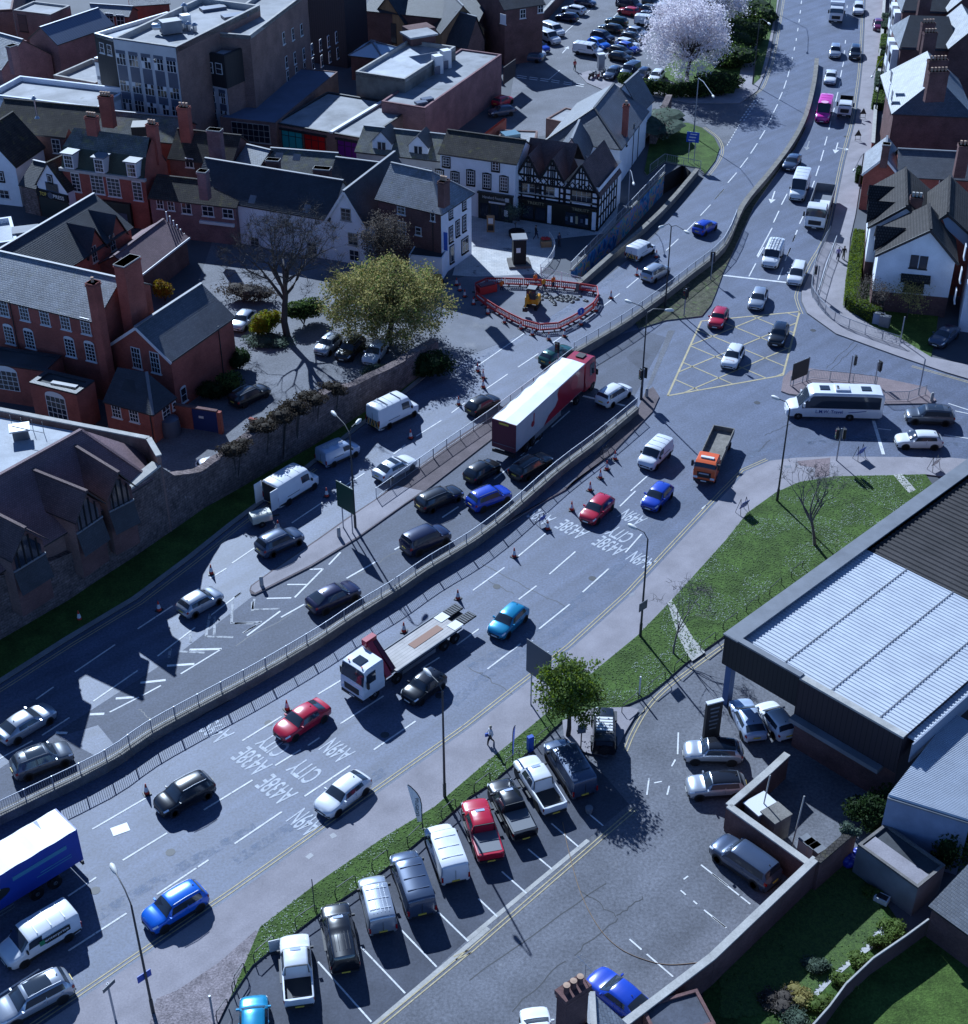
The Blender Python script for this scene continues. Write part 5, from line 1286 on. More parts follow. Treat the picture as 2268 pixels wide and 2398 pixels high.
mb = MB(); put_text(mb,'Hereford Foundation',h.on(0,d0 + 2.3,2.95,.29),ax[0],ax[2],3.4,.38,m_frame); mb.box(h.on(0,d1 - .7,2.9,.29),(.5,.03,.5),m_frame,ax=ax); mb.box(h.on(0,d0 + 2.5,2.35,.29),(2.2,.03,.22),m_frame,ax=ax); h.part('shop_sign',mb)
for dd_ in (.8,2.2,3.6,5.0):
 mb = MB(); mb.box(h.on(0,d0 + dd_,1.25,.28),(1.0,.04,1.7),m_pane,ax=ax); h.part('shop_window',mb)
mb = MB(); mb.box(h.on(0,d0 + 3.7,1.2,.32),(.5,.03,.8),m_frame,ax=ax); h.part('poster',mb); h.done()
# ---- timber framed shop
a,b = T('02',345,1600),T('02',935,1692)
h = House('timber_framed_shop','black and white timber framed shop with three gables and brown tiled roofs',q('02',345,1600),q('02',935,1692),0.001,d=9.5,ztop=5.6)
h.walls(m_render); h.roof = MB(); L_ = h.L; ZE = 5.6
ds = [on_wall('02',x,1400,h.a,h.b)[0] for x in (345,520,697,950)]; ds[0] = 0; ds[3] = L_
for k in range(3):
 d0,d1 = ds[k],ds[k + 1]; dm = (d0 + d1) / 2; zp = 8.6 if k < 2 else 8.4; ze_ = 5.9 if k < 2 else 5.0
 h.wm.face([h.on(0,d0,5.0,.01),h.on(0,d1,5.0,.01),h.on(0,d1,ze_,.01),h.on(0,dm,zp,.01),h.on(0,d0,ze_,.01)],m_render)
 dep = 8.5 if k == 2 else 5.0
 mt = m_tileb
 for dd_,s_ in ((d0,-1),(d1,1)):
  ov = .3 if (k,s_) in ((0,-1),(2,1)) else 0; sl = (zp - ze_) / ((d1 - d0) / 2)
  h.slab(h.roof,[h.on(0,dd_ + s_ * ov,ze_ - ov * sl,.4),h.on(0,dm,zp,.4),h.on(0,dm,zp,-dep),h.on(0,dd_ + s_ * ov,ze_ - ov * sl,-dep)],mt,.12)
  h.roof.beam(h.on(0,dd_ + s_ * ov,ze_ - ov * sl - .18,.42),h.on(0,dm,zp - .18,.42),.08,.3,m_beam)
h.slab(h.roof,[h.pt(0,1.6,5.9),h.pt(ds[2],1.6,5.9),h.pt(ds[2],4.6,8.9),h.pt(0,4.6,8.9)],m_tileb); h.slab(h.roof,[h.pt(0,7.6,5.9),h.pt(ds[2],7.6,5.9),h.pt(ds[2],4.6,8.9),h.pt(0,4.6,8.9)],m_tileb)
tf = MB(); st = lambda d0,z0,d1,z1,w=.2: h.strip(0,tf,d0,z0,d1,z1,w,m_beam,.06)
for zz in (2.95,3.45,4.95): st(0,zz,L_,zz,.26)
for k in range(3):
 d0,d1 = ds[k],ds[k + 1]; w_ = d1 - d0; dm = (d0 + d1) / 2; zp = 8.6 if k < 2 else 8.4; ze_ = 5.9 if k < 2 else 5.0
 for f in (0.02,.2,.8,.98): st(d0 + w_ * f,3.0,d0 + w_ * f,5.0)
 st(d0,4.2,d0 + w_ * .2,4.2); st(d0 + w_ * .8,4.2,d1,4.2)
 st(d0 + .1,ze_,d1 - .1,ze_,.24)
 for f in (.3,.42,.5,.58,.7):
  zt = ze_ + (zp - ze_) * (1 - abs(f - .5) * 2) - .2; st(d0 + w_ * f,ze_ - (.9 if k < 2 else 0),d0 + w_ * f,zt,.15)
 st(d0 + w_ * .2,ze_ + (zp - ze_) * .38,d1 - w_ * .2,ze_ + (zp - ze_) * .38,.15); st(d0 + w_ * .3,ze_ + (zp - ze_) * .62,d1 - w_ * .3,ze_ + (zp - ze_) * .62,.15)
 if k < 2:
  for j in range(4):
   c_ = d0 + w_ * (j + .5) / 4; hw_ = w_ / 8
   st(c_ - hw_,5.4,c_,5.85,.1); st(c_,5.85,c_ + hw_,5.4,.1); st(c_ - hw_,5.4,c_,4.98,.1); st(c_,4.98,c_ + hw_,5.4,.1)
 else:
  for j in range(5):
   c_ = d0 + w_ * (j + .9) / 6.2; st(c_ - .35,ze_,c_ + .35,ze_ + .8,.1); st(c_ + .35,ze_,c_ - .35,ze_ + .8,.1)
for dd_,z0,z1 in ((0.1,0,3),(L_ - .1,0,3)): st(dd_,z0,dd_,z1,.3)
h.part('timber_frame',tf)
for x,y,c_,w_ in ((387,1365,2,1.5),(480,1375,2,1.5),(583,1390,2,1.5),(822,1437,4,2.6)): h.win(0,'02',x,y,w_,1.45,c_,2,frame=m_conc)
ax = h.axes(0); mb = MB(); mb.box(h.on(0,L_ / 2,1.45,.1),(L_ - .6,.3,2.9),M('black_shopfront',(.006,.009,.008),.35),ax=ax); mb.box(h.on(0,L_ / 2,2.95,.2),(L_,.5,.14),m_beam,ax=ax); h.part('shopfront',mb)
m_gold = M('gold_lettering',(.38,.33,.20),.5)
for x,y in ((490,1490),(818,1528)):
 d_,z_ = on_wall('02',x,y,h.a,h.b); mb = MB(); put_text(mb,'TREKITT',h.on(0,d_,2.5,.27),ax[0],ax[2],2.2,.36,m_gold); h.part('shop_lettering',mb)
for x,w_ in ((590,.5),(920,.5)):
 d_,z_ = on_wall('02',x,1590,h.a,h.b); mb = MB(); mb.box(h.on(0,min(d_,L_ - .4),1.35,.3),(w_,.1,2.3),m_render,ax=ax); h.part('white_panel',mb)
for dd_ in (1.6,3.2,L_ - 3.4,L_ - 1.8):
 mb = MB(); mb.box(h.on(0,dd_,1.2,.27),(1.3,.04,1.6),m_pane,ax=ax); h.part('shop_window',mb)
mb = MB()
for k in range(5): mb.box(h.on(0,L_ - 3.9 + k * .65,1.15,.31),(.3,.03,.5 + .25 * (k % 3)),(m_spand,m_frame,m_gold)[k % 3],ax=ax)
h.part('window_display',mb)
tf2 = MB()
for zz in (.1,1.7,3.2,4.7): h.strip(1,tf2,0,zz,7.5,zz,.2,m_beam,.05)
for k in range(8): h.strip(1,tf2,k * 1.07,.1,k * 1.07,5.0,.18,m_beam,.05)
h.part('side_timber_frame',tf2); h.done()
# ---- long white building behind with slate roofs
h = House('white_slate_range','long white building with hipped grey slate roof behind the timber framed shop',q('02',575,1020),q('02',1103,1083),5.2,C=q('02',1245,800))
h.walls(m_render); h.roof = MB(); fA,fB,fC,fD = h.pt(-.3,-.3,5.1),h.pt(h.L + .3,-.3,5.1),h.pt(h.L + .3,h.d,5.1),h.pt(-.3,h.d,5.1)
ra,rb = h.pt(h.L * .5,4.6,8.4),h.pt(h.L * .5,h.d,8.4)
h.slab(h.roof,[fA,fB,ra],m_slate); h.slab(h.roof,[fB,fC,rb,ra],m_slate); h.slab(h.roof,[fD,fA,ra,rb],m_slate)
for p_,r_ in ((fB,ra),(fA,ra),(ra,rb)): h.roof.beam(p_ + Vector((0,0,.04)),r_ + Vector((0,0,.04)),.28,.12,m_slated)
h.wm.face([h.pt(0,h.d,5.2),h.pt(h.L,h.d,5.2),h.pt(h.L / 2,h.d,8.3)],m_render)
h.chimney('02',1148,765,9.6,.7,.7,7,1,m=m_bred); h.pipe(1,'02',1240,900); h.pipe(1,'02',1200,980)
h.row(1,'02',1150,1040,1205,930,2,.6,1.0,cols=1,rows=1,frame=m_beam); h.done()
h = House('white_rear_range','narrow white range with slate roof at the far end of the white building',q('02',1010,770),q('02',1250,805),5.2,C=q('02',1322,715)); h.walls(m_render).gable(m_slate,'v',8.6,.25); h.done()
h = House('low_slate_wing','low wing with grey slate gable roof between the white range and timber shop',q('02',640,1150),q('02',850,1165),5.4,d=6.5); h.walls(m_render).gable(m_slate,'v',8.0,.25); h.done()
for nm,lb,A_,B_,C_,z_ in (('flat_roof_extension','flat roofed extension with skylight behind the bank',('02',200,1050),('02',480,1060),('02',500,960),3.6),('flat_roof_store','small flat roofed store behind the slate hipped roof',('02',560,870),('02',700,900),('02',760,800),3.2)):
 h = House(nm,lb,A_,B_,z_,C=C_); h.walls(m_bbrown).flat(m_felt,.1,.25)
 if z_ > 3.4: mb = MB(); c = V('02',300,985,3.8); mb.box(c,(2.2,1.8,.5),M('skylight_glass',(.16,.26,.30),.15),.4); h.part('skylight',mb)
 h.done()
h = House('yard_brick_wall','tall brick flank wall stub rising beside the bank roof',q('02',120,985),q('02',270,868),4.4,d=.4,cat='wall'); h.walls(m_bred); h.done()
# ---- colourful flat roofed college buildings
h = House('panelled_college','flat roofed brick college with turquoise, red and purple window panels',q('01',290,900),q('01',960,1018),5.0,C=q('01',1395,790))
h.walls(m_bbrown).flat(m_felt,.15,.3,m_clad)
for x,y,c in ((425,1015,(.02,.36,.36)),(592,1050,(.50,.012,.012)),(835,1085,(.11,.012,.18))):
 m_c = M('glazed_panel_%d' % x,c,.3,.5); d_,_ = on_wall('01',x,y,h.a,h.b); ax = h.axes(0)
 mb = MB(); mb.box(h.on(0,d_,2.7,.05),(3.2,.12,3.2),m_c,ax=ax)
 o_ = MB();
 for k in range(4): o_.box(h.on(0,d_ - 1.6 + k * 1.066,2.7,.12),(.07,.06,3.2),m_gutter,ax=ax)
 o_.box(h.on(0,d_,3.6,.12),(3.2,.06,.07),m_gutter,ax=ax); o_.box(h.on(0,d_,4.42,.14),(3.7,.3,.24),m_clad,ax=ax)
 h.part('coloured_panel',mb); h.part('panel_frame',o_)
mb = MB(); a_,b_ = V('01',705,970,5.1),V('01',1080,745,5.1); mb.beam(a_,b_,.5,.25,m_frame); h.part('roof_upstand',mb); h.done()
h = House('brick_flat_block','big flat roofed brick block with long plain side wall by the car park',q('01',1075,742),q('01',1395,792),6.4,C=q('02',325,412))
h.walls(m_bpurp).flat(m_felt,.15,.3)
for x,y in ((1485,470),(1545,430)): mb = MB(); mb.box(V('01',x,y,7.6),(1.3,1.2,2.6),m_frame,.5); mb.box(V('01',x,y + 40,7.2) + Vector((0,-.35,0)),(.9,.06,1.2),m_spand,.5); h.part('roof_unit',mb)
for x,y in ((1365,750),(1410,725)): mb = MB(); mb.box(V('01',x,y,6.55),(1.6,1.,.3),m_spand,.5); h.part('rooflight',mb)
mb = MB(); d_,z_ = on_wall('02',290,525,h.b,h.c); mb.box(h.on(1,d_,z_,.06),(4.5,.1,2.6),m_cladp,ax=h.axes(1)); h.part('wall_sign',mb); h.done()
h = House('raised_roof_block','raised concrete roof block with pale felt roof on the college',q('01',885,525),q('01',1245,580),8.2,C=q('01',1640,345)); h.walls(M('stained_concrete',(.16,.155,.14),.9,var=.4,vs=.6)).flat(m_feltw,.5,.3,m_conc)
mb = MB(); mb.box(V('01',1350,250,9),(4,3,2.2),m_bdark,.5); mb.box(V('01',1350,245,10.2),(4.5,3.5,.25),m_felt,.5); h.part('lift_housing',mb); h.done()
h = House('shade_roof_block','low block with flat roof coloured blue for shade below the tall office',q('01',-110,860),q('01',300,905),5.2,C=q('01',880,540)); h.walls(m_bbrown).flat(m_feltb,.05,.2)
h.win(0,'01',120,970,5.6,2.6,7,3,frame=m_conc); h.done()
# ---- modern office tower and wings
def office_front(h,w,x0,cols,rows_z,wd,z0,z1):
 ax = h.axes(w); mb = MB(); Lw = (h.seg(w)[1] - h.seg(w)[0]).length
 mb.box(h.on(w,Lw / 2,(z0 + z1) / 2,.05),(Lw - .2,.1,z1 - z0),m_panel,ax=ax); h.part('panel_front',mb)
 for k in range(cols):
  c_ = Lw * (k + .5) / cols;
  mb = MB(); mb.box(h.on(w,c_,(z0 + rows_z[-1] + 1.2) / 2,.11),(wd,.06,rows_z[-1] + 1.2 - z0),m_spand,ax=ax); h.part('window_strip',mb)
  def mk_(c_=c_):
   for j,zz in enumerate(rows_z):
    m1 = MB(); m1.box(h.on(w,c_,zz,.15),(wd + .04,.05,1.5),m_frame,ax=ax); o = m1.build('window',h.root)
    m2 = MB()
    for i in range(3):
     for r_,hh_ in ((-.25,.85),(.5,.5)):
      lit = rnd.random() < .16; m2.box(h.on(w,c_ + (i - 1) * wd / 3,zz + r_,.185),(wd / 3 - .1,.02,hh_),m_frame if lit else m_pane,ax=ax)
    p = m2.build('pane',o); p.location = (0,0,0)
  h.wins.append(mk_)
h = House('office_tower','tall brick office block with white panelled front and flat roof',q('00',828,280),q('00',1292,347),16.,C=q('00',2000,52))
h.walls(m_bbrown).flat(m_felt,.7,.4,m_conc); office_front(h,0,0,5,(4.6,7.35,9.85,13.4),1.45,1,15.9)
mb = MB(); c = V('00',1250,190,16.3); mb.box(c,(2.6,1.8,1.6),m_lead,.5); mb.tube([V('00',1130,195,16.2),V('00',1200,185,16.6),V('00',1200,185,15.5)],.5,m_rail,8); mb.box(V('00',1360,150,16.3),(1.2,1.2,1.6),m_frame,.5); h.part('roof_plant',mb)
for x,y in ((1335,215),(1385,222),(1430,230),(1355,85)): mb = MB(); mb.lathe(V('00',x,y,15.4),[(.3,0),(.3,.8),(.5,.85),(.1,1.2)],m_rail,8); h.part('roof_cowl',mb)
for x,y in ((1720,115),(1560,60)): mb = MB(); mb.box(V('00',x,y,15.5),(3.5,1.6,.4),m_spand,.5); h.part('rooflight',mb)
h.done()
h = House('office_stair_block','dark clad stair wing on the left of the white panelled office',q('00',690,245),q('00',830,285),15.,C=q('00',1250,95)); h.walls(m_clad).flat(m_feltw,.4,.3,m_frame); h.row(0,'00',750,350,805,365,2,.9,1.4,cols=1,rows=2); h.done()
h = House('office_left_wing','narrow panelled wing with windows left of the office front',q('00',690,425),q('00',838,455),11.,d=6); h.walls(m_bbrown).flat(m_felt,.3,.3,m_frame); office_front(h,0,0,2,(2.5,4.9,7.4),1.3,.5,10.5); h.done()
h = House('office_side_wing','wing with black clad top storey and three small windows beside office',q('00',1408,362),q('00',1642,408),13.2,C=q('00',1845,318)); h.walls(m_bbrown).flat(m_feltw,.4,.3,m_clad)
ax = h.axes(0); mb = MB(); mb.box(h.on(0,h.L / 2,11.0,.06),(h.L + .2,.14,4.4),m_clad,ax=ax); h.part('cladding',mb); ax = h.axes(1); mb = MB(); mb.box(h.on(1,h.d / 2,11.0,.06),(h.d,.14,4.4),m_clad,ax=ax); h.part('side_cladding',mb)
office_front(h,0,0,3,(2.4,4.85,7.3),1.1,.5,8.9)
def f_(h=h):
 for x,y in ((1470,478),(1540,490),(1607,500)): o = h._win(0,'00',x,y,1.1,1.5,1,2,m_frame,m_pane,False,False); o.location = o.location + Vector((0,-.16,0))
h.wins.append(f_); h.done()
h = House('long_office_range','long brown brick office range with rows of small windows',q('00',1500,235),q('01',112,262),15.,C=q('01',760,-40)); h.walls(m_bbrown).flat(m_felt,.5,.35,m_conc)
for r_ in (((358,280),(425,250),(488,218)),((378,455),(440,425),(505,395),(565,362),(627,330),(685,302),(743,272)),((388,560),(452,530),(512,497),(572,467),(637,445),(695,415),(753,388))):
 for x,y in r_: h.win(1,'01',x,y,.8,1.7,1,2)
d0,_ = on_wall('01',545,140,h.b,h.c); ax = h.axes(1); mb = MB(); mb.box(h.on(1,(d0 + h.d) / 2,13.6,.06),(h.d - d0,.14,4.2),m_clad,ax=ax); h.part('cladding',mb); h.done()
h = House('dark_clad_tower','dark windowless clad tower at the end of the office range',q('01',822,385),q('01',978,302),2.5,d=9,ztop=22); h.walls(m_cladp).flat(m_feltd,.3,.3); h.done()
h = House('white_canopy_hall','low hall with pale blue pyramid canopy roof behind the dark tower',q('01',850,395),q('01',1080,420),4.0,C=q('01',1195,345)); h.walls(m_bdark).hip(M('pale_canopy_roof',(.42,.55,.66),.5),5.5,3,3,.3); h.done()
# ---- timber clad building at the top
for nm,lb,A_,B_,zr,d,wx,gx in (('timber_gable_house','timber clad gabled building with tall dark glazing at the top',('01',1008,118),('01',1245,160),8.4,14,1125,235),('timber_gable_wing','timber clad gable with square window and slate roof',('01',1515,232),('01',1828,205),8.6,14,1690,245)):
 h = House(nm,lb,A_,B_,4.8,d=d); h.walls(m_wood).gable(m_slated,'v',zr,.3); h.win(0,'01',wx,gx,3.2,3.2 if wx < 1500 else 2.4,3,2,frame=m_gutter); h.done()
h = House('white_link_block','white flat roofed link between two timber gables',q('01',1250,140),q('01',1520,180),4.3,d=6); h.walls(m_render).flat(m_felt,.1,.2); h.win(0,'01',1420,220,2.4,2,3,2,frame=m_gutter); h.done()
h = House('slate_roof_hall','large dark slate roofed hall behind the timber gables',q('01',960,70),q('02',60,150),6,d=26); h.walls(m_bdark).gable(m_slated,'u',11,.3); h.done()
h = House('grey_tile_cottage','cottage with dark roof and cream dormer gable by the car park wall',q('02',-20,330),q('02',110,290),3.6,C=q('02',310,150)); h.walls(m_bbrown).gable(m_slated,'v',7.6,.3); h.win(1,'02',245,140,1.2,1.5,2,2); h.done()
h = House('red_brick_flats','red brick building at the top edge left of the car park',q('02',260,60),q('02',540,20),9,d=10,ztop=9); h.walls(m_bdark).gable(m_slated,'u',12,.3); h.row(0,'02',390,100,520,60,2,1.,1.4,cols=2,rows=2); h.done()
t = thing('car_park_wall','long dark boundary wall along the left side of the far car park','wall',T('02',310,380)); mb = MB(); a,b = T('02',330,400),T('02',720,-30); mb.beam(a + Vector((0,0,1)),b + Vector((0,0,1)),.4,2,m_bdark); mb.build('brickwork',t); mb = MB(); mb.beam(a + Vector((0,0,2.05)),b + Vector((0,0,2.05)),.5,.14,m_conc); mb.build('coping',t)
# ---- old town roofs at upper left
h = House('mansard_house','red brick house with green mansard roof, dormers and two tall chimneys',q('00',455,1228),q('00',1062,1312),6.6,ridge=q('00',800,968),zr=10.8,pitch=None)
h.walls(m_bred); h.roof = MB(); m_green = M('green_slate_mansard',(.045,.062,.045),.7,.4,var=.3,vs=.8,pat=(.3,.2,.02,.6,(.035,.05,.037)))
L_,d_ = h.L,h.d; j0,z1 = .9,9.0
h.slab(h.roof,[h.pt(0,-.1,6.7),h.pt(L_,-.1,6.7),h.pt(L_,j0,z1),h.pt(0,j0,z1)],m_green); h.slab(h.roof,[h.pt(0,j0,z1),h.pt(L_,j0,z1),h.pt(L_ - .3,d_ / 2,10.8),h.pt(.8,d_ / 2,10.8)],m_mossg); h.slab(h.roof,[h.pt(0,d_,7),h.pt(L_,d_,7),h.pt(L_ - .3,d_ / 2,10.8),h.pt(.8,d_ / 2,10.8)],m_mossg)
h.slab(h.roof,[h.pt(0,j0,z1),h.pt(.8,d_ / 2,10.8),h.pt(0,d_,7)],m_mossg)
for i in (0,L_): h.wm.face([h.pt(i,0,6.6),h.pt(i,j0,z1),h.pt(i,d_ / 2,10.6),h.pt(i,d_,6.6)],m_bred)
mb = MB(); mb.beam(h.on(0,-.2,6.55,.2),h.on(0,L_ + .2,6.55,.2),.5,.35,m_conc); h.part('cornice',mb)
for x,y in ((525,1145),(748,1175),(985,1210)):
 dd,zz = on_wall('00',x,y,h.a,h.b); mb = MB(); mb.box(h.on(0,dd,7.9,.0),(1.3,1.6,1.9),m_frame,ax=h.axes(0)); mb.box(h.on(0,dd,8.9,.1),(1.8,1.9,.15),m_lead,ax=h.axes(0))
 for i in (-1,0,1):
  for j in (0,1,2): mb.box(h.on(0,dd + i * .36,7.35 + j * .5,.81),(.3,.03,.42),m_pane,ax=h.axes(0))
 h.part('dormer',mb)
for x,y,w_ in ((560,1335,1.2),(717,1350,1.8),(837,1372,1.8),(1010,1400,1.3)): h.win(0,'00',x,y,w_,2.4,3 if w_ > 1.5 else 2,5,arch=True)
mb = MB(); d0,_ = on_wall('00',860,1500,h.a,h.b); mb.box(h.on(0,d0,1.6,.2),(4,.5,3.2),m_shop,ax=h.axes(0)); mb.box(h.on(0,d0 + .3,1.2,.47),(2.4,.04,1.4),m_spand,ax=h.axes(0)); h.part('shopfront',mb)
h.chimney('00',670,850,12.6,1.4,.9,4,4,m=m_bred).chimney('00',1112,905,12.2,1.2,.9,5,3,m=m_bred); h.done()
h = House('lichen_roof_house','house with pale lichened slate roof and two large chimneys behind the mansard',q('00',700,985),q('00',1270,1040),7.2,ridge=q('00',1020,830),zr=10.6); h.walls(m_bred).gable(m_mossg,'u',o=.2)
h.chimney('00',772,700,12.2,1.6,1.0,4,4,m=m_bred).chimney('00',1345,780,12.2,1.4,1.,5,3,m=m_bred); mb = MB(); mb.box(V('00',1030,940,9.2),(2,2.4,1.2),m_clad,.1); h.part('box_dormer',mb); h.done()
h = House('brown_tile_house','brown brick house with dark mossy roof and wide chimney',q('00',1240,1150),q('00',1690,1200),6.4,ridge=q('00',1560,970),zr=9.6,pitch=36); h.walls(m_bdark).gable(m_moss,'u',o=.2)
h.win(0,'00',1390,1192,1.1,1.2,2,1).win(0,'00',1605,1250,.9,1.7,2,3,frame=m_spand); h.chimney('00',1572,945,11,1.7,1.0,4,0,m=m_bpurp); h.done()
h = House('bright_slate_wing','small wing with sunlit pale slates behind the dark sweeping roof',q('00',1690,1245),q('01',130,1285),5.6,ridge=q('01',160,1075),zr=8.2); h.walls(m_bdark).gable(m_slatel,'u',o=.2); h.done()
h = House('mossy_roof_house','low house with mossy speckled roof below the coloured panels',q('01',210,1290),q('01',690,1330),5.4,ridge=q('01',460,1098),zr=8.4); h.walls(m_bdark).gable(m_mossg,'u',o=.2)
h.chimney('01',280,1165,8.8,1.6,.9,3,0,m=m_bdark).chimney('01',640,1228,8.6,2.0,1.0,3,0,m=m_bdark)
for x,y in ((325,1143),(455,1152)): mb = MB(); mb.box(V('01',x,y,7.9),(.9,.9,.12),m_lead,ax=(h.u,(h.v + Vector((0,0,.8))).normalized(),h.u.cross((h.v + Vector((0,0,.8))).normalized()))); h.part('rooflight',mb)
h.done()
h = House('dark_roof_house','house with plain dark roof right of the mossy speckled roof',q('01',700,1330),q('01',1010,1370),5.4,ridge=q('01',860,1165),zr=8.2,pitch=42); h.walls(m_bdark).gable(m_slated,'u',o=.2); h.done()
h = House('low_brick_cottages','low brick cottages with mossy pantiles and small white windows',q('00',1095,1440),q('00',1725,1512),5.0,ridge=q('00',1430,1312),zr=7.8); h.walls(m_bpurp).gable(m_moss,'u',o=.2)
for x,y,w_,t_ in ((1175,1495,.9,1.2),(1255,1507,.9,1.2),(1368,1525,1.3,1.4),(1525,1545,1.5,1.3),(1672,1563,1.4,1.2)): h.win(0,'00',x,y,w_,t_,2,2)
h.chimney('00',1485,1248,9.2,1.1,1.0,3.5,0,m=m_bpurp); mb = MB(); d0,_ = on_wall('00',1590,1590,h.a,h.b); mb.box(h.on(0,d0,2.6,.15),(4.5,.3,.35),m_frame,ax=h.axes(0)); h.part('shop_fascia',mb); h.done()
h = House('pantile_hall','building with big dark pantiled roof and a white vent pipe',q('00',-60,945),q('00',700,1020),6.6,ridge=q('00',380,755),zr=10.4); h.walls(m_bdark).gable(m_moss,'u',o=.2)
h.win(0,'00',415,1070,1.2,1.9,2,3); mb = MB(); c = V('00',275,865,9.2); mb.lathe(c,[(.35,0),(.12,.3),(.12,2.4),(.35,2.5),(.05,2.9)],m_rail,8); h.part('vent_pipe',mb); h.done()
h = House('white_gable_shop','white rendered house with dark mossy roof at the left edge',q('00',-260,1165),q('00',110,1205),5.6,C=q('00',330,1065)); h.walls(m_render).gable(m_moss,'v',9.6,.25); h.win(0,'00',5,1290,1.1,1.4,2,2,frame=m_beam).win(0,'00',20,1420,2.0,1.2,3,2); h.done()
h = House('express_shop','little white gabled shop with black fascia lettered EXPRESS',q('00',270,1335),q('00',490,1388),4.4,d=9); h.walls(m_render).gable(m_moss,'v',7.4,.2)
h.win(0,'00',368,1308,.9,1.1,1,1,frame=m_beam).win(0,'00',383,1370,2.0,1.1,2,1,frame=m_spand)
ax = h.axes(0); mb = MB(); mb.box(h.on(0,h.L / 2,3.2,.12),(h.L + .2,.25,.95),m_beam,ax=ax); mb.box(h.on(0,h.L / 2,1.3,.06),(h.L,.12,2.6),m_shop,ax=ax); h.part('fascia',mb)
mb = MB(); put_text(mb,'TOP',h.on(0,1.0,3.2,.26),ax[0],ax[2],1.1,.48,M('yellow_lettering',(.6,.45,.08),.5),.02); put_text(mb,'EXPRESS',h.on(0,h.L - 1.75,3.2,.26),ax[0],ax[2],2.6,.48,m_frame,.02); mb.lathe(h.on(0,2.2,3.2,.2),[(.42,0),(.42,.08)],m_spand,14,tuple(ax[1])); h.part('sign_lettering',mb); h.done()
h = House('dark_pent_shop','small stone shop with dark roof squeezed beside the white gable',q('00',150,1345),q('00',262,1372),3.8,d=6); h.walls(m_stone).gable(m_slated,'u',5.8,.2); h.done()
h = House('white_flat_block','flat block with bright white roof at the left edge behind the slate roof',q('00',-350,1830),q('00',130,1762),6.0,C=q('00',500,1530)); h.walls(m_conc).flat(m_feltw,.5,.35,m_render); mb = MB(); mb.box(V('00',190,1690,6),(3,2,.5),m_felt,.3); h.part('rooflight',mb); h.done()
h = House('white_cornice_block','low block with white parapet wall behind the dark pantiled roof',q('00',-100,690),q('00',720,790),8.6,d=8); h.walls(m_render).flat(m_felt,.6,.35,m_render); h.done()
h = House('brick_flat_house','brown brick block with three white windows and white coping',q('00',392,552),q('00',700,608),7.2,C=q('00',900,470)); h.walls(m_bpurp).flat(m_felt,.6,.35,m_conc); h.row(0,'00',488,690,637,717,3,1.3,2.0,cols=2,rows=3); h.done()
h = House('blue_metal_warehouse','red brick warehouse with blue grey sheet metal gable roof',q('00',215,275),q('00',422,322),8.5,C=q('00',790,170)); h.walls(m_bpurp).gable(M('blue_grey_sheet',(.13,.17,.24),.45,.5,pat=(.45,60,.03,.6,(.12,.16,.23))),'v',10.5,.15); h.done()
h = House('purple_gable_house','old brown gabled house with chimney on the left',q('00',10,510),q('00',375,395),7.0,d=10); h.walls(m_bpurp).gable(m_slatel,'v',10.2,.1); h.chimney('00',85,330,11,1.3,.9,4,0,m=m_bpurp); h.done()
h = House('far_flat_store','brown brick store with pale flat roof at upper left corner',q('00',100,75),q('00',372,108),8,C=q('00',540,45)); h.walls(m_bbrown).flat(m_felt,.25,.3,m_conc); h.win(0,'00',170,170,1.6,2.6,1,2,frame=m_gutter); h.done()
h = House('far_slate_house','red brick house with pale roof and white windows behind the office',q('00',640,95),q('00',940,115),7,ridge=q('00',800,35),zr=9.5); h.walls(m_bred).gable(m_slatel,'u',o=.2); h.row(0,'00',805,138,885,150,2,1.4,1.8,cols=2,rows=2); h.done()
h = House('far_pale_house','house with pale sunlit roof at the top left edge',q('00',960,40),q('00',1240,20),7,d=12); h.walls(m_bred).gable(m_slatel,'u',10,.2); h.done()
h = House('grey_roof_depot','wide depot with light grey flat roof at the left edge',q('00',-500,520),q('00',200,300),6.2,d=22); h.walls(m_bpurp).flat(m_felt,.3,.3); h.done()
h = House('far_roof_terrace','wide pale flat roof in the top left corner',q('00',-600,110),q('00',90,70),6.0,d=60); h.walls(m_bbrown).flat(m_felt,.3,.3); h.done()
# ================================================================== RIGHT SIDE: terraces, white houses, showroom
h = House('terrace_end_house','red brick end terrace with hipped slate roof and broad double chimney',q('03',1330,825),q('03',1910,850),6.4,d=9.5)
h.walls(m_bdark); h.roof = MB(); L_,d_ = h.L,h.d
rr = h.pt(L_ * .55,4.2,10.0); rb = h.pt(L_ * .55,16,10.0)
h.slab(h.roof,[h.pt(-.3,-.3,6.3),h.pt(L_ + .3,-.3,6.3),rr],m_slate); h.slab(h.roof,[h.pt(-.3,16,6.3),h.pt(-.3,-.3,6.3),rr,rb],m_slatel); h.slab(h.roof,[h.pt(L_ + .3,16,6.3),h.pt(L_ + .3,-.3,6.3),rr,rb],m_slate)  # left slope in pale slate as if sunlit, the others darker as shaded
h.chimney('03',1660,520,12.6,2.6,.8,4,5,m=m_bdark,rot=.1).chimney('03',1655,435,12.6,2.6,.8,4,5,m=m_bdark,rot=.1)
h.win(3,'03',1320,700,1.3,1.6,2,2).win(3,'03',1315,560,1.3,1.6,2,2); h.done()
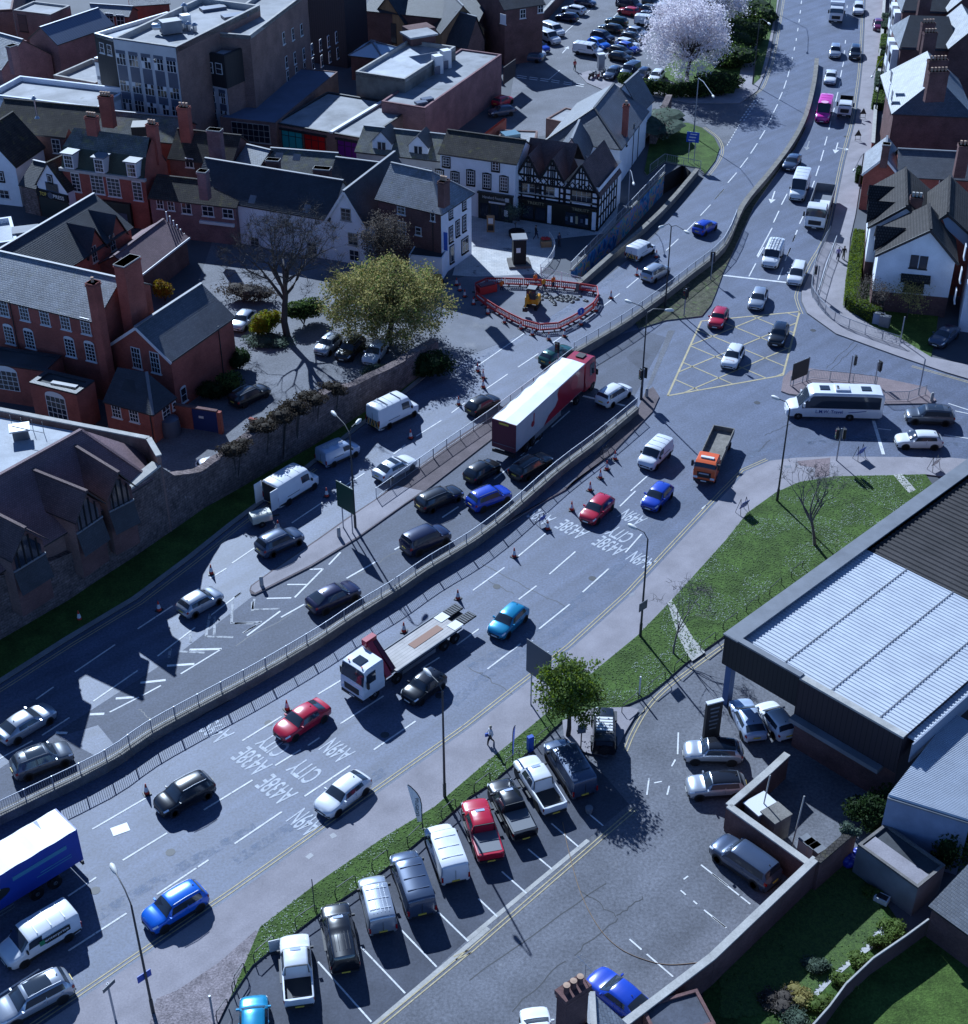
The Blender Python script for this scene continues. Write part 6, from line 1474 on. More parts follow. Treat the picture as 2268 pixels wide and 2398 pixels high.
for k,(y0,lb) in enumerate(((345,'nearest'),(75,'middle'),(-160,'farthest'))):
 x0 = 1385 + 15 * k; x1 = 1735 - 5 * k
 h = House('terrace_house','slate roofed terrace house with white bay, %s of three along the footway' % lb,q('03',x0,y0),q('03',x1,y0 + 12),7.2,d=11)
 h.walls(m_bdark); h.roof = MB(); L_ = h.L
 h.slab(h.roof,[h.pt(-.3,-.2,7.0),h.pt(L_ + 1.5,-.2,7.0),h.pt(L_ + .2,5.4,10.4),h.pt(1.4,5.4,10.4)],m_slated); h.slab(h.roof,[h.pt(-.3,11,7.0),h.pt(L_ + 1.5,11,7.0),h.pt(L_ + .2,5.4,10.4),h.pt(1.4,5.4,10.4)],m_slated); h.slab(h.roof,[h.pt(-.3,11,7.0),h.pt(-.3,-.2,7.0),h.pt(1.4,5.4,10.4)],m_slatel)  # left hip takes pale slate to look sunlit, other slopes dark
 rx = L_ + 2.2
 h.slab(h.roof,[h.pt(L_ - .4,-1.5,7.6),h.pt(rx + .6,-1.5,10.8),h.pt(rx + .6,11,10.8),h.pt(L_ - .4,11,7.6)],m_slatel); h.slab(h.roof,[h.pt(rx + .6,-1.5,10.8),h.pt(rx + 5,-1.5,7.6),h.pt(rx + 5,11,7.6),h.pt(rx + .6,11,10.8)],m_slated)  # wing slopes coloured as lit on the left, shaded on the right
 h.wm.face([h.pt(L_ - .2,-1.2,0),h.pt(rx + 4.6,-1.2,0),h.pt(rx + 4.6,-1.2,7.6),h.pt(rx + .6,-1.2,10.6),h.pt(L_ - .2,-1.2,7.6)],m_bdark)
 cx_,cy_ = ((1600,235),(1585,165),(1570,-60))[k]
 h.chimney('03',cx_,cy_,12.0,1.9,.8,4,4,m=m_bdark,rot=.1)
 mb = MB()
 for j in (2.5,6.5): mb.box(h.on(3,11 - j,3.4,.5),(2.2,1.0,6.0),m_render,ax=h.axes(3));
 h.part('bay',mb)
 for j in (2.5,6.5):
  for zz in (1.8,4.9):
   mb = MB(); mb.box(h.on(3,11 - j,zz,1.02),(1.7,.06,1.5),m_pane,ax=h.axes(3)); h.part('bay_window',mb)
 h.done()
h = House('brick_side_house','low red brick wing with long grey slate roof beside the footway',q('03',1115,1255),q('03',1375,1280),5.0,d=7)
h.walls(m_bred).gable(m_slatel,'v',7.2,.25,m_frame); h.chimney('03',1280,1050,8.8,.9,.9,3,0,m=m_bdark); h.done()
h = House('long_rear_wing','long brick rear wing with grey slate roof behind the white gabled houses',q('03',1370,1285),q('03',2100,1325),5.0,ridge=q('03',1600,1100),zr=7.6)
h.walls(m_bred).gable(m_slate,'u',o=.2); h.win(0,'03',1690,1345,1.,1.3,2,2); h.chimney('03',1850,1060,9.6,1.4,1.2,4,3,m=m_bdark); h.done()
# white houses with brown tiled gables
def white_house(name,lb,A_,B_,ap,d,plinth,zA):
 h = House(name,lb,A_,B_,zA,d=d); h.walls(m_render,plinth=(m_bdark,plinth),mats={1: m_bred,3: m_render})
 return h
h = white_house('white_gable_house','white gabled house with brown tiled roof and two slim windows facing the junction',q('s',2059,590),q('s',2239,606),None,6.5,2.4,7.0)
h.gable(m_pant,'v',10.2,.35,m_gutter,at=.61)
for x,y in ((1480,195),(1548,203)): h.win(0,'13',x,y,.85,1.5,1,1,frame=m_gutter)
h.win(0,'13',1480,370,2.1,1.5,3,1,frame=m_gutter)
mb = MB(); dd_,zz_ = on_wall('13',1490,310,h.a,h.b); c = h.on(0,dd_,zz_,.45); mb.box(c,(3.1,1.0,.25),m_pant,ax=(h.u,(h.v * 1 + Vector((0,0,.55))).normalized(),h.u.cross((h.v + Vector((0,0,.55))).normalized()))); h.part('bay_canopy',mb)
dp = [h.pt(-.35,2.0,5.8),h.pt(-.35,6.0,5.8),h.pt(-.35,4.0,7.6)]
mb = MB(); h.slab(mb,[h.pt(-.55,.6,6.9),h.pt(-.55,2.6,8.9),h.pt(2.6,2.6,8.9)],m_pant); h.slab(mb,[h.pt(-.55,4.6,6.9),h.pt(-.55,2.6,8.9),h.pt(2.6,2.6,8.9)],m_pant); mb.face([h.pt(-.4,.8,6.6),h.pt(-.4,2.6,8.7),h.pt(-.4,4.4,6.6)],m_render); h.part('side_gable',mb)
for x,y in ((1820,290),(1780,440),(1850,120)): h.win(1,'13',x,y,1.0,1.4,2,1)
h.pipe(3,'13',1190,200); h.done()
h = white_house('white_gable_house','white gabled house with two small side gables set back by the hedge',q('s',2041,524),q('s',2190,537),None,11,2.4,7.0)
h.walls(m_render,plinth=(m_bdark,2.4)).gable(m_pant,'v',9.6,.35,m_gutter,at=.5)
for j in (2.4,7.0):
 mb = MB(); h.slab(mb,[h.pt(-.55,j - 1.9,6.9),h.pt(-.55,j,8.8),h.pt(2.6,j,8.8)],m_pant); h.slab(mb,[h.pt(-.55,j + 1.9,6.9),h.pt(-.55,j,8.8),h.pt(2.6,j,8.8)],m_pant); mb.face([h.pt(-.4,j - 1.7,6.6),h.pt(-.4,j,8.6),h.pt(-.4,j + 1.7,6.6)],m_render); h.part('side_gable',mb)
h.chimney('03',1500,1440,10.0,1.3,.9,4,3,m=m_bdark,potm=m_conc); h.pipe(3,'13',1130,80); h.done()
h = House('brown_roof_house','house with brown tiled ridge roof and pale blue gable window at right edge',q('s',2152,545),q('s',2290,560),7.0,d=10.5); h.walls(m_bred).gable(m_pant,'v',9.8,.35,m_gutter,at=.42)
mb = MB(); a_ = h.pt(h.L * .25,-.1,8.6); mb.face([h.pt(h.L * .36,-.12,8.9),h.pt(h.L * .44,-.12,9.2),h.pt(h.L * .92,-.12,7.1),h.pt(h.L * .92,-.12,5.6),h.pt(h.L * .44,-.12,7.9)],M('pale_blue_panel',(.25,.33,.45),.3)); h.part('gable_panel',mb); h.done()
h = House('white_edge_house','white rendered house wall cut by the right edge',q('13',1800,705),q('13',2300,770),0.001,d=8,ztop=6.5); h.walls(m_render).gable(m_slated,'u',9,.2); h.done()
# ---- showroom with big corrugated roof
SA,SB = ('23',95,1050),('23',1405,1800)
Z = 6.6
a,b,c = T(*SA,Z),T(*SB,Z),T('23',1560,-10,Z)
h = House('car_showroom','big car showroom with corrugated metal roof, black cladding and canopy over parked cars',SA,SB,Z,C=None,d=1.)
h.d = (c - a).dot(h.v) ; h.c = h.b + h.v * 60; h.e = h.a + h.v * 60; h.d = 60
L_ = h.L
h.wm = MB(); h.wmat = m_clad; h.roof = MB()
lc = on_wall('23',640,1400,h.a,h.b)[0]        # canopy part is open below
ZC = 3.9
def vert(p,r,z0,z1,m): h.wm.face([p + Vector((0,0,z0)),r + Vector((0,0,z0)),r + Vector((0,0,z1)),p + Vector((0,0,z1))],m)
vert(h.pt(0,0,0),h.pt(lc,0,0),ZC,Z,m_clad); vert(h.pt(lc,-.06,0),h.pt(L_,-.06,0),ZC - .6,Z - .15,m_cladp)
vert(h.pt(lc,.25,0),h.pt(L_,.25,0),0,ZC + .5,m_bdark); vert(h.pt(L_,0,0),h.pt(L_,60,0),0,Z,m_cladp); vert(h.pt(0,60,0),h.pt(0,0,0),ZC,Z,m_clad)
vert(h.pt(0,60,0),h.pt(0,9,0),0,ZC,m_bdark); vert(h.pt(0,9,0),h.pt(lc,9,0),0,ZC,m_bdark); vert(h.pt(lc,9,0),h.pt(lc,.25,0),0,ZC,m_bdark)
h.wm.face([h.pt(0,0,ZC),h.pt(lc,0,ZC),h.pt(lc,9,ZC),h.pt(0,9,ZC)][::-1],m_gutter)
# corrugated sheets: ribs running along v (down the slope), light part then dark part
dk = (T('23',1080,375,Z) - a).dot(h.v)
# ribs run parallel to u in the photograph
def corrug_v(mb,i0,i1,j0,j1,z,m,pitch_=.42,amp=.10):
 n_ = int((j1 - j0) / pitch_); w_ = (j1 - j0) / n_
 for k in range(n_):
  y = j0 + w_ * k
  prof = [(0,0),(.35,0),(.5,amp),(.85,amp),(1,0)]
  for (u0,q0),(u1,q1) in zip(prof,prof[1:]):
   mb.face([h.pt(i0,y + u0 * w_,z + q0),h.pt(i1,y + u0 * w_,z + q0),h.pt(i1,y + u1 * w_,z + q1),h.pt(i0,y + u1 * w_,z + q1)],m)
mb1 = MB(); pw = 1.3
corrug_v(mb1,.55,L_ + .6,.5 + .0,dk,Z - .35,m_corr,.36,.055); h.part('corrugated_roof',mb1)
mb2 = MB(); corrug_v(mb2,pw,L_ + .6,dk + .02,60,Z - .30,m_corrd,.55,.08); h.part('weathered_roof',mb2)
mb = MB(); up = Vector((0,0,1))
mb.beam(h.pt(pw / 2 - .1,-.1,Z + .02),h.pt(pw / 2 - .1,60,Z + .02),pw,.12,m_lead); mb.beam(h.pt(0,.22,Z + .03),h.pt(lc,.22,Z + .03),.5,.14,m_lead); mb.beam(h.pt(lc,.2,Z - .08),h.pt(L_,.2,Z - .08),.55,.16,m_conc)
h.part('parapet_cap',mb)
mb = MB()
for f in (.26,.53,.79):
 i_ = L_ * f + .8; mb.beam(h.pt(i_,.5,Z - .28),h.pt(i_,dk,Z - .28),.07,.05,m_lead)
h.part('roof_lap',mb)
m_bluecol = M('blue_steel',(.06,.13,.28),.5)
for i_,j_ in ((.45,.6),(lc - .3,1.2)):
 mb = MB(); mb.box(h.pt(i_,j_,ZC / 2),(.5,.6,ZC),m_bluecol,ax=(h.u,h.v,up)); h.part('canopy_column',mb)
mb = MB(); i0 = on_wall('33',500,110,h.a,h.b)[0]; i1 = on_wall('33',1100,470,h.a,h.b)[0]
mb.beam(h.pt(lc,-.2,3.1),h.pt(L_ - 1.0,-.2,3.1),.9,.35,m_lead); h.part('side_ledge',mb)
mb = MB(); mb.beam(h.pt(L_ + .7,0,Z - 1.0),h.pt(L_ + .7,40,Z - 1.0),.1,1.6,M('pale_fascia',(.24,.27,.34),.5)); h.part('roof_fascia',mb)
h.wins = h.wins; h.done()
# lower sheet roof beside it
t = thing('lower_shed','lower workshop with bright corrugated white roof beside the showroom','building',T('33',1300,700))
mb = MB(); z_ = 5.2; p0,p1,p2,p3 = T('33',1170,470,z_),T('33',1720,640,z_ - .3),T('33',2300,300,z_),T('33',1600,-80,z_)
n_ = 60
for k in range(n_):
 f0,f1,f2 = k / n_,(k + .5) / n_,(k + 1) / n_
 for g0,g1,za,zb in ((f0,f0 * .7 + f1 * .3,0,0),(f0 * .7 + f1 * .3,f1,0,.16),(f1,f1 * .3 + f2 * .7,.16,.16),(f1 * .3 + f2 * .7,f2,.16,0)):
  A1,B1,A2,B2 = p0.lerp(p3,g0),p1.lerp(p2,g0),p0.lerp(p3,g1),p1.lerp(p2,g1)
  mb.face([A1 + up * za,B1 + up * za,B2 + up * zb,A2 + up * zb],m_corr)
mb.build('sheet_roof',t)
mb = MB(); m_bwall = M('pale_blue_wall',(.20,.25,.36),.7,var=.2,vs=.6)
mb.face([(p0.x,p0.y,0),(p1.x,p1.y,0),(p1.x,p1.y,z_ - .35),(p0.x,p0.y,z_ - .05)],m_bwall); mb.build('wall',t)
mb = MB(); mb.beam(p0 + up * -.05,p1 + up * -.05,.3,.12,m_lead); mb.build('gutter_edge',t)
# ---- yard walls, sheds
def wall_line(name,lb,pts,z,m,w=.35,cap=m_conc,cat='wall',capw=.5):
 t = thing(name,lb,cat,pts[0]); mb = MB()
 for i in range(len(pts) - 1): mb.beam(pts[i] + up * z / 2,pts[i + 1] + up * z / 2,w,z,m)
 mb.build('brickwork' if m is not m_wood else 'boards',t)
 if cap:
  mb = MB()
  for i in range(len(pts) - 1): mb.beam(pts[i] + up * (z + .05),pts[i + 1] + up * (z + .05),capw,.12,cap)
  mb.build('coping',t)
 return t
zw = 2.6
wall_line('yard_boundary_wall','tall dark brick wall with pale coping between the yard and back garden',[p - Vector((0,0,zw)) for p in (T('33',-700,2070,zw),T('33',0,1540,zw),T('33',690,885,zw))],zw,m_bdark)
wall_line('compound_wall','dark brick compound wall enclosing the machine yard',[p - Vector((0,0,2.2)) for p in (T('33',500,190,2.2),T('33',370,310,2.2),T('33',110,535,2.2),T('33',640,915,2.2))],2.2,m_bdark)
wall_line('mossy_garden_wall','brick wall with ragged mossy top beside the machine yard',[p - Vector((0,0,2.6)) for p in (T('33',700,905,2.6),T('33',950,690,2.6))],2.6,m_bdark,.4,m_moss)
wall_line('garden_fence','dark brown timber fence curving between the two gardens',[p - Vector((0,0,1.5)) for p in (T('33',1440,1290,1.5),T('33',1290,1400,1.5),T('33',1070,1550,1.5),T('33',890,1720,1.5),T('33',780,1870,1.5),T('33',620,2050,1.5))],1.5,M('brown_fence',(.10,.05,.045),.9,var=.3),.08,m_conc,'fence',.1)
h = House('garden_shed','flat roofed grey shed with pale roof strip in the back garden',q('33',970,790),q('33',1370,1080),2.6,C=q('33',1540,920)); h.walls(m_lead).flat(m_feltd,.1,.2,m_wallc)
mb = MB(); mb.sheet([h.pt(.3,.2,0),h.pt(h.L - .2,.2,0),h.pt(h.L - .2,1.4,0),h.pt(.3,1.4,0)],m_pave,2.62); h.part('roof_strip',mb); h.done()
h = House('slate_outhouse','brick outhouse with blue grey slate roof at the right edge',q('33',1470,1200),q('33',1800,1440),2.8,d=5); h.walls(m_bdark); h.roof = MB(); h.slab(h.roof,[h.pt(-.2,-.2,2.8),h.pt(h.L,-.2,2.8),h.pt(h.L,5,4.2),h.pt(-.2,5,4.2)],m_slate); h.done()
h = House('flat_garage','low shed with grey felt roof by the bottom edge below the blue saloon',q('32',1250,2100),q('32',1640,1985),2.5,C=q('32',1430,1775)); h.walls(m_bdark).flat(m_bay,.08,.2); h.done()
# house at the bottom edge: only chimney stack, verge and a little slate
t = thing('bottom_edge_house','house at the bottom edge showing a tall brick chimney, white verge and slates','house',T('32',700,2200))
c = T('32',690,1745,9.6); mb = MB(); ua = Vector((.80,.60,0)); va = Vector((-.60,.80,0))
mb.box(c - up * 4.8,(1.55,.75,9.6),m_bdark,ax=(ua,va,up)); mb.box(c - up * .1,(1.75,.95,.3),m_bdark,ax=(ua,va,up)); mb.box(c - up * .45,(1.65,.85,.15),m_bdark,ax=(ua,va,up))
ch = mb.build('chimney',t)
for k in (-1,0,1):
 mb = MB(); e = c + ua * k * .46; mb.lathe(e,[(.17,0),(.15,.45),(.19,.5),(.19,.62)],m_bdark,12); mb.lathe(e + up * .62,[(.19,0),(.02,.02)],m_pot,12); mb.build('chimney_pot',ch,smooth=40).location = (0,0,0)
r0,r1 = T('32',815,1770,6.9),T('32',835,2150,6.9)
mb = MB(); mb.beam(r0,r1,.34,.12,m_conc); mb.build('ridge',t)
mb = MB(); p = [r0,r1,T('32',1200,2120,4.9),T('32',1000,1985,4.9)]; hh.slab(mb,p,m_slatel); p2 = [r0,r1,T('32',560,2200,5.6),T('32',700,1900,5.9)]; hh.slab(mb,p2,m_felt); mb.build('roof',t)
mb = MB(); mb.face([(r0.x,r0.y,0),(p[3].x,p[3].y,0),(p[3].x,p[3].y,4.85),(r0.x,r0.y,6.8)],m_render); mb.build('wall',t)
mb = MB(); e = T('32',690,1590,11.2); mb.tube([c + ua * .8,c + ua * .8 + up * 1.3],.02,m_rail,5); q0 = c + ua * .8 + up * 1.3; mb.tube([q0 - va * .7,q0 + va * .7],.015,m_rail,4)
for k in range(5): mb.tube([q0 + va * (-.6 + k * .3) - ua * .25,q0 + va * (-.6 + k * .3) + ua * .25],.01,m_rail,4)
mb.build('tv_aerial',t)
# machines in the compound
mb = MB(); c = T('33',315,600,.9); mb.box(c + up * .1,(1.7,1.3,2.0),m_lead,.6); mb.box(c + up * 1.15,(1.9,1.5,.12),m_frame,.6); solo(mb,'cooling_unit','cooling unit with white top inside the compound wall','machine')
mb = MB(); c = T('33',415,660,1.0); mb.box(c,(1.5,1.3,2.2),m_wallc,.6); mb.box(c + up * 1.14,(1.6,1.4,.1),m_cope,.6); solo(mb,'grey_cabinet','tall grey cabinet beside the cooling unit in the compound','machine')
for k,(x,y) in enumerate(((625,800),(660,825),(695,850))):
 mb = MB(); c = T('33',x,y,.5); mb.box(c,(.75,.8,1.1),m_frame if k < 2 else m_lead,.6); mb.box(c + up * .6,(.8,.85,.08),m_lead,.6); solo(mb,'storage_bin','grey lidded bin in the compound corner, %s of three' % ('left','middle','right')[k],'bin','bins in the compound corner')
for x,y,x1,y1,lb in ((310,670,355,370,'thin pole standing in front of the cooling unit'),(530,810,600,450,'thin pole leaning in the middle of the compound')):
 mb = MB(); a = T('33',x,y); mb.tube([a,Vector((a.x + .3,a.y + .2,4.6))],.05,m_conc,6); solo(mb,'metal_pole',lb,'pole')
mb = MB(); c = T('33',905,890,.3)
for k in range(14): mb.lathe(c + Vector((rnd.uniform(-.7,.7),rnd.uniform(-.5,.5),rnd.uniform(-.3,.1))),[(.02,0),(.3,.1),(.35,.3),(.2,.5),(.02,.55)],M('blue_tarpaulin',(.01,.03,.30),.4),7)
solo(mb,'blue_tarpaulin','crumpled blue tarpaulin by the garden shed','tarpaulin',smooth=50)
mb = MB(); c = T('33',1130,1150,.25); mb.box(c,(.9,.6,.4),m_frame,-.6); mb.box(c + up * .21,(.7,.42,.03),m_black,-.6); solo(mb,'white_sink','old white sink lying by the shed','sink')
# ================================================================== LORRIES, COACH, PLANT
def veh_root(name,label,cat,rear,front,group=None):
 d = front - rear; d.z = 0; c = (rear + front) / 2
 return thing(name,label,cat,(c.x,c.y,0),math.atan2(d.y,d.x),group),d.length
class VB(MB):
 """mesh in the vehicle's own axes"""
 def build(s,name,parent,smooth=None):
  o = bpy.data.objects.new(name,s.mesh(name,smooth)); COL.objects.link(o); o.parent = parent; return o
 def rbox(s,x0,x1,w,z0,z1,m,r=.12):
  """box along x with rounded long top edges"""
  h = w / 2; pr = [(-h,z0),(-h,z1 - r),(-h + r * .3,z1 - r * .3),(-h + r,z1),(h - r,z1),(h - r * .3,z1 - r * .3),(h,z1 - r),(h,z0)]
  n = len(pr); vs = [(x,y,z) for x in (x0,x1) for y,z in pr]
  s.quadmesh(vs,[(i,i + n,(i + 1) % n + n,(i + 1) % n) for i in range(n)] + [tuple(range(n)),tuple(range(2 * n - 1,n - 1,-1))],m)
def wheels(root,xs,hw,r,w=.3,rim=m_steelrim):
 for x in xs:
  for sd_ in (1,-1):
   b = MB(); y = sd_ * hw
   b.lathe((x,y - sd_ * w,r),[(r * .5,0),(r,.02),(r,w - .02),(r * .6,w),(r * .55,w - .05)],m_tyre,16,(0,sd_,0)); o = VB.build(_vb(b),'wheel',root,40)
   b = MB(); b.lathe((x,y - sd_ * .06,r),[(r * .58,0),(r * .3,.06),(.02,.06)],rim,12,(0,sd_,0)); VB.build(_vb(b),'rim',o,40)
def _vb(b):
 v = VB(); v.v,v.f,v.m,v.mats = b.v,b.f,b.m,b.mats; return v
def cab(root,x0,L,W,H,m,hb=.55,slope=.25):
 """lorry cab whose back is at x0 and front at x0 + L"""
 st = [(0,W / 2 * .97,hb,1.5,(W / 2 * .95,1.62,W / 2 * .93,1.75,1.76)),(.03,W / 2,hb,1.6,(W / 2 * .96,1.75,W / 2 * .94,1.85,1.86)),(.13,W / 2,hb,1.62,(W / 2 * .93,H - .35,W / 2 * .9,H - .12,H - .1)),(.3,W / 2,hb,1.62,(W / 2 * .94,H - .12,W / 2 * .86,H,H)),(1,W / 2,hb,1.62,(W / 2 * .94,H - .10,W / 2 * .86,H,H + .02))]
 lf = Loft(L,st,0.1); off_ = Vector((x0 + L / 2,0,0))
 def p(name,fn,sm=40):
  b = VB(); fn(b); b.v = [q + off_ for q in b.v]; return b.build(name,root,sm)
 p('cab',lambda b: lf.body(b,m)); p('windscreen',lambda b: lf.patch(b,m_glass,.035,.125,KE + .1,0,0,d=.03,nk=6))
 for sd_ in (1,-1):
  p('door_window',lambda b: lf.patch(b,m_glass,.2,.62,KB + .15,KE - .2,sd_,d=.02))
  p('headlight',lambda b: b.box((L / 2 + .02,sd_ * W * .38,.85),(.06,.4,.22),m_lamp))
  p('wing_mirror',lambda b: b.box((L / 2 - .35,sd_ * (W / 2 + .18),2.0),(.14,.22,.6),m_black))
 p('grille',lambda b: (b.box((L / 2 + .015,0,1.15),(.05,W * .62,.55),m_black),b.box((L / 2 + .02,0,.5),(.06,W * .9,.25),m_black)))
 p('number_plate',lambda b: b.box((L / 2 + .05,0,.52),(.03,.52,.11),m_plw)); return lf
m_lred = M('lorry_red',(.34,.012,.03),.35,coat=.5); m_lredd = M('dark_red_panel',(.10,.012,.03),.5); m_tarp = M('white_tarpaulin',(.74,.75,.76),.55,var=.06,vs=.8); m_curt = M('grey_curtain',(.40,.40,.43),.6,var=.06,vs=1.)
m_lblue = M('lorry_blue',(.012,.045,.30),.5,var=.1,vs=.8); m_chas = M('chassis_black',(.016,.016,.018),.7); m_plank = M('aluminium_deck',(.36,.33,.31),.6,var=.2,vs=.8,pat=(8,.30,.02,.5,(.33,.30,.29))); m_ora = M('lorry_orange',(.72,.11,.02),.35,coat=.5); m_yel = M('digger_yellow',(.65,.30,.01),.45)
# articulated lorry
rr_ = (P(1153,979,4.1) + P(1210,996,4.1)) / 2; ff_ = (P(1367,849,4.1) + P(1321,836,4.1)) / 2
dv = (ff_ - rr_).normalized(); dv.z = 0
t,l = veh_root('articulated_lorry','long red articulated lorry with grey and red curtain side and white roof','lorry',Vector((rr_.x,rr_.y,0)),Vector((ff_.x,ff_.y,0)) + dv * 2.9,gL)
x0 = -l / 2; x1 = x0 + 13.6
b = VB(); b.rbox(x0,x1,2.5,1.15,4.02,m_curt,.03); tr = b.build('trailer_body',t)
b = VB(); n_ = 24
for k in range(n_):
 a0,a1 = x0 + 13.6 * k / n_,x0 + 13.6 * (k + 1) / n_
 for y0,y1,z0,z1 in ((-1.29,0,4.06,4.14),(0,1.29,4.14,4.06)):
  w0,w1 = .035 * math.sin(k * 1.3),.035 * math.sin((k + 1) * 1.3)
  b.face([(a0,y0,z0 + w0),(a1,y0,z0 + w1),(a1,y1,z1 + w1),(a0,y1,z1 + w0)],m_tarp)
for y in (-1.29,1.29): b.box(((x0 + x1) / 2,y,4.02),(13.6,.05,.14),m_curt)
b.build('tarpaulin_roof',tr)
b = VB(); b.box((x0 - .03,0,2.6),(.08,2.54,3.0),m_lredd); b.box((x0 - .08,0,1.6),(.05,2.3,.04),m_lead); b.box((x0 - .05,0,.75),(.2,2.4,.3),m_chas); b.box((x0 - .08,.0,3.85),(.03,1.0,.2),m_ply); b.build('rear_doors',tr)
for sd_ in (-1,1):
 b = VB(); pts = [(x0 + 13.55,1.2),(x0 + 13.55,3.98),(x0 + 8.4,3.98),(x0 + 8.0,3.4),(x0 + 8.2,2.7),(x0 + 7.6,2.2),(x0 + 6.3,1.9),(x0 + 5.4,1.2)]
 f_ = [(x,sd_ * 1.265,z) for x,z in pts]; b.face(f_ if sd_ > 0 else f_[::-1],m_lred)
 e = Vector((x0 + 3.2,sd_ * 1.27,2.9)); b.lathe(e + Vector((0,0,-.3)),[(.02,0),(.32,.006),(.30,.012)],m_lred,12,(0,sd_,0)); b.box(e + Vector((.2,0,.25)),(.16,.02,1.0),m_lred)
 b.lathe((x0 + 11.6,sd_ * 1.268,2.9),[(.75,0),(.73,.006),(.02,.007)],M('pale_red_roundel',(.45,.06,.07),.5),16,(0,sd_,0)); b.build('curtain_print',tr)
 b = VB(); b.box((x0 + 6.3,sd_ * 1.22,.85),(5.2,.06,.5),m_lead); b.build('side_guard',tr)
b = VB(); b.box((x0 + 6.8,0,1.0),(13.2,1.1,.3),m_chas); b.build('chassis',t)
cab(t,x1 + .5,2.4,2.5,3.75,m_lred); b = VB(); b.box((x1 + 1.7,0,3.85),(.9,.8,.08),m_chas); b.box((x1 + .2,0,1.0),(4.5,.9,.3),m_chas); b.build('cab_roof_hatch',t)
wheels(t,(x0 + 2.2,x0 + 3.5,x0 + 4.8,x1 - 1.2,x1 + 2.1),1.25,.5)
# flatbed lorry with crane
t,l = veh_root('flatbed_lorry','flatbed lorry with white cab, red folded crane and two raised rear ramps','lorry',T('21',1690,905,.8),T('21',860,1470,.8),gR)
l = min(max(l,10.5),12.5); h2 = l / 2
lf = cab(t,h2 - 2.2,2.2,2.5,3.2,PT['white'])
b = VB(); b.box((h2 - 1.0,0,3.24),(.8,.9,.06),m_glass); b.build('roof_hatch',t)
for y in (-.7,.7): b = VB(); b.lathe((h2 - .5,y,3.2),[(.06,0),(.06,.1)],m_ora,8); b.build('beacon',t)
b = VB(); b.box((-.3,0,.95),(l - 1.2,1.0,.3),m_chas); b.build('chassis',t)
b = VB(); b.box((-h2 + 1.8 + (l - 5.3) / 2,0,1.2),(l - 5.3,2.5,.16),m_plank); b.box((-h2 + 1.8 + (l - 5.3) / 2,-1.24,1.24),(l - 5.3,.08,.2),m_lead); b.box((-h2 + 1.8 + (l - 5.3) / 2,1.24,1.24),(l - 5.3,.08,.2),m_lead); b.box((-h2 + 4.5,0,1.3),(3.2,.7,.02),M('rust_stain',(.30,.17,.12),.8)); b.build('deck',t)
for y in (-.72,.72):
 b = VB(); b.box((-h2 + 1.9,y,1.29),(1.1,.85,.06),m_frame); b.box((-h2 + .7,y,1.25),(1.5,.85,.14),m_chas)
 for k in range(6): b.box((-h2 + .1 + k * .24,y,1.34),(.05,.8,.06),m_lead)
 b.build('ramp',t)
b = VB(); xb = h2 - 2.75; b.beam((xb + .1,1.1,1.2),(xb + .1,-.9,3.4),.5,.6,m_lred); b.beam((xb - .45,-1.0,3.4),(xb - .45,1.1,1.5),.4,.45,m_lredd); b.box((xb,.3,1.4),(.8,.9,1.1),m_lredd); b.box((xb - .1,-.95,3.5),(1.1,.5,.55),m_lred); b.beam((xb - .45,1.0,1.4),(xb - .45,-.5,2.6),.3,.3,m_chas); b.build('crane',t)
for sd_ in (-1,1): b = VB(); b.box((.3,sd_ * 1.2,.75),(3.6,.05,.35),m_lead); b.build('side_guard',t)
wheels(t,(-h2 + 2.4,-h2 + 3.6,h2 - 3.6,h2 - 1.2),1.22,.46)
# blue curtain sided lorry
ra_,rb_ = T('30',405,290,3.9),T('30',555,466,3.9); bk_ = (ra_ + rb_) / 2; dr = (T('30',0,797,3.9) - rb_).normalized(); dr.z = 0
t,l = veh_root('curtain_sided_lorry','blue curtain sided lorry with white roof cut by the left edge','lorry',Vector((bk_.x,bk_.y,0)),Vector((bk_.x,bk_.y,0)) + dr * 12.5,gR)
b = VB(); b.rbox(-6.25,4.0,2.5,1.1,3.86,m_lblue,.03); tr = b.build('box_body',t)
b = VB()
for k in range(20):
 a0,a1 = -6.25 + 10.25 * k / 20,-6.25 + 10.25 * (k + 1) / 20; w0,w1 = .03 * math.sin(k * 1.7),.03 * math.sin((k + 1) * 1.7)
 b.face([(a0,-1.28,3.88 + w0),(a1,-1.28,3.88 + w1),(a1,1.28,3.9 + w1),(a0,1.28,3.9 + w0)],m_tarp)
b.build('tarpaulin_roof',tr)
b = VB(); b.box((-6.29,0,2.5),(.08,2.5,2.8),m_lblue); b.box((-6.3,0,.7),(.15,2.3,.3),m_chas); b.build('rear_doors',tr)
b = VB(); Y = 1.262; m_sw = M('pale_teal_stripe',(.05,.22,.34),.5)
b.beam((-5.4,Y,2.95),(-1.6,Y,2.95),.012,.32,m_sw)
el = [(1.0 + 2.3 * math.cos(a),Y + .004,2.35 + .62 * math.sin(a)) for a in [2 * math.pi * k / 24 for k in range(24)]]; b.face(el[::-1],m_black)
put_text(b,'PALLET',(1.0,Y + .012,2.5),(-1,0,0),(0,0,1),3.4,.55,m_curt,.02); put_text(b,'TRACK',(1.2,Y + .012,2.0),(-1,0,0),(0,0,1),1.9,.34,m_curt,.02)
for k in range(2): b.beam((-5.6,Y,2.15 - k * .22),(-3.4 + k * .3,Y,2.15 - k * .22),.012,.07,m_sw)
b.build('curtain_print',tr)
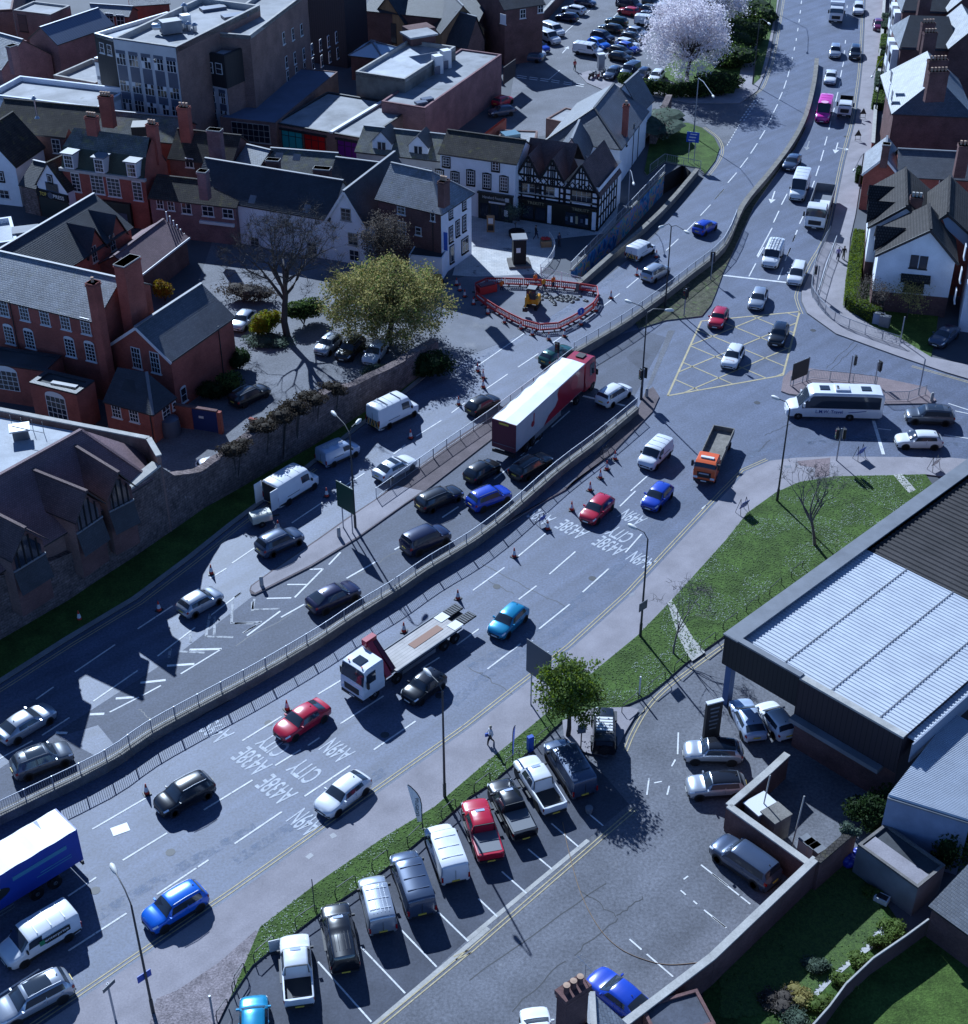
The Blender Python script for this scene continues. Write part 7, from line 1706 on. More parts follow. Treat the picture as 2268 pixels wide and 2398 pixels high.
b = VB(); b.box((-.5,0,.95),(11,1,.3),m_chas); b.build('chassis',t); cab(t,4.2,2.1,2.5,3.4,m_lblue); wheels(t,(-4.2,-2.9,5.0),1.22,.48)
for sd_ in (-1,1): b = VB(); b.box((.6,sd_ * 1.2,.9),(3.8,.05,.06),m_lead); b.box((.6,sd_ * 1.2,.6),(3.8,.05,.06),m_lead); b.build('side_guard',t)
# minibus coach
t,l = veh_root('coach','white coach with dark side windows turning out of the right arm','coach',T('13',1250,1275,.8),T('13',522,1255,.8),'cars on the right arm')
L = 9.2; hw = 1.16; B_ = lambda z,f=1.: (hw * .95 * f,z - .14,hw * .86 * f,z - .02,z)
lf = Loft(L,[(0,hw * .72,.35,.8,None),(.015,hw * .86,.28,.95,None),(.05,hw * .96,.26,1.12,None),(.11,hw,.26,1.22,None),(.22,hw,.26,1.3,B_(2.75)),(.27,hw,.26,1.3,B_(2.98)),(.9,hw,.26,1.3,B_(2.98)),(.975,hw,.28,1.3,B_(2.9)),(1,hw * .96,.4,1.25,B_(2.6,.96))],.2)
def vp(name,fn,par=t,sm=40): b = VB(); fn(b); return b.build(name,par,sm)
vp('body',lambda b: lf.body(b,PT['white'])); vp('windscreen',lambda b: lf.patch(b,m_glass,.12,.215,KE + .1,0,0,nk=8))
for sd_ in (1,-1):
 vp('side_window',lambda b: lf.patch(b,m_glass,.155,.965,KB + .02,KE - .1,sd_,nx=8)); vp('headlight',lambda b: lf.patch(b,m_lamp,.01,.06,3.6,5.4,sd_)); vp('wing_mirror',lambda b: b.box((L * .33,sd_ * 1.3,1.75),(.15,.25,.4),PT['white']))
for x in (-2.9,1.1): vp('roof_hatch',lambda b: b.box((x,0,3.02),(.95,.75,.07),m_glass))
vp('air_conditioner',lambda b: (b.rbox(-1.25,.1,1.3,2.95,3.17,PT['white'],.08),b.lathe((-.15,.3,3.15),[(.13,0),(.13,.05)],m_black,10),b.lathe((-.15,-.05,3.15),[(.13,0),(.13,.05)],m_black,10)))
m_script = M('blue_coach_lettering',(.02,.05,.25),.5)
vp('side_lettering',lambda b: (put_text(b,'L.M.W. Travel',(.55,hw + .02,1.0),(-1,0,0),(0,0,1),2.6,.36,m_script,.01),b.beam((-1.3,hw + .02,.95),(-3.0,hw + .02,1.15),.02,.06,m_script)))
vp('number_plate',lambda b: b.box((L / 2 + .02,0,.5),(.03,.52,.11),m_plw)); wheels(t,(L * .5 - 1.15,-L * .5 + 3.1),hw + .01,.40,.25)
# tipper lorries
def tipper(name,label,cat,rear,front,m,H,W,ends,grp,body_m,hB=.55):
 t,l = veh_root(name,label,cat,rear,front,grp); lc_ = 2.0
 cab(t,l / 2 - lc_,lc_,W,H,m,.45); b = VB(); b.box((-.2,0,.8),(l - .8,W * .45,.25),m_chas); b.build('chassis',t)
 xb0,xb1 = -l / 2,l / 2 - lc_ - .25; z0 = 1.05; b = VB(); b.box(((xb0 + xb1) / 2,0,z0),(xb1 - xb0,W,.1),body_m)
 for y in (-1,1): b.box(((xb0 + xb1) / 2,y * (W / 2 - .04),z0 + hB / 2),(xb1 - xb0,.08,hB),body_m)
 b.box((xb0 + .04,0,z0 + hB / 2),(.08,W - .16,hB),body_m); b.box((xb1 - .04,0,z0 + hB * .7),(.08,W - .16,hB * 1.4),body_m); b.build('tipper_body',t)
 wheels(t,ends(l),W / 2,.42 if H > 2.5 else .36,.26); return t,l
t,l = tipper('tipper_lorry','orange tipper lorry with empty pale load bed driving to the junction kerb','lorry',T('12',1860,1450,.9),T('12',1715,1775,.9),m_ora,2.35,2.05,lambda l: (l / 2 - .9,-l / 2 + 1.2),gR,m_cope)
b = VB(); b.box((l / 2 + .0,0,1.35),(.4,.9,.04),m_frame); b.build('bonnet_badge',t); b = VB(); b.box((l / 2 - 1.0,0,2.42),(.3,1.2,.14),m_frame); b.build('light_bar',t)
t,l = tipper('tipper_lorry','big white tipper lorry with deep empty body near the kerb','lorry',T('03',828,1405,1.),T('03',750,1640,1.),PT['white'],3.0,2.5,lambda l: (l / 2 - 1.2,l / 2 - 2.9,-l / 2 + 1.,-l / 2 + 2.3),gT,m_lead,1.1)
b = VB(); b.box((-.9,0,1.13),(2.6,2.0,.04),m_frame); b.build('load_sheet',t)
t,l = tipper('dropside_truck','small white dropside truck right of the pink van','truck',T('03',985,735,.8),T('03',968,830,.8),PT['white'],2.1,1.95,lambda l: (l / 2 - .8,-l / 2 + .9),gT,m_chas,.5)
t,l = veh_root('box_lorry','white box lorry leading the queue at the top of the road','lorry',T('03',920,10,1.2),T('03',905,150,1.2),gT); l = 8.0
cab(t,l / 2 - 1.8,1.8,2.3,2.7,PT['white']); b = VB(); b.rbox(-l / 2,l / 2 - 1.9,2.4,.9,3.2,PT['white'],.1)
for k in range(4): b.box((-l / 2 + .8 + k * 1.4,0,3.22),(.08,2.2,.05),m_lead)
b.build('box_body',t); wheels(t,(l / 2 - 1.2,-l / 2 + 1.6),1.15,.42)
# jeep like off road car with roof rack light panel
t,l = veh_root('off_road_car','black boxy off road car with shiny slatted bonnet panel on concrete pad','car',T('22',985,1905,.9),T('22',985,1585,.9),gP); L = 4.3; hw = .9
lf = Loft(L,[(0,hw * .72,.5,.85,None),(.02,hw * .8,.45,1.0,None),(.2,hw * .84,.42,1.08,None),(.33,hw * .9,.42,1.12,None),(.40,hw * .92,.42,1.15,(hw * .84,1.78,hw * .8,1.84,1.85)),(.96,hw * .92,.42,1.15,(hw * .84,1.78,hw * .8,1.84,1.85)),(1,hw * .9,.45,1.1,(hw * .82,1.7,hw * .78,1.76,1.77))],.1)
vp('body',lambda b: lf.body(b,PT['black']),t); vp('windscreen',lambda b: lf.patch(b,m_glass,.345,.395,KE + .1,0,0,nk=6),t)
for sd_ in (1,-1):
 vp('side_window',lambda b: lf.patch(b,m_glass,.42,.92,KB + .1,KE - .12,sd_),t); vp('headlight',lambda b: b.lathe((L / 2,sd_ * .5,.9),[(.12,0),(.11,.04),(.01,.05)],m_lamp,10,(1,0,0)),t)
 for x in (L * .32,-L * .3): vp('wing',lambda b: b.box((x,sd_ * .84,.92),(1.0,.22,.1),m_black),t)
vp('roof_panel',lambda b: [b.box((.1 - k * .30,0,1.88),(.2,1.15,.03),m_frame) for k in range(5)] and b.box((-.6,0,1.868),(1.7,1.25,.02),m_black),t)
vp('rear_window',lambda b: b.box((-L / 2 - .01,0,1.5),(.02,1.2,.4),m_glass),t)
vp('spare_wheel',lambda b: b.lathe((-L / 2 - .02,0,1.0),[(.2,0),(.38,.03),(.38,.22),(.1,.24)],m_tyre,16,(-1,0,0)),t); wheels(t,(L * .31,-L * .29),.93,.4,.26,m_rim)
# compressor trailer and mini excavator
t,l = veh_root('compressor_trailer','small cream compressor trailer behind the open white van','trailer',T('21',125,215,.6),T('21',255,180,.6)); b = VB(); b.rbox(-.9,.9,1.2,.5,1.25,PT['cream'],.2); b.build('housing',t); b = VB(); b.beam((.8,0,.5),(1.7,0,.45),.1,.1,m_chas); b.build('drawbar',t); wheels(t,(-.1,),.68,.3,.16)
t,l = veh_root('mini_excavator','yellow mini excavator with black cab inside the red barriers','excavator',T('12',500,430,.5),T('12',420,560,.5))
for sd_ in (-1,1): vp('track',lambda b: b.rbox(-.95,.95,.32,0,.45,m_tyre,.15) or [setattr(b,'v',[q + Vector((0,sd_ * .62,0)) for q in b.v])],t)
vp('body',lambda b: (b.rbox(-.9,.45,1.5,.5,1.25,m_yel,.15),b.box((.35,-.4,.8),(.6,.5,.5),m_yel)),t); vp('cab',lambda b: (b.rbox(-.35,.75,1.05,1.2,2.4,m_black,.12),b.box((.2,0,2.42),(1.0,.95,.05),m_lead)),t); vp('cab_window',lambda b: (b.box((.2,.53,1.8),(.85,.02,.8),m_glass),b.box((.76,0,1.8),(.02,.85,.8),m_glass)),t)
vp('boom',lambda b: (b.beam((.5,-.2,.8),(1.5,-.2,2.1),.18,.22,m_yel),b.beam((1.5,-.2,2.1),(2.3,-.2,1.0),.16,.2,m_yel),b.box((2.3,-.2,.7),(.35,.5,.45),m_chas)),t)
# extras on individual vans
def deco(van,name,fn): b = VB(); fn(b); o = b.build(name,van); return o
def chev(b,L,W,z0,z1):
 n_ = 8
 for k in range(n_):
  y = -W / 2 + W * (k + .5) / n_; s_ = 1 if y < 0 else -1
  b.beam((-L / 2 - .03,y - .06 * s_,z0),(-L / 2 - .03,y + .14 * s_,z1),W / n_ * .62,.02,m_yel if k % 2 == 0 else m_black,up=(1,0,0))
deco(vanA,'rear_chevron',lambda b: chev(b,5.75,1.9,.55,1.25)); deco(vanD,'rear_chevron',lambda b: chev(b,4.45,1.7,.5,1.0))
for x in (-1.5,.3): deco(vanA,'roof_bar',lambda b: b.box((x,0,2.68),(.08,1.6,.06),m_lead))
for k_ in (-2,-1,0,1,2): deco(vanK,'roof_rail',lambda b: b.box((-.6,k_ * .24,1.85),(2.4,.03,.03),PT['silver']))
deco(vanC,'load_space_shade',lambda b: b.box((-2.885,0,1.5),(.03,1.7,1.9),m_black))  # black sheet stands for the shade inside the open van
for s_ in (1,-1): deco(vanC,'rear_door',lambda b: b.box((-3.35,s_ * 1.0,1.5),(.95,.06,2.0),PT['white']))
deco(vanE,'ladder',lambda b: [b.box((-.6,y,2.16),(3.2,.05,.06),m_lead) for y in (-.5,-.15,.2,.55)] + [b.box((-1.9 + k * .32,(-.32,.37)[k % 2],2.16),(.04,.4,.04),m_lead) for k in range(9)])
deco(vanF,'side_panel',lambda b: (b.box((-.7,1.0,1.25),(2.1,.02,.42),m_chas),b.box((.2,1.012,1.25),(.35,.012,.38),M('green_badge',(.02,.22,.10),.5)),put_text(b,'enterprise',(-.82,1.014,1.25),(-1,0,0),(0,0,1),1.65,.26,m_frame,.02)))
deco(vanB,'roof_lettering',lambda b: put_text(b,'ROWBERRY',(-.6,0,1.90),(1,0,0),(0,1,0),2.3,.5,m_frame,.02))
deco(vL,'bonnet_lettering',lambda b: put_text(b,'Driving',(1.45,0,.985),(0,1,0),(-1,0,0),.9,.22,M('orange_lettering',(.5,.2,.05),.5)))
deco(vanP,'roof_print',lambda b: b.lathe((1.0,0,2.63),[(.55,0),(.02,.012)],M('pale_pink_print',(.8,.4,.6),.4),12))
# ================================================================== STREET FURNITURE
m_post = M('dark_steel_post',(.03,.033,.04),.5); m_galv = M('galvanised_steel',(.34,.36,.40),.45,metal=.5); m_head = M('lamp_head',(.60,.58,.54),.5); m_cred = M('cone_red',(.50,.035,.02),.6); m_barr = M('barrier_red',(.55,.03,.03),.55); m_sback = M('sign_back',(.10,.11,.13),.5); m_sblue = M('sign_blue',(.01,.07,.40),.4); m_sgreen = M('sign_green',(.008,.05,.03),.5)
def lamp(label,base,top,heads,m=m_post,grp='street lamps'):
 """base px, mast height, head places (tile, x, y) seen at the mast height"""
 p = T(*base); t = thing('street_lamp',label,'street lamp',p,group=grp); tp = p + up * top
 mb = MB(); mb.tube([p,p + up * 1.4],.12,m,8); mb.tube([p + up * 1.4,tp],[.09,.06],m,8); mb.build('mast',t,40)
 for q_ in heads:
  e = T(q_[0],q_[1],q_[2],top + .35); mb = MB(); mb.tube([tp,tp.lerp(e,.35) + up * .3,e + up * .05],.04,m,6); mb.build('arm',t,40)
  d = (e - tp); d.z = 0; d.normalize(); n = Vector((-d.y,d.x,0)); mb = MB(); mb.tube([e - d * .1,e + d * .15,e + d * .6,e + d * .8],[.06,.15,.17,.08],m_head,8); mb.build('lamp_head',t,50)
 return t
lamp('street lamp in the lower left with small blue plate',('30',1125,1800),9.6,[('30',850,770)])
lamp('street lamp behind the red pickup',('s',1042,1868),9.7,[('21',1435,1350)])
lamp('street lamp near the concrete path with a grey plate on its mast',('22',1250,1070),9.5,[('22',1220,275)])
lamp('street lamp on the grass in front of the coach',('23',475,80),9.7,[('13',490,1205)])
lamp('twin armed lamp beside the green road sign',('21',885,275),9.7,[('11',740,1322),('11',890,1382)])
lamp('twin armed lamp rising from the bridge railing',('12',1432,530),9.6,[('02',1425,1655),('02',1575,1690)])
lamp('twin armed lamp with traffic signals on its mast',('12',1255,1205),9.6,[('12',1185,497),('12',1435,550)])
lamp('silver street lamp on the roadside green',('02',1640,1010),8.5,[('02',1780,698)],m_galv)
lamp('short lamp beside the mural wall',('02',1158,1550),5.5,[('02',1200,1335)],m_galv)
lamp('street lamp on the narrow grass strip at the top',('03',298,620),9.8,[('03',410,168)])
lamp('street lamp by the brick side house',('03',1075,1370),4.6,[('03',1045,1237)])
lamp('slim street lamp by the front garden hedges',('03',1192,840),8.5,[('03',1175,555)])
lamp('slim lamp at the far left of the road top',('03',418,75),8.0,[('03',440,-140)])
for lb,(tl,x,y),z,sz,m,nm in (('small blue plate fixed on the lower left lamp',('30',1058,1525),3.4,(.9,.55),m_sblue,'road_sign'),('grey plate fixed on the lamp near the path',('22',1272,840),4.1,(.9,.8),m_sback,'road_sign')):
 mb = MB(); c = T(tl,x,y,z); mb.box(c,(sz[0],.05,sz[1]),m,.75); solo(mb,nm,lb,'sign')
def head_box(mb,c,d,m=m_post):
 n = Vector((-d.y,d.x,0)); mb.box(c,(.28,.34,1.0),m,ax=(d,n,up)); mb.box(c - d * .05,(.03,.55,1.2),m_black,ax=(d,n,up))
def signal(label,base,z,dirs,lean=0):
 p = T(*base); t = thing('traffic_signal',label,'traffic signal',p,group='traffic signals'); mb = MB(); mb.tube([p,p + up * z],.07,m_galv,8); mb.build('pole',t,40)
 for a in dirs:
  d = Vector((math.cos(R(a)),math.sin(R(a)),0)); c = p + up * (z - .55) + d * .32; mb = MB(); head_box(mb,c,d); o = mb.build('signal_head',t)
  for k,cc in enumerate(((.25,.01,.01),(.20,.10,.01),(.01,.12,.05))):
   mb = MB(); mb.lathe(c + d * .14 + up * (.3 - k * .3),[(.1,0),(.09,.03),(.01,.04)],M('signal_lens_%d' % k,cc,.3),10,tuple(d)); mb.build('lens',o).location = (0,0,0)
 return t
signal('pair of black signals on the central island nose below the twin lamp',('12',1262,1200),3.4,(60,-150)); signal('signal pair on the planted island behind the red car',('12',1570,600),3.4,(70,-120)); signal('single signal at the top of the planted island',('12',1765,335),3.4,(80,)); signal('signal on the pink island behind the coach',('13',1000,1085),3.2,(-10,))
signal('signal on the kerb below the coach',('13',910,1660),3.6,(0,180)); signal('signal on the right footway beside the guard rail',('13',758,440),3.6,(170,)); signal('small signal pole at the island tip near the grey off road car',('13',1190,1095),2.6,(20,)); signal('yellow edged signal head peeping above the red lorry',('12',645,1010),3.6,(-120,))
for lb,b_,z in (('slim grey post on the pink island by the black sign',('13',690,1080),3.0),('slim grey post at right end of the pink island',('13',1510,1180),4.2),('slim post at end of the footway guard rail',('13',1378,785),3.0),('white marker post on the grass by the access road',('22',1242,1500),1.9),('thin post at lower left of the parking verge',('30',1570,1876),2.6)):
 mb = MB(); p = T(*b_); mb.tube([p,p + up * z],.07,m_galv if 'marker' not in lb else m_frame,8); solo(mb,'post',lb,'post',smooth=40)
for lb,b_ in (('grey bollard at the nose of the central island',('12',1295,1190)),('grey bollard at the right end of the pink island',('13',1605,1222)),('pale bollard lying on the long traffic island',('21',765,340)),('tiny bollard base at the island tip',('21',200,700))):
 mb = MB(); p = T(*b_); mb.lathe(p,[(.24,0),(.24,.1),(.17,.12),(.16,.95),(.08,1.05)],m_conc,10); solo(mb,'bollard',lb,'bollard',smooth=40)
# railings
def railing(name,label,pts,h=1.05,base=0.,m=m_galv,gap=.16,postd=2.0,bw=.022):
 t = thing(name,label,'railing',pts[0]); mb = MB(); bz = Vector((0,0,base)); L_ = plen(pts)
 pp = [p + bz for p in pts]
 mb.tube([p + up * h for p in pp],.035,m,5); mb.tube([p + up * .12 for p in pp],.025,m,5); mb.build('rail',t,40)
 mb = MB(); n_ = int(L_ / gap)
 for k in range(n_ + 1):
  p = along(pp,L_ * k / n_); mb.beam(p + up * .12,p + up * h,bw,bw,m)
 mb.build('balusters',t,weld=False)
 k_ = max(1,int(L_ / postd)); pb = MB(); pb.box((0,0,h / 2 + .02),(.07,.07,h + .04),m); me = pb.mesh('post')
 for k in range(k_ + 1):
  o = bpy.data.objects.new('post',me); COL.objects.link(o); o.parent = t; o.location = along(pp,L_ * k / k_) - pts[0]
 return t
def parapet(name,label,pts,h,w=.5,m=m_wallc):
 t = thing(name,label,'wall',pts[0]); mb = MB()
 a,b = off(pts,w / 2),off(pts,-w / 2)
 for i in range(len(pts) - 1):
  for s_,q_ in ((0,a),(1,b)):
   f_ = [q_[i],q_[i + 1],q_[i + 1] + up * h,q_[i] + up * h]; mb.face(f_ if s_ else f_[::-1],m)
 mb.face([a[0],b[0],b[0] + up * h,a[0] + up * h],m); mb.face([b[-1],a[-1],a[-1] + up * h,b[-1] + up * h],m); mb.build('retaining_wall',t)
 mb = MB(); n_ = int(plen(pts) / 3)
 for k in range(n_):
  p0,p1 = along(pts,plen(pts) * k / n_),along(pts,plen(pts) * (k + .992) / n_); mb.beam(p0 + up * (h + .06),p1 + up * (h + .06),w + .14,.12,m_cope)
 mb.build('coping',t); return t
def lower(pts,z): return [P(x,y,z) - up * z for x,y in pts]
ZW = .75
W1 = off(spline(lower([(-200,2020),(0,1913),(243,1795),(352,1722),(473,1655),(600,1587),(748,1500),(838,1440),(924,1388),(1010,1329),(1106,1272),(1196,1204),(1308,1106),(1404,1033),(1497,956)],ZW),3),.25)
parapet('central_parapet','low concrete retaining wall dividing the slip road from the right carriageway',W1,ZW); railing('central_railing','grey railing along the top of the central parapet wall',W1,1.0,ZW + .1)
W2 = off(spline(lower([(1349,826),(1420,785),(1484,745),(1564,687),(1624,640),(1700,576),(1745,480),(1806,406),(1860,333),(1892,269),(1911,192),(1917,138)],.9),3),.25)
parapet('bridge_parapet','long curving dark concrete parapet right of the upper carriageway',W2,.9); railing('bridge_railing','grey railing on the lower part of the curving bridge parapet',[p for p in W2[:18]],1.0,1.0)
W3 = lower([(882,1166),(960,1112),(1049,1049),(1150,980),(1260,898),(1349,830)],.12)
railing('island_railing','grey railing along the long traffic island beside the red lorry',W3,1.05,.12)
W4 = off(spline(lower([(1356,668),(1433,600),(1548,499),(1637,397)],.75),3),.2); parapet('subway_parapet','pale parapet between the mural ramp and the upper carriageway',W4,.75,.4,m_cope)
railing('mural_railing','railing along the top of the mural wall',TR_L,1.05,.5,gap=.25)
railing('footway_guard_rail','curved grey guard rail round the junction corner of the right footway',spline(S('03',860,1720,'13',770,180,'13',725,390,'13',745,480,'13',880,630,'13',1110,730,'13',1372,815),4),1.05,.12)
railing('footway_back_rail','second guard rail line on the right footway near the signal',S('13',770,470,'13',830,270,'13',905,70),1.0,.12,gap=.4)
railing('signal_island_railing','guard rail round the pink island behind the coach',S('13',570,1110,'13',730,1060,'13',1000,1085,'13',1200,1110),1.05,.12); railing('signal_island_end_railing','guard rail at the right end of the pink island',S('13',1255,1225,'13',1430,1222,'13',1560,1175),1.05,.12)
railing('plaza_railing','curved pale handrail by the plaza steps',spline(S('12',585,40,'12',625,120,'12',590,210,'12',520,280),4),1.1,0,m_frame,.3); railing('ramp_head_railing','white railing closing the head of the subway ramp',S('12',525,300,'12',700,345,'12',820,378),1.1,0,m_frame,.3); railing('subway_mouth_railing','thin railing above the subway mouth on the green',S('02',1320,1270,'02',1425,1190,'02',1690,1245),1.1,.13,m_galv,.3)
# cones
cone = proto('traffic_cone'); mb = MB(); mb.box((0,0,.03),(.42,.42,.06),m_black); part(mb,'base',cone); mb = MB(); mb.lathe((0,0,.05),[(.16,0),(.135,.18)],m_cred,10); mb.lathe((0,0,.05),[(.07,.48),(.03,.72)],m_cred,10); mb.lathe((0,0,.05),[(.135,.18),(.105,.32),(.07,.48)],m_frame,10); part(mb,'cone_body',cone)
def cones(grp,label,*ps):
 for i,q_ in enumerate(ps):
  r = copy_tree(cone); r.location = T(*q_[:3]); r.rotation_euler.z = rnd.uniform(0,1.5); s_ = 1.25; r.scale = (s_,) * 3; tag(r,q_[3] if len(q_) > 3 else label,'cone',grp)
cones('cones round the roadworks','red and white cone standing by the red roadworks barriers',*[('12',x,y) for x,y in ((30,510),(135,580),(255,645),(375,690),(460,735),(580,768),(695,745),(815,660),(925,560))],*[('11',x,y) for x,y in ((1625,370),(1650,410),(1685,455))])
cones('cones on the left carriageway','red and white cone on the lane line of the left carriageway',('12',60,1000,'topmost of three cones between forecourt and the black hatchback'),('12',100,1050,'middle of three cones between forecourt and the black hatchback'),('12',100,1118,'lowest of three cones between forecourt and the black hatchback'),('11',1640,1245,'lone cone left of the black hatchback'),('11',1290,1490,'cone beside the chevron van in tree shadow'),('21',675,40,'cone right of the van with open doors'),('21',320,280,'cone behind the grey blue roofed crossover'),('20',1550,605,'cone ahead of the silver hatchback'),('20',1168,875,'cone behind the silver hatchback'),('20',585,945,'cone at the left kerb in wall shadow'),('12',1035,465,'cone on the dashes right of the barriers'),('12',1225,298,'cone left of the silver people carrier'),('12',1368,165,'cone right of the small chevron van'))
cones('cones on the right carriageway','red and white cone on the right carriageway',('12',1065,1645,'cone nearest the island nose, first of five in a line'),('12',1005,1718,'second cone down from the island nose'),('12',957,1782,'third cone down from the island nose'),('12',882,1872,'fourth cone down from the island nose'),('22',748,140,'cone touching the red hatchback corner'),('22',572,280,'cone by the blue frame sign on the lettering'),('22',327,482,'lone cone on the first lane dashes'),('21',1635,790,'cone behind the flatbed ramps'),('21',1240,1030,'cone half hidden behind the flatbed deck'),('21',385,1600,'cone touching the red saloon'),('30',1078,190,'cone touching the black crossover bonnet'))
bpy.data.objects.remove(cone)
# red barriers round the works
BP = spline(S('12',48,470,'12',110,520,'12',260,612,'12',430,690,'12',600,712,'12',760,645,'12',900,555,'12',945,480,'12',930,430,'12',760,405,'12',560,385,'12',300,372,'12',90,372,'12',40,410,'12',48,470),4)
LB = plen(BP); nb = int(LB / 2.05); pm = MB()
for k in range(9): pm.box((-.9 + k * .225,0,.55),(.09,.05,.55),m_barr)
for z in (.22,.9): pm.box((0,0,z),(1.95,.055,.18),m_barr)
pm.box((0,-.035,.62),(1.5,.02,.14),m_frame); pm.box((0,.035,.62),(1.5,.02,.14),m_frame)
me1 = pm.mesh('panel'); pm = MB(); pm.box((0,0,.06),(.12,.7,.1),m_black); me2 = pm.mesh('foot')
for k in range(nb):
 a,b = along(BP,LB * k / nb),along(BP,LB * (k + 1) / nb); d = b - a; t = thing('works_barrier','red plastic works barrier with white strip fencing the excavation','barrier',(a + b) / 2,math.atan2(d.y,d.x),'red barriers round the roadworks')
 t.scale = (d.length / 2.0,1,1)
 for nm,me,x in (('panel',me1,0),('foot',me2,-.6),('foot',me2,.6)): o = bpy.data.objects.new(nm,me); COL.objects.link(o); o.parent = t; o.location = (x,0,0)
mb = MB(); c = T('12',815,560,1.0); mb.lathe(c,[(.45,0),(.45,.04)],m_sblue,16,(.5,-.85,0)); mb.beam(c + Vector((.03,-.05,.2)),c + Vector((.03,-.05,-.2)),.1,.02,m_frame,up=(.5,-.85,0)); solo(mb,'keep_left_sign','round blue arrow sign on the red barriers','sign')
mb = MB(); c = T('12',640,470)
for k in range(60): p = c + Vector((rnd.gauss(0,1.6),rnd.gauss(0,.5),0)); mb.lathe(p,[(.3,-.05),(.22,.1),(.02,.2)],m_tar,6)
solo(mb,'spoil_heap','dark broken tarmac heap inside the works barriers','rubble')
# direction signs
def board(name,label,posts,z0,z1,m,depth=.06,text=None):
 """sign board carried by two posts at the ground places posts"""
 a,b = [T(*q_) for q_ in posts]; t = thing(name,label,'sign',a); d = (b - a).normalized(); n = Vector((d.y,-d.x,0))
 for p in (a,b): mb = MB(); mb.tube([p,p + up * z1],.06,m_galv,6); mb.build('post',t)
 c = (a + b) / 2 + up * (z0 + z1) / 2; w_ = (b - a).length + .9; mb = MB(); mb.box(c + n * .1,(w_,depth,z1 - z0),m,ax=(d,n,up)); bo = mb.build('board',t)
 if text:
  mb = MB()
  for k in range(3): mb.box(c + n * .14 + up * ((z1 - z0) * (.3 - .3 * k)) + d * w_ * (.05 - .06 * k),(w_ * .55,.02,.14),m_frame,ax=(d,n,up))
  mb.build('legend',bo).location = (0,0,0)
 return t
board('direction_sign','tall dark green direction sign on the traffic island',(('21',797,275),('21',865,315)),2.3,4.9,m_sgreen); board('direction_sign','grey backed direction sign partly hidden by the green tree',(('22',449,1570),('22',560,1650)),3.2,6.2,m_sback); board('direction_sign','blue direction sign on the roadside green',(('02',1600,1195),('02',1642,1200)),3.0,4.4,m_sblue,text=True)
board('black_sign_board','black square sign panel at left end of the pink island',(('13',590,1120),('13',660,1090)),1.0,2.9,m_black); board('street_name_plate','narrow grey sign plate on a post at the lower left pavement',(('30',850,1860),('30',852,1858)),3.2,3.5,m_sback)
def aframe(label,tl,x,y,m,w=.8,h=1.1):
 p = T(tl,x,y); mb = MB(); d = Vector((.8,.6,0)); n = Vector((-.6,.8,0))
 for s_ in (-1,1): mb.beam(p + d * s_ * w / 2 - n * .35,p + d * s_ * w * .3 + up * h,.04,.04,m_post); mb.beam(p + d * s_ * w / 2 + n * .35,p + d * s_ * w * .3 + up * h,.04,.04,m_post)
 mb.box(p + up * h * .62 - n * .16,(w * .8,.03,h * .55),m,ax=(d,(n + up * .4).normalized(),d.cross((n + up * .4).normalized()))); return solo(mb,'frame_sign',label,'sign')
aframe('folding sign beside the island nose cones','12',985,1620,m_sback); aframe('round backed folding sign on the lane lettering','22',525,240,m_sblue); aframe('folding blue sign on the footway above the grass','23',220,160,m_sblue,1.1,1.6); aframe('folding blue sign on the right footway below the coach','13',1075,1640,m_sblue,1.1,1.5); aframe('folding red and white sign by the showroom corner','13',1620,1720,m_frame,1.1,1.5)
for lb,x,y in (('triangular warning sign on a stand, farther of two on the right footway',1100,875),('triangular warning sign on a stand, nearer of two on the right footway',1063,1035)):
 p = T('03',x,y); mb = MB(); mb.face([p + Vector((-.5,0,.8)),p + Vector((.5,0,.8)),p + up * 1.7],m_black); mb.face([p + Vector((.5,.03,.8)),p + Vector((-.5,.03,.8)),p + Vector((0,.03,1.7))],m_frame); mb.tube([p + Vector((-.35,-.2,0)),p + Vector((-.35,0,.8))],.03,m_post,5); mb.tube([p + Vector((.35,-.2,0)),p + Vector((.35,0,.8))],.03,m_post,5); mb.tube([p + Vector((-.4,0,.3)),p + Vector((.4,0,.3))],.03,m_post,5); solo(mb,'warning_sign',lb,'sign','warning signs on the right footway')
# feather flags, totem
def flag(label,base,h,m,lean,txt=None):
 p = T(*base); t = thing('feather_flag',label,'flag',p); mb = MB(); d = Vector((lean,-.1 if abs(lean) > .5 else -.9,0)).normalized()
 bend = lambda f: .85 * max(0,(f - .55) / .45) ** 2; mb.tube([p + up * h * f + d * bend(f) for f in (0,.3,.55,.7,.8,.88,.95,1)],.035,m_post,5); mb.build('flag_pole',t)
 mb = MB(); n_ = 10; ed = lambda f: .30 + .62 * (f - .18) / .82
 for k in range(n_):
  f0,f1 = .18 + .82 * k / n_,.18 + .82 * (k + 1) / n_; A = [p + up * h * f + d * e for f,e in ((f0,bend(f0)),(f1,bend(f1)),(f1,max(ed(f1),bend(f1))),(f0,max(ed(f0),bend(f0))))]; mb.face(A,m)
 o = mb.build('flag_cloth',t)
 if txt:
  mb = MB(); n2 = Vector((-d.y,d.x,0)); put_text(mb,txt,p + up * h * .5 + d * .3 + (n2 if n2.y < 0 else -n2) * .03,-up,-d,1.7,.22,m_black); mb.build('lettering',o).location = (0,0,0)
flag('white feather flag with dark lettering by the white panel van',('31',1250,690),4.3,m_frame,-1,'PEUGEOT'); flag('dark blue feather flag edge on beside the black pickup',('31',535,1240),4.0,m_sblue,.15); flag('slim blue feather flag by the white pickup near the tree',('32',285,235),4.2,m_sblue,.15)
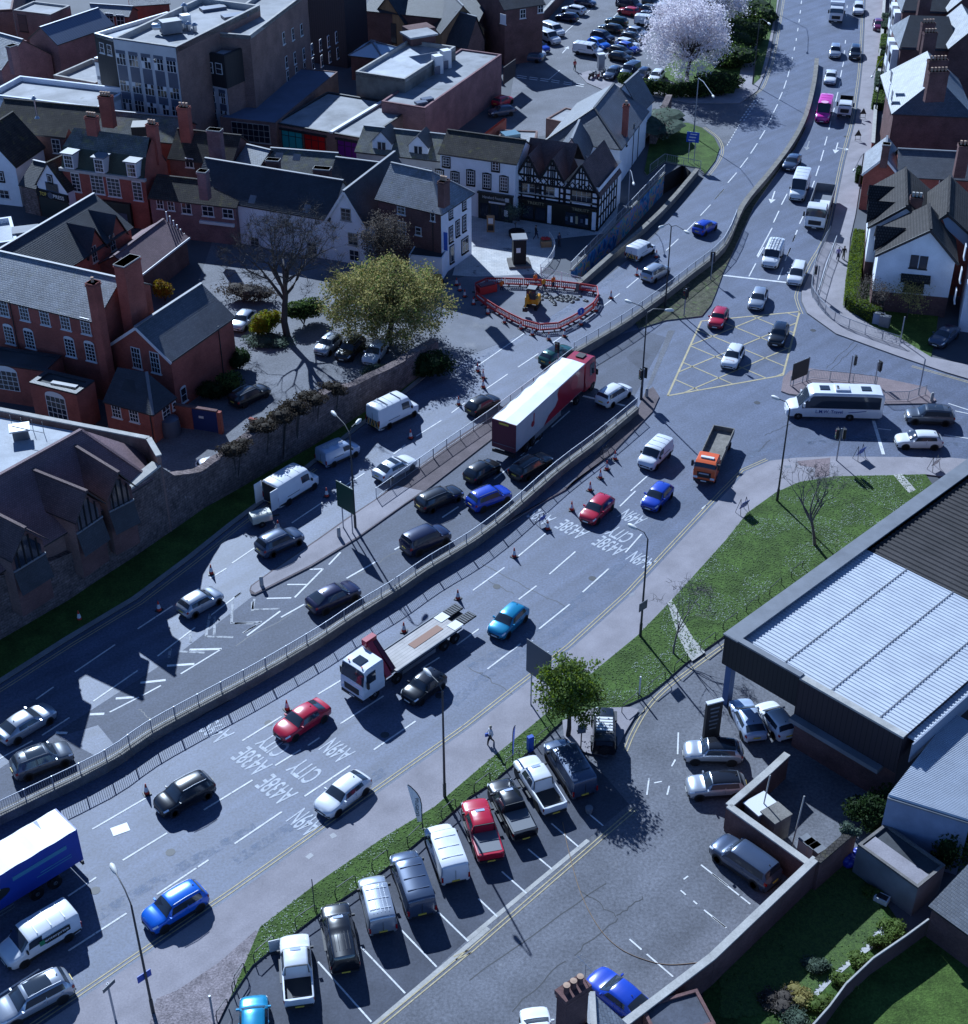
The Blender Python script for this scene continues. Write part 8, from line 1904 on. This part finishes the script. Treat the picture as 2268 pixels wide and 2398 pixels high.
mb = MB(); p = T('32',403,165); mb.box(p + up * .7,(.45,.3,1.4),m_sblue,.5); solo(mb,'blue_post_box','short blue post by the grey blue van','post')
t = thing('totem_sign','black totem sign with pale list lettering beside the blue pillar','sign',T('22',1765,1800)); p = T('22',1765,1800); mb = MB(); mb.box(p + up * 1.7,(1.25,.3,3.4),m_black,.35); mb.box(p + up * 3.42,(1.3,.35,.1),m_frame,.35); mb.build('totem_body',t)
mb = MB(); un_ = Vector((math.cos(.35),math.sin(.35),0)); nn_ = Vector((un_.y,-un_.x,0))
for k in range(6): mb.box(p + nn_ * .16 + up * (2.9 - k * .38),(.75 - .1 * (k % 3),.02,.14),m_lead,ax=(un_,nn_,up))
mb.build('lettering',t)
for lb,x,y,z in (('white sign board by the white pickup mirror',270,1500,.9),):
 mb = MB(); p = T('31',x,y); mb.box(p + up * .55,(.7,.05,1.0),m_frame,.3); mb.box(p + up * .02,(.6,.5,.05),m_post,.3); solo(mb,'display_board',lb,'sign')
mb = MB(); p = T('32',740,160); mb.tube([p,p + up * 2.6],.05,m_post,6); mb.box(p + Vector((0,-.08,2.1)),(.6,.04,.8),m_sback,.2); solo(mb,'post_sign','small sign on a slim black post beside the boxy off road car','sign')
mb = MB(); p = T('32',795,575); mb.lathe(p,[(.22,0),(.28,.45),(.26,.47),(.2,.1),(.01,.1)],m_lead,12); solo(mb,'bucket','grey bucket behind the grey blue van','bucket',smooth=40)
mb = MB(); mb.tube(spline(S('32',620,640,'32',660,830,'32',740,1110,'32',860,1340,'32',1000,1480,'32',1180,1560,'32',1340,1588,'32',1560,1570,z=.03),6),.022,M('orange_hose',(.26,.17,.10),.7),5); solo(mb,'hose','long orange hose snaking across the yard tarmac','hose')
# hoop barriers along the parking verge
for tl,hs in (('31',((0,1720,65,1620),(130,1565,262,1440),(405,1330,545,1235),(670,1135,805,1040),(915,950,1020,870),(1150,790,1255,690),(1375,605,1470,530),(1595,435,1700,355))),('32',((30,440,135,355),(240,280,330,200),(440,120,540,45))),('22',((1115,1620,1235,1520),(1312,1465,1432,1370),(1500,1320,1595,1235),(1690,1165,1800,1080))),('23',((80,1010,180,935),(250,885,340,810),(420,760,505,680),(580,630,660,560))),('30',((1705,1640,1800,1500),(1590,1850,1670,1740)))):
 for x0,y0,x1,y1 in hs:
  a,b = T(tl,x0,y0,.13),T(tl,x1,y1,.13); d = (b - a).normalized(); mb = MB(); mb.tube([a,a + up * .55,a + up * .72 + d * .15,b + up * .72 - d * .15,b + up * .55,b],.035,m_post,6); solo(mb,'hoop_barrier','black steel hoop barrier along the edge of the grass verge','barrier','hoop barriers along the verge',smooth=50)
# plaza things
mb = MB(); c = T('12',362,215); mb.box(c + up * 1.7,(1.5,1.5,3.4),m_beam,.1); mb.box(c + up * 3.45,(1.75,1.75,.14),m_lead,.1); mb.box(c + up * .15,(2.6,2.6,.3),m_wallc,.1); mb.box(c + Vector((-.1,-.78,2.1)),(.5,.04,.6),m_frame,.1); solo(mb,'black_kiosk','tall black square kiosk with flat pale top on the plaza','kiosk')
mb = MB(); c = T('02',155,1700); mb.box(c + up * 1.1,(.95,.15,2.2),m_wood,-.1); mb.box(c + Vector((0,-.09,1.5)),(.6,.03,.7),m_frame,-.1); mb.box(c + Vector((0,-.09,.6)),(.7,.03,.7),m_black,-.1); solo(mb,'menu_board','upright timber framed notice board outside the bank','sign')
mb = MB(); c = T('02',560,1800); mb.box(c + up * .4,(1.3,1.1,.8),m_wood,.1)
for k in range(26): mb.lathe(c + Vector((rnd.uniform(-.5,.5),rnd.uniform(-.4,.4),.85)),[(.02,0),(.14,.08),(.02,.2)],m_barr,5)
solo(mb,'flower_planter','wooden planter of red flowers on the plaza','planter')
for k,(x,y) in enumerate(((890,575),(915,560),(945,575),(970,560),(990,545))):
 c = T('02',x,y); t = thing('motorcycle','parked motorcycle, number %s from the left in the car park bay' % ('one','two','three','four','five')[k],'motorcycle',c,R(60 + 8 * k),'motorcycles in the car park')
 for x_ in (-.7,.7): b = VB(); b.lathe((x_,-.06,.32),[(.2,0),(.32,.02),(.32,.1),(.2,.12)],m_tyre,12,(0,1,0)); b.build('wheel',t)
 b = VB(); b.rbox(-.5,.5,.3,.4,.8,(PT['black'],PT['silver'],PT['red'],PT['navy'],PT['black'])[k],.1); b.build('body',t); b = VB(); b.box((-.3,0,.86),(.7,.28,.1),m_black); b.build('seat',t); b = VB(); b.tube([(.55,-.35,1.05),(.5,0,1.0),(.55,.35,1.05)],.03,m_rail,5); b.tube([(.7,0,.35),(.5,0,1.0)],.04,m_rail,5); b.build('handlebar',t)
mb = MB(); c = T('02',960,510); mb.box(c + up * 1.2,(1.0,.8,2.4),m_galv,.3); mb.box(c + up * 2.5,(1.2,1.,.12),m_frame,.3); solo(mb,'ticket_kiosk','grey parking ticket kiosk behind the motorcycles','kiosk')
for lb,x,y in (('blue grey street cabinet, left of two by the hedge',1212,655),('grey street cabinet, right of two by the hedge',1258,675)):
 mb = MB(); c = T('13',x,y); mb.box(c + up * .65,(1.1,.6,1.3),m_bwall if 'left' in lb else m_lead,-.5); mb.box(c + up * 1.33,(1.15,.65,.06),m_lead,-.5); solo(mb,'street_cabinet',lb,'cabinet')
mb = MB(); c = T('10',1255,1455); mb.lathe(c,[(.95,0),(1.0,.8),(.9,1.7),(.5,1.85),(.02,1.9)],m_spand,14); solo(mb,'oil_tank','grey blue round tank beside the hipped annexe','tank',smooth=40)
mb = MB(); c = T('10',1318,1395); mb.box(c + up * .5,(.5,.5,1.0),M('yellow_bin',(.5,.36,.02),.6),.2); mb.box(c + up * 1.03,(.56,.56,.08),MATS['yellow_bin'],.2); solo(mb,'yellow_grit_bin','small yellow bin next to the round tank','bin')
t,l = veh_root('skip_trailer','orange skip dumper half hidden by the yellow tree','dumper',T('11',1420,350,.5),T('11',1540,340,.5)); b = VB(); b.rbox(-1.,.6,1.4,.5,1.2,m_yel,.1); b.build('skip',t); wheels(t,(-.6,.6),.6,.3,.2)
# people
def person(label,tl,x,y,top,bottom,hair=(.05,.04,.03),face=-90,stride=.3,crouch=0.,hold=None,grp=None,hat=None):
 p = T(tl,x,y); t = thing('person',label,'person',p,R(face),grp); s_ = 1 - crouch
 me = bpy.data.meshes.new('body'); hz = .95 * s_
 V_ = [((0,0,hz),.15),((0,0,hz + .25),.14),((0,0,hz + .46),.17),((.01,0,hz + .58),.06),((.03,0,hz + .68),.095),((.03,0,hz + .80),.08),((stride * .5,.09,hz * .52),.075),((stride * .6,.1,.07),.05),((stride * .6 + .16,.1,.05),.04),((-stride * .1,-.09,hz * .52),.075),((-stride * .7,-.1,.1),.05),((-stride * .7 + .14,-.1,.05),.04),((-.02,.21,hz + .46),.06),((-.08,.27,hz + .2),.05),((.06,.27,hz),.038),((.02,-.21,hz + .46),.06),((.08,-.27,hz + .2),.05),((.2,-.26,hz + .02),.038)]
 E_ = [(0,1),(1,2),(2,3),(3,4),(4,5),(0,6),(6,7),(7,8),(0,9),(9,10),(10,11),(2,12),(12,13),(13,14),(2,15),(15,16),(16,17)]
 me.from_pydata([v[0] for v in V_],E_,[]); o = bpy.data.objects.new('body',me); COL.objects.link(o); o.parent = t
 sk = o.modifiers.new('skin','SKIN'); ss = o.modifiers.new('sub','SUBSURF'); ss.levels = ss.render_levels = 1
 for v,d in zip(me.skin_vertices[0].data,V_): v.radius = (d[1],d[1])
 me.skin_vertices[0].data[0].use_root = True
 dg = bpy.context.evaluated_depsgraph_get(); dg.update(); m2 = bpy.data.meshes.new_from_object(o.evaluated_get(dg)); o.modifiers.clear(); o.data = m2; bpy.data.meshes.remove(me)
 m2.materials.clear()
 for m in (top,bottom,M('skin',(.42,.24,.17),.6),m_black): m2.materials.append(m)
 for pl in m2.polygons:
  c = pl.center; pl.use_smooth = True
  pl.material_index = 2 if c.z > hz + .56 else (3 if c.z < .09 else (1 if c.z < hz + .06 and abs(c.y) < .2 else (2 if c.z < hz + .06 else 0)))
 b = VB(); b.lathe((.015,0,hz + .70),[(.10,0),(.108,.06),(.09,.13),(.03,.17)],hat or M('hair_%d' % int(hair[0] * 1000),hair,.8),10); b.build('hair' if not hat else 'helmet',t,50)
 if hold: b = VB(); b.box((.2,-.28,hz - .2),(.25,.1,.3),hold); b.build('bag',t)
 return t
m_hiv = M('orange_hi_vis',(.75,.16,.02),.7); m_navy = M('navy_cloth',(.02,.025,.06),.8); m_dk = M('dark_cloth',(.015,.015,.018),.8); m_wh = M('white_cloth',(.6,.6,.62),.8); m_purp = M('lilac_cloth',(.25,.2,.4),.8); m_redc = M('red_cloth',(.4,.02,.03),.8); m_beige = M('beige_cloth',(.3,.25,.18),.8)
person('woman in white top and dark skirt carrying a blue bag along the pavement','22',155,1855,m_wh,m_dk,(.35,.3,.22),200,.45,hold=m_sblue); person('person in lilac jacket walking beside a companion in black','13',918,190,m_purp,m_navy,(.4,.38,.35),-95,.25,grp='walkers on the right footway'); person('person in black jacket walking beside a companion in lilac','13',958,185,m_dk,m_beige,(.08,.06,.05),-95,.25,grp='walkers on the right footway')
person('person in red walking in the far car park','02',770,518,m_redc,m_dk,face=-80); person('dark clad person striding past the black shopfront','02',485,1750,m_dk,m_navy,face=10,stride=.5); person('dark clad person standing by the curved handrail','02',655,1805,m_navy,m_dk,face=-60,stride=.1)
for lb,x,y,cr_,tp in (('crouching workman in orange at left of the works',235,405,.4,m_hiv),('workman in orange beside the excavator cab',480,375,.1,m_hiv),('workman in yellow leaning over the excavation',542,405,.15,m_yel),('workman in orange and dark trousers at right of the group',612,400,0,m_hiv)): person(lb,'12',x,y,tp,m_navy,face=-60,crouch=cr_,stride=.15,grp='workmen at the excavation',hat=m_frame)
mb = MB(); c = T('12',125,420); mb.box(c + up * .5,(2.2,1.,.9),m_barr,.5); mb.box(c + up * 1.0,(1.8,.8,.1),m_lredd,.5); solo(mb,'red_tool_box','red stacked barrier pile at left end of the works','box')
# ================================================================== TREES AND PLANTS
m_bark = M('bark',(.060,.050,.045),.95,var=.3,vs=2.); m_barkp = M('pale_bark',(.16,.14,.13),.95,var=.3,vs=2.)
def leafm(name,c,v=.35):
 m = M(name,c,.75,.2,var=v,vs=1.1); n_ = m.node_tree; b = n_.nodes['Principled BSDF']; tr = n_.nodes.new('ShaderNodeBsdfTranslucent'); mx = n_.nodes.new('ShaderNodeMixShader'); mx.inputs[0].default_value = .45
 n_.links.new(b.inputs['Base Color'].links[0].from_socket,tr.inputs[0]); n_.links.new(b.outputs[0],mx.inputs[1]); n_.links.new(tr.outputs[0],mx.inputs[2]); n_.links.new(mx.outputs[0],n_.nodes['Material Output'].inputs[0]); return m
m_lyel = leafm('yellow_green_leaf',(.37,.315,.115)); m_lgr = leafm('fresh_green_leaf',(.125,.185,.045)); m_ldk = leafm('dark_green_leaf',(.026,.052,.016)); m_llime = leafm('lime_leaf',(.14,.19,.012)); m_lblos = leafm('white_blossom',(.78,.73,.76),.2); m_lgold = leafm('golden_leaf',(.26,.20,.01)); m_lor = leafm('orange_leaf',(.20,.10,.012)); m_lgrey = leafm('grey_twig_leaf',(.12,.10,.085)); m_livy = leafm('ivy_leaf',(.055,.042,.030)); m_lsil = leafm('silver_green_leaf',(.10,.14,.10))
def branches(r,base,h,spread,n1,depth,r0,lean=.0):
 segs = []; tips = []
 def grow(p,d,l,rad,k):
  q = p
  pts = [p]; rs = [rad]
  for i in range(3):
   d = (d + Vector((r.gauss(0,.13),r.gauss(0,.13),r.gauss(.04,.06)))).normalized(); q = q + d * l / 3; pts.append(q); rs.append(rad * (1 - .3 * (i + 1) / 3))
  segs.append((pts,rs,k))
  if k == 0: tips.append(q); return
  for j in range(n1 if k == depth else r.choice((2,3,3))):
   a = r.uniform(0,2 * math.pi); s_ = spread * r.uniform(.6,1.2); x = d.cross(Vector((math.cos(a),math.sin(a),.3))).normalized()
   nd_ = (d + x * s_).normalized(); grow(pts[-1].lerp(pts[2],r.uniform(0,.8)),nd_,l * r.uniform(.62,.82),rs[-1] * .68,k - 1)
 grow(base,Vector((lean,0,1)),h,r0,depth); return segs,tips
def quad(mb,p,s_,r,m,flat=0.):
 n = Vector((r.gauss(0,1),r.gauss(0,1),r.gauss(flat,1)))
 n = n.normalized() if n.length > .01 else Vector((0,0,1)); a = n.orthogonal().normalized(); b = n.cross(a); th = r.uniform(0,6.28); a,b = a * math.cos(th) + b * math.sin(th),b * math.cos(th) - a * math.sin(th)
 i = len(mb.v); mb.v += [p - a * s_,p - b * s_ * .6,p + a * s_,p + b * s_ * .6]; mb.f.append([i,i + 1,i + 2,i + 3]); mb.m.append(mb.mi(m))
def tree(name,label,base,h,spread=.75,n1=5,depth=4,r0=.25,leaf=None,nleaf=0,ls=.16,lrad=.6,bark=None,seed=1,cat='tree',grp=None,twig=0,dome=None):
 r = random.Random(seed); t = thing(name,label,cat,base,group=grp); segs,tips = branches(r,base,h,spread,n1,depth,r0); mb = MB(); mt = MB()
 for pts,rs,k in segs: (mb if k >= depth - 1 else mt).tube(pts,rs,bark or m_bark,6 if k >= depth - 1 else 3 + (k > 1),cap=False)
 if twig:
  for q_ in tips:
   for k in range(twig):
    d = Vector((r.gauss(0,1),r.gauss(0,1),r.gauss(.5,.8))).normalized(); e = q_ + d * r.uniform(.4,1.0) * (.3 + h * .16); mt.tube([q_,q_.lerp(e,.5) + Vector((r.gauss(0,.05),r.gauss(0,.05),.05)),e],[.016,.012,.006],bark or m_bark,3,cap=False)
 if dome:
  dc,dr,dn = dome; tips = []
  for k in range(dn):
   v = Vector((r.gauss(0,1),r.gauss(0,1),r.gauss(.35,.8))).normalized() * (r.random() ** .4); g = 1 + .22 * noise.noise(v * 2.2 + Vector((seed,0,0))); q_ = dc + Vector((v.x * dr[0],v.y * dr[1],v.z * dr[2])) * g; tips.append(q_)
   if k % 3 == 0: c0 = base + up * (h * .9); mt.tube([c0,c0.lerp(q_,.5) + up * .4,q_],[.06,.035,.012],bark or m_bark,3,cap=False)
 mb.build('trunk',t,60,weld=False); mt.build('crown',t,weld=False) if not leaf else mt.build('limbs',t,weld=False)
 if leaf:
  ml = MB()
  for k in range(nleaf):
   p = r.choice(tips); quad(ml,p + Vector((r.gauss(0,lrad),r.gauss(0,lrad),r.gauss(0,lrad * .8))),ls * r.uniform(.6,1.3),r,leaf if not isinstance(leaf,tuple) else r.choice(leaf),.6)
  ml.build('crown',t,weld=False)
 return t
def bush(name,label,c,rad,n,m,ls=.12,cat='shrub',seed=3,grp=None,lumps=7,shell=.75):
 """leafy mass: leaves through lumpy ellipsoids, over solid cores added to thicken its shadow"""
 r = random.Random(seed); t = thing(name,label,cat,(c.x,c.y,0),group=grp); mb = MB()
 core = [(Vector((r.uniform(-.45,.45) * rad[0],r.uniform(-.45,.45) * rad[1],r.uniform(-.25,.4) * rad[2])),r.uniform(.45,.7)) for k in range(lumps)]
 for k in range(n):
  o_,s_ = r.choice(core); v = Vector((r.gauss(0,1),r.gauss(0,1),r.gauss(0,1))).normalized() * (r.random() ** (.25)) * s_
  p = c + o_ + Vector((v.x * rad[0],v.y * rad[1],v.z * rad[2]))
  if p.z < .02: p.z = abs(p.z) * .3 + .02
  quad(mb,p,ls * r.uniform(.6,1.4),r,m if not isinstance(m,tuple) else r.choice(m),.7)
 for o_,s_ in core:  # solid cores added inside the leaves so the cast shadow is dense
  q_ = c + o_; s2 = s_ * .72; mb.tube([Vector((q_.x,q_.y,max(.0,q_.z + rad[2] * s2 * math.sin(a)))) for a in (-1.5,-.8,0,.8,1.5)],[max(.02,rad[1] * s2 * math.cos(a)) for a in (-1.5,-.8,0,.8,1.5)],m[0] if isinstance(m,tuple) else m,7)
 mb.build('foliage',t,weld=False); mb = MB()
 for k in range(5): a = r.uniform(0,6.28); mb.tube([Vector((c.x,c.y,0)),c + Vector((math.cos(a) * rad[0] * .4,math.sin(a) * rad[1] * .4,0))],.05,m_bark,4)
 mb.build('stem',t); return t
tree('bare_tree','big bare winter tree in the courtyard with spreading limbs',T('11',385,745),5.2,.85,8,5,.42,seed=9,twig=9)
tree('bare_tree','small pinkish bare tree beside the concrete path',T('22',1492,1200),2.2,.6,5,4,.09,seed=8,bark=m_barkp,twig=3); tree('bare_tree','pale bare tree on the grass verge near the showroom',T('23',752,400),3.0,.62,6,4,.16,seed=12,bark=m_barkp,twig=3)
tree('street_tree','fresh green leafy street tree beside the parked vans',T('22',720,1800),2.4,.7,6,3,.2,leaf=(m_lgr,m_lgr,m_llime),nleaf=8000,ls=.12,lrad=.3,seed=21,dome=(T('22',720,1800) + Vector((0,0,4.5)),(2.25,2.1,2.7),120))
tree('yellow_tree','broad yellow green budding tree over the parked courtyard cars',T('11',1130,800),3.0,.95,7,3,.4,leaf=(m_lyel,m_lyel,m_lyel,m_lgr),nleaf=32000,ls=.125,lrad=.42,seed=31,dome=(T('11',1130,800) + Vector((0,1,4.2)),(7.0,5.6,4.4),420))
tree('grey_tree','grey fine twigged tree against the white gabled house',T('11',1110,330),3.0,.6,6,4,.2,leaf=m_lgrey,nleaf=7000,ls=.10,lrad=.35,seed=41,dome=(T('11',1110,330) + Vector((0,0,4.4)),(2.9,2.6,3.9),200))
tree('blossom_tree','large white blossom tree nearest the car park edge',T('02',1590,600),4.0,.85,7,4,.35,leaf=m_lblos,nleaf=22000,ls=.16,lrad=.5,seed=51,grp='blossom trees',dome=(T('02',1570,620) + Vector((0,1,7.2)),(6.6,6.0,6.4),380)); tree('blossom_tree','second white blossom tree farther up the green',T('02',1780,270),4.0,.85,6,3,.35,leaf=m_lblos,nleaf=14000,ls=.17,lrad=.5,seed=52,grp='blossom trees',dome=(T('02',1760,270) + Vector((0,1,7)),(6.8,6.0,6.0),320))
tree('garden_tree','budding garden tree left of the white house bay window',T('13',1255,590),1.9,.7,6,3,.1,leaf=m_lgrey,nleaf=1300,ls=.09,lrad=.5,seed=61); tree('garden_tree','budding garden tree right of the white house bay window',T('13',1420,620),1.8,.8,6,3,.1,leaf=m_lyel,nleaf=1500,ls=.09,lrad=.5,seed=62)
tree('planter_tree','small pale green tree in a dark planter outside the shop',T('02',345,1720,0),1.4,.7,5,3,.06,leaf=m_lsil,nleaf=900,ls=.08,lrad=.3,seed=63); mb = MB(); mb.lathe(T('02',345,1730),[(.9,0),(1.0,.7),(.85,.72),(.8,.6),(.02,.6)],m_beam,12); solo(mb,'round_planter','dark round planter holding the small pale tree','planter')
def at(t,x,y,z): v = T(t,x,y,z); return v
bush('clipped_shrub','rounded golden yellow clipped shrub in the courtyard',at('11',235,640,1.5),(1.9,1.7,1.5),4200,(m_lgold,m_llime),.1,seed=71); bush('ground_shrub','grey green low planting ringing the golden shrub',at('11',240,770,.3),(3.0,1.8,.5),3000,m_lsil,.09,seed=72,lumps=14); bush('dark_shrub','dark green tall shrub behind the bare tree trunk',at('11',500,560,1.6),(2.6,2.2,1.8),3800,(m_ldk,m_lgr),.13,seed=73)
bush('brown_shrub','brown leafless hedge mass behind the bare tree',at('11',130,430,.9),(4.5,1.8,1.0),2600,m_lgrey,.12,seed=74,lumps=12); bush('dark_shrub','dark clipped shrub by the brick gable house',at('10',1750,900,1.3),(1.3,1.6,1.4),2400,m_ldk,.1,seed=75); bush('green_shrub','bright green shrub beside the black courtyard car',at('10',1690,1080,1.2),(1.9,1.5,1.2),2800,(m_lgr,m_ldk),.11,seed=76); bush('dark_shrub','wide dark shrub below the bright green one',at('10',1560,1130,.9),(1.6,1.3,1.0),2000,m_ldk,.1,seed=86)
bush('orange_shrub','rounded orange shrub behind the brick gable house',at('10',1200,390,1.6),(1.3,1.2,1.4),2200,(m_lor,m_lgold),.1,seed=77); bush('end_hedge','dark rounded hedge at the end of the stone wall',at('11',1400,950,1.3),(3.4,1.9,1.5),4500,m_ldk,.12,seed=78,cat='hedge',lumps=12); bush('wall_shrub','silver green shrub on the courtyard side of the wall',at('11',1080,990,1.0),(2.6,1.2,.8),2200,m_lsil,.1,seed=79,lumps=9)
for k,(i,j,f) in enumerate(((9,10,.5),(10,11,.35),(10,11,.8),(11,12,.4),(12,13,.3),(13,14,.2))):
 z = CW[i][1] + (CW[j][1] - CW[i][1]) * f; p = base_i = base[i].lerp(base[j],f).lerp(bk[i].lerp(bk[j],f),.5) if False else off(base if False else [P(*q_) for q_,_ in CW],.45)[i].lerp([P(*q_) for q_,_ in CW][j],f); p = Vector((p.x,p.y,z)); bush('wall_top_ivy','brown ivy clump growing on top of the old stone wall',p,(1.9,1.3,.75),1500,m_livy,.10,seed=90 + k,grp='ivy along the stone wall',lumps=9)
bush('yellow_shrub','small yellow shrub above the blue yard gate',at('11',285,1340,2.0),(1.1,.8,.8),900,m_lgold,.09,seed=99)
for k,(x,y,a,b) in enumerate(((1340,640,3.4,1.4),(1480,655,3.4,1.4),(1640,660,3.4,1.4),(1790,640,3.6,1.6),(1150,585,1.8,1.4))): bush('park_hedge','dark evergreen hedge clump below the blossom tree, %s from the left' % ('second','third','fourth','fifth','first')[k],at('02',x,y,1.1),(a,b,1.3),2600,(m_ldk,m_ldk,m_lgr),.14,'hedge',110 + k,'hedge clumps under the blossom',9)
for k,(x,y,a,b,c_) in enumerate(((60,600,4.5,3.5,2.0),(160,420,4.5,5,2.2),(210,240,4.5,6,2.4),(270,70,4.5,7,2.4),(90,300,5,6,2.5))): bush('park_thicket','green thicket beside the tree path, %s up the slope' % ('lowest','second','third','topmost','half hidden one')[k],at('03',x,y,c_ * .6),(a,b,c_),3400,(m_ldk,m_lgr,m_ldk),.2,'shrub',120 + k,'thickets by the tree path',10)
def hedge(name,label,pts,w,h,m,n,seed,lumpy=.12,ls=.09):
 r = random.Random(seed); t = thing(name,label,'hedge',pts[0]); mb = MB(); L_ = plen(pts)
 for k in range(n):
  s_ = r.uniform(0,L_); p = along(pts,s_); d = along(pts,min(L_,s_ + .1)) - along(pts,max(0,s_ - .1)); d.normalize(); nn = Vector((-d.y,d.x,0)); f = r.choice((0,0,1,2)); hh_ = h * (1 + lumpy * noise.noise(p * .8))
  q_ = p + nn * (r.uniform(-.5,.5) * w if f == 0 else (.5 if f == 1 else -.5) * w * r.uniform(.9,1.05)) + up * (hh_ * r.uniform(.93,1.03) if f == 0 else r.uniform(0,hh_)); quad(mb,q_,ls * r.uniform(.6,1.4),r,m if not isinstance(m,tuple) else r.choice(m),.8)
 mb.build('foliage',t,weld=False); mb = MB()
 for i in range(len(pts) - 1): mb.beam(pts[i] + up * h * .46,pts[i + 1] + up * h * .46,w * .86,h * .9,m_ldk)
 mb.build('stem_mass',t); return t
hedge('lime_hedge','bright lime green clipped hedge along the footway in front of the white houses',S('13',1075,40,'13',1030,330,'13',1010,540,'13',1100,590,'13',1200,640),1.5,1.5,(m_llime,m_llime,m_lgr),6500,140)
for k,(x0,y0,x1,y1,m,lb) in enumerate(((1275,150,1265,250,m_lsil,'grey green garden hedge nearest the purple car'),(1270,300,1258,400,m_lgr,'green garden hedge second from the top'),(1270,420,1262,460,m_ldk,'dark garden shrub in the middle of the front gardens'),(1245,480,1240,540,m_llime,'yellow green garden hedge in the middle'),(1232,580,1225,680,m_lsil,'pale clipped garden hedge'),(1218,730,1205,810,m_lgr,'green garden hedge nearest the brick end terrace'),(1100,1280,1092,1350,m_ldk,'dark climber at the brick side house corner'))): hedge('garden_hedge',lb,S('03',x0,y0,'03',x1,y1),1.6,1.3,m,1500,150 + k,.3,.13)
wall_line('front_garden_wall','low brick garden wall along the terrace gardens',S('03',1262,-60,'03',1225,500,'03',1190,840,'03',1172,1090),.8,m_bred,.3)
bush('yard_conifer','dark green conifer beside the pale blue workshop wall',at('33',1570,790,1.9),(1.7,1.6,2.6),4200,(m_ldk,m_lgr,m_ldk),.12,'tree',161); bush('yard_ivy','dark ivy tangle between showroom wall and shed',at('33',1080,590,1.5),(2.2,2.0,1.6),3600,m_ldk,.12,seed=162); bush('pale_climber','pale green climber at the mossy wall end',at('33',925,700,2.6),(.8,.6,.6),700,m_lsil,.09,seed=163)
for k,(x,y,r_,m,lb) in enumerate(((1215,1350,.9,m_lgr,'green weeds by the shed end of the garden path'),(1110,1450,.7,m_lgr,'green weeds beside the upper garden path'),(1000,1560,.8,m_lgr,'green weeds beside the middle garden path'),(870,1690,.9,m_lgr,'green weeds lower down the garden path'),(720,1840,1.0,m_lgr,'green weeds at the bottom of the garden path'),(540,1930,1.0,m_lsil,'blue grey lavender clump at the bottom edge'),(700,1600,.8,m_lsil,'grey green clump in the long grass'),(540,1790,1.0,m_lyel,'yellow flower clump in the long grass'),(430,1850,1.1,m_lgrey,'dry brown clump at the bottom of the garden'),(1055,1105,.7,m_lgr,'bright weeds beside the white sink'))): bush('garden_weeds',lb,at('33',x,y,.25),(r_ * 1.2,r_,.4),900,m,.09,'plant',170 + k,'weeds along the garden path',6)
bush('ruin_ivy','grey ivy covered ruined stone wall by the roadside green',at('02',1410,900,2.2),(2.0,6.0,1.0),2600,(m_lsil,m_lgrey),.16,seed=181,lumps=14); wall_line('ruined_wall','ruined stone wall stub under the grey ivy',S('02',1340,1060,'02',1400,930,'02',1455,800),2.2,m_stone,.9,None)
m_tuft = M('grass_tuft_light',(.065,.115,.02),.9); m_tuft2 = M('grass_tuft_dark',(.04,.075,.014),.9)
# grass tufts, daisies: uncountable ground cover
def scatter(name,label,polys,n,ms,ls,z,seed,w):
 r = random.Random(seed); mb = MB()
 for poly in polys:
  tris = tessellate_polygon([poly]); ar = [abs((poly[b_] - poly[a_]).cross(poly[c_] - poly[a_]).z) for a_,b_,c_ in tris]; A = sum(ar)
  for (a_,b_,c_),q_ in zip(tris,ar):
   for k in range(int(n * q_ / A)):
    u_,v_ = r.random(),r.random()
    if u_ + v_ > 1: u_,v_ = 1 - u_,1 - v_
    p = poly[a_] + (poly[b_] - poly[a_]) * u_ + (poly[c_] - poly[a_]) * v_
    g = noise.noise(p * .35)
    if w and g < w: continue
    th = r.uniform(0,6.28); s_ = ls * r.uniform(.6,1.4); d = Vector((math.cos(th),math.sin(th),0)) * s_ * .5; i = len(mb.v); e = Vector((r.gauss(0,.4),r.gauss(0,.4),1)) * s_
    p = Vector((p.x,p.y,z))
    if w: mb.v += [p + up * .02 - d,p + up * .03 + Vector((d.y,-d.x,0)),p + up * .02 + d]
    else: mb.v += [p - d,p + d,p + e]
    mb.f.append([i,i + 1,i + 2]); mb.m.append(mb.mi(r.choice(ms)))
 o = mb.build(name,None,weld=False); tag(o,label,name.replace('_',' '),kind='stuff')
scatter('daisies','white daisies scattered through the verge grass',[VERGE],9000,(M('daisy_white',(.30,.34,.30),.9),),.10,.14,6,.02)
scatter('grass_tufts','longer grass tufts in the verge',[VERGE],9000,(m_tuft,m_tuft2),.16,.14,5,-.9)
GB = S('33',60,1600,'33',500,1190,'33',860,850,'33',960,960,'33',1150,1290,'33',1000,1480,'33',660,1780,'33',560,1900,'33',60,1950); scatter('long_grass_tufts','long unmown grass in the back garden',[GB],9000,(m_tuft,m_tuft2),.3,.07,7,-.9)
for o_ in list(PROTO.values()):
 for c2 in list(o_.children_recursive): bpy.data.objects.remove(c2)
 bpy.data.objects.remove(o_)
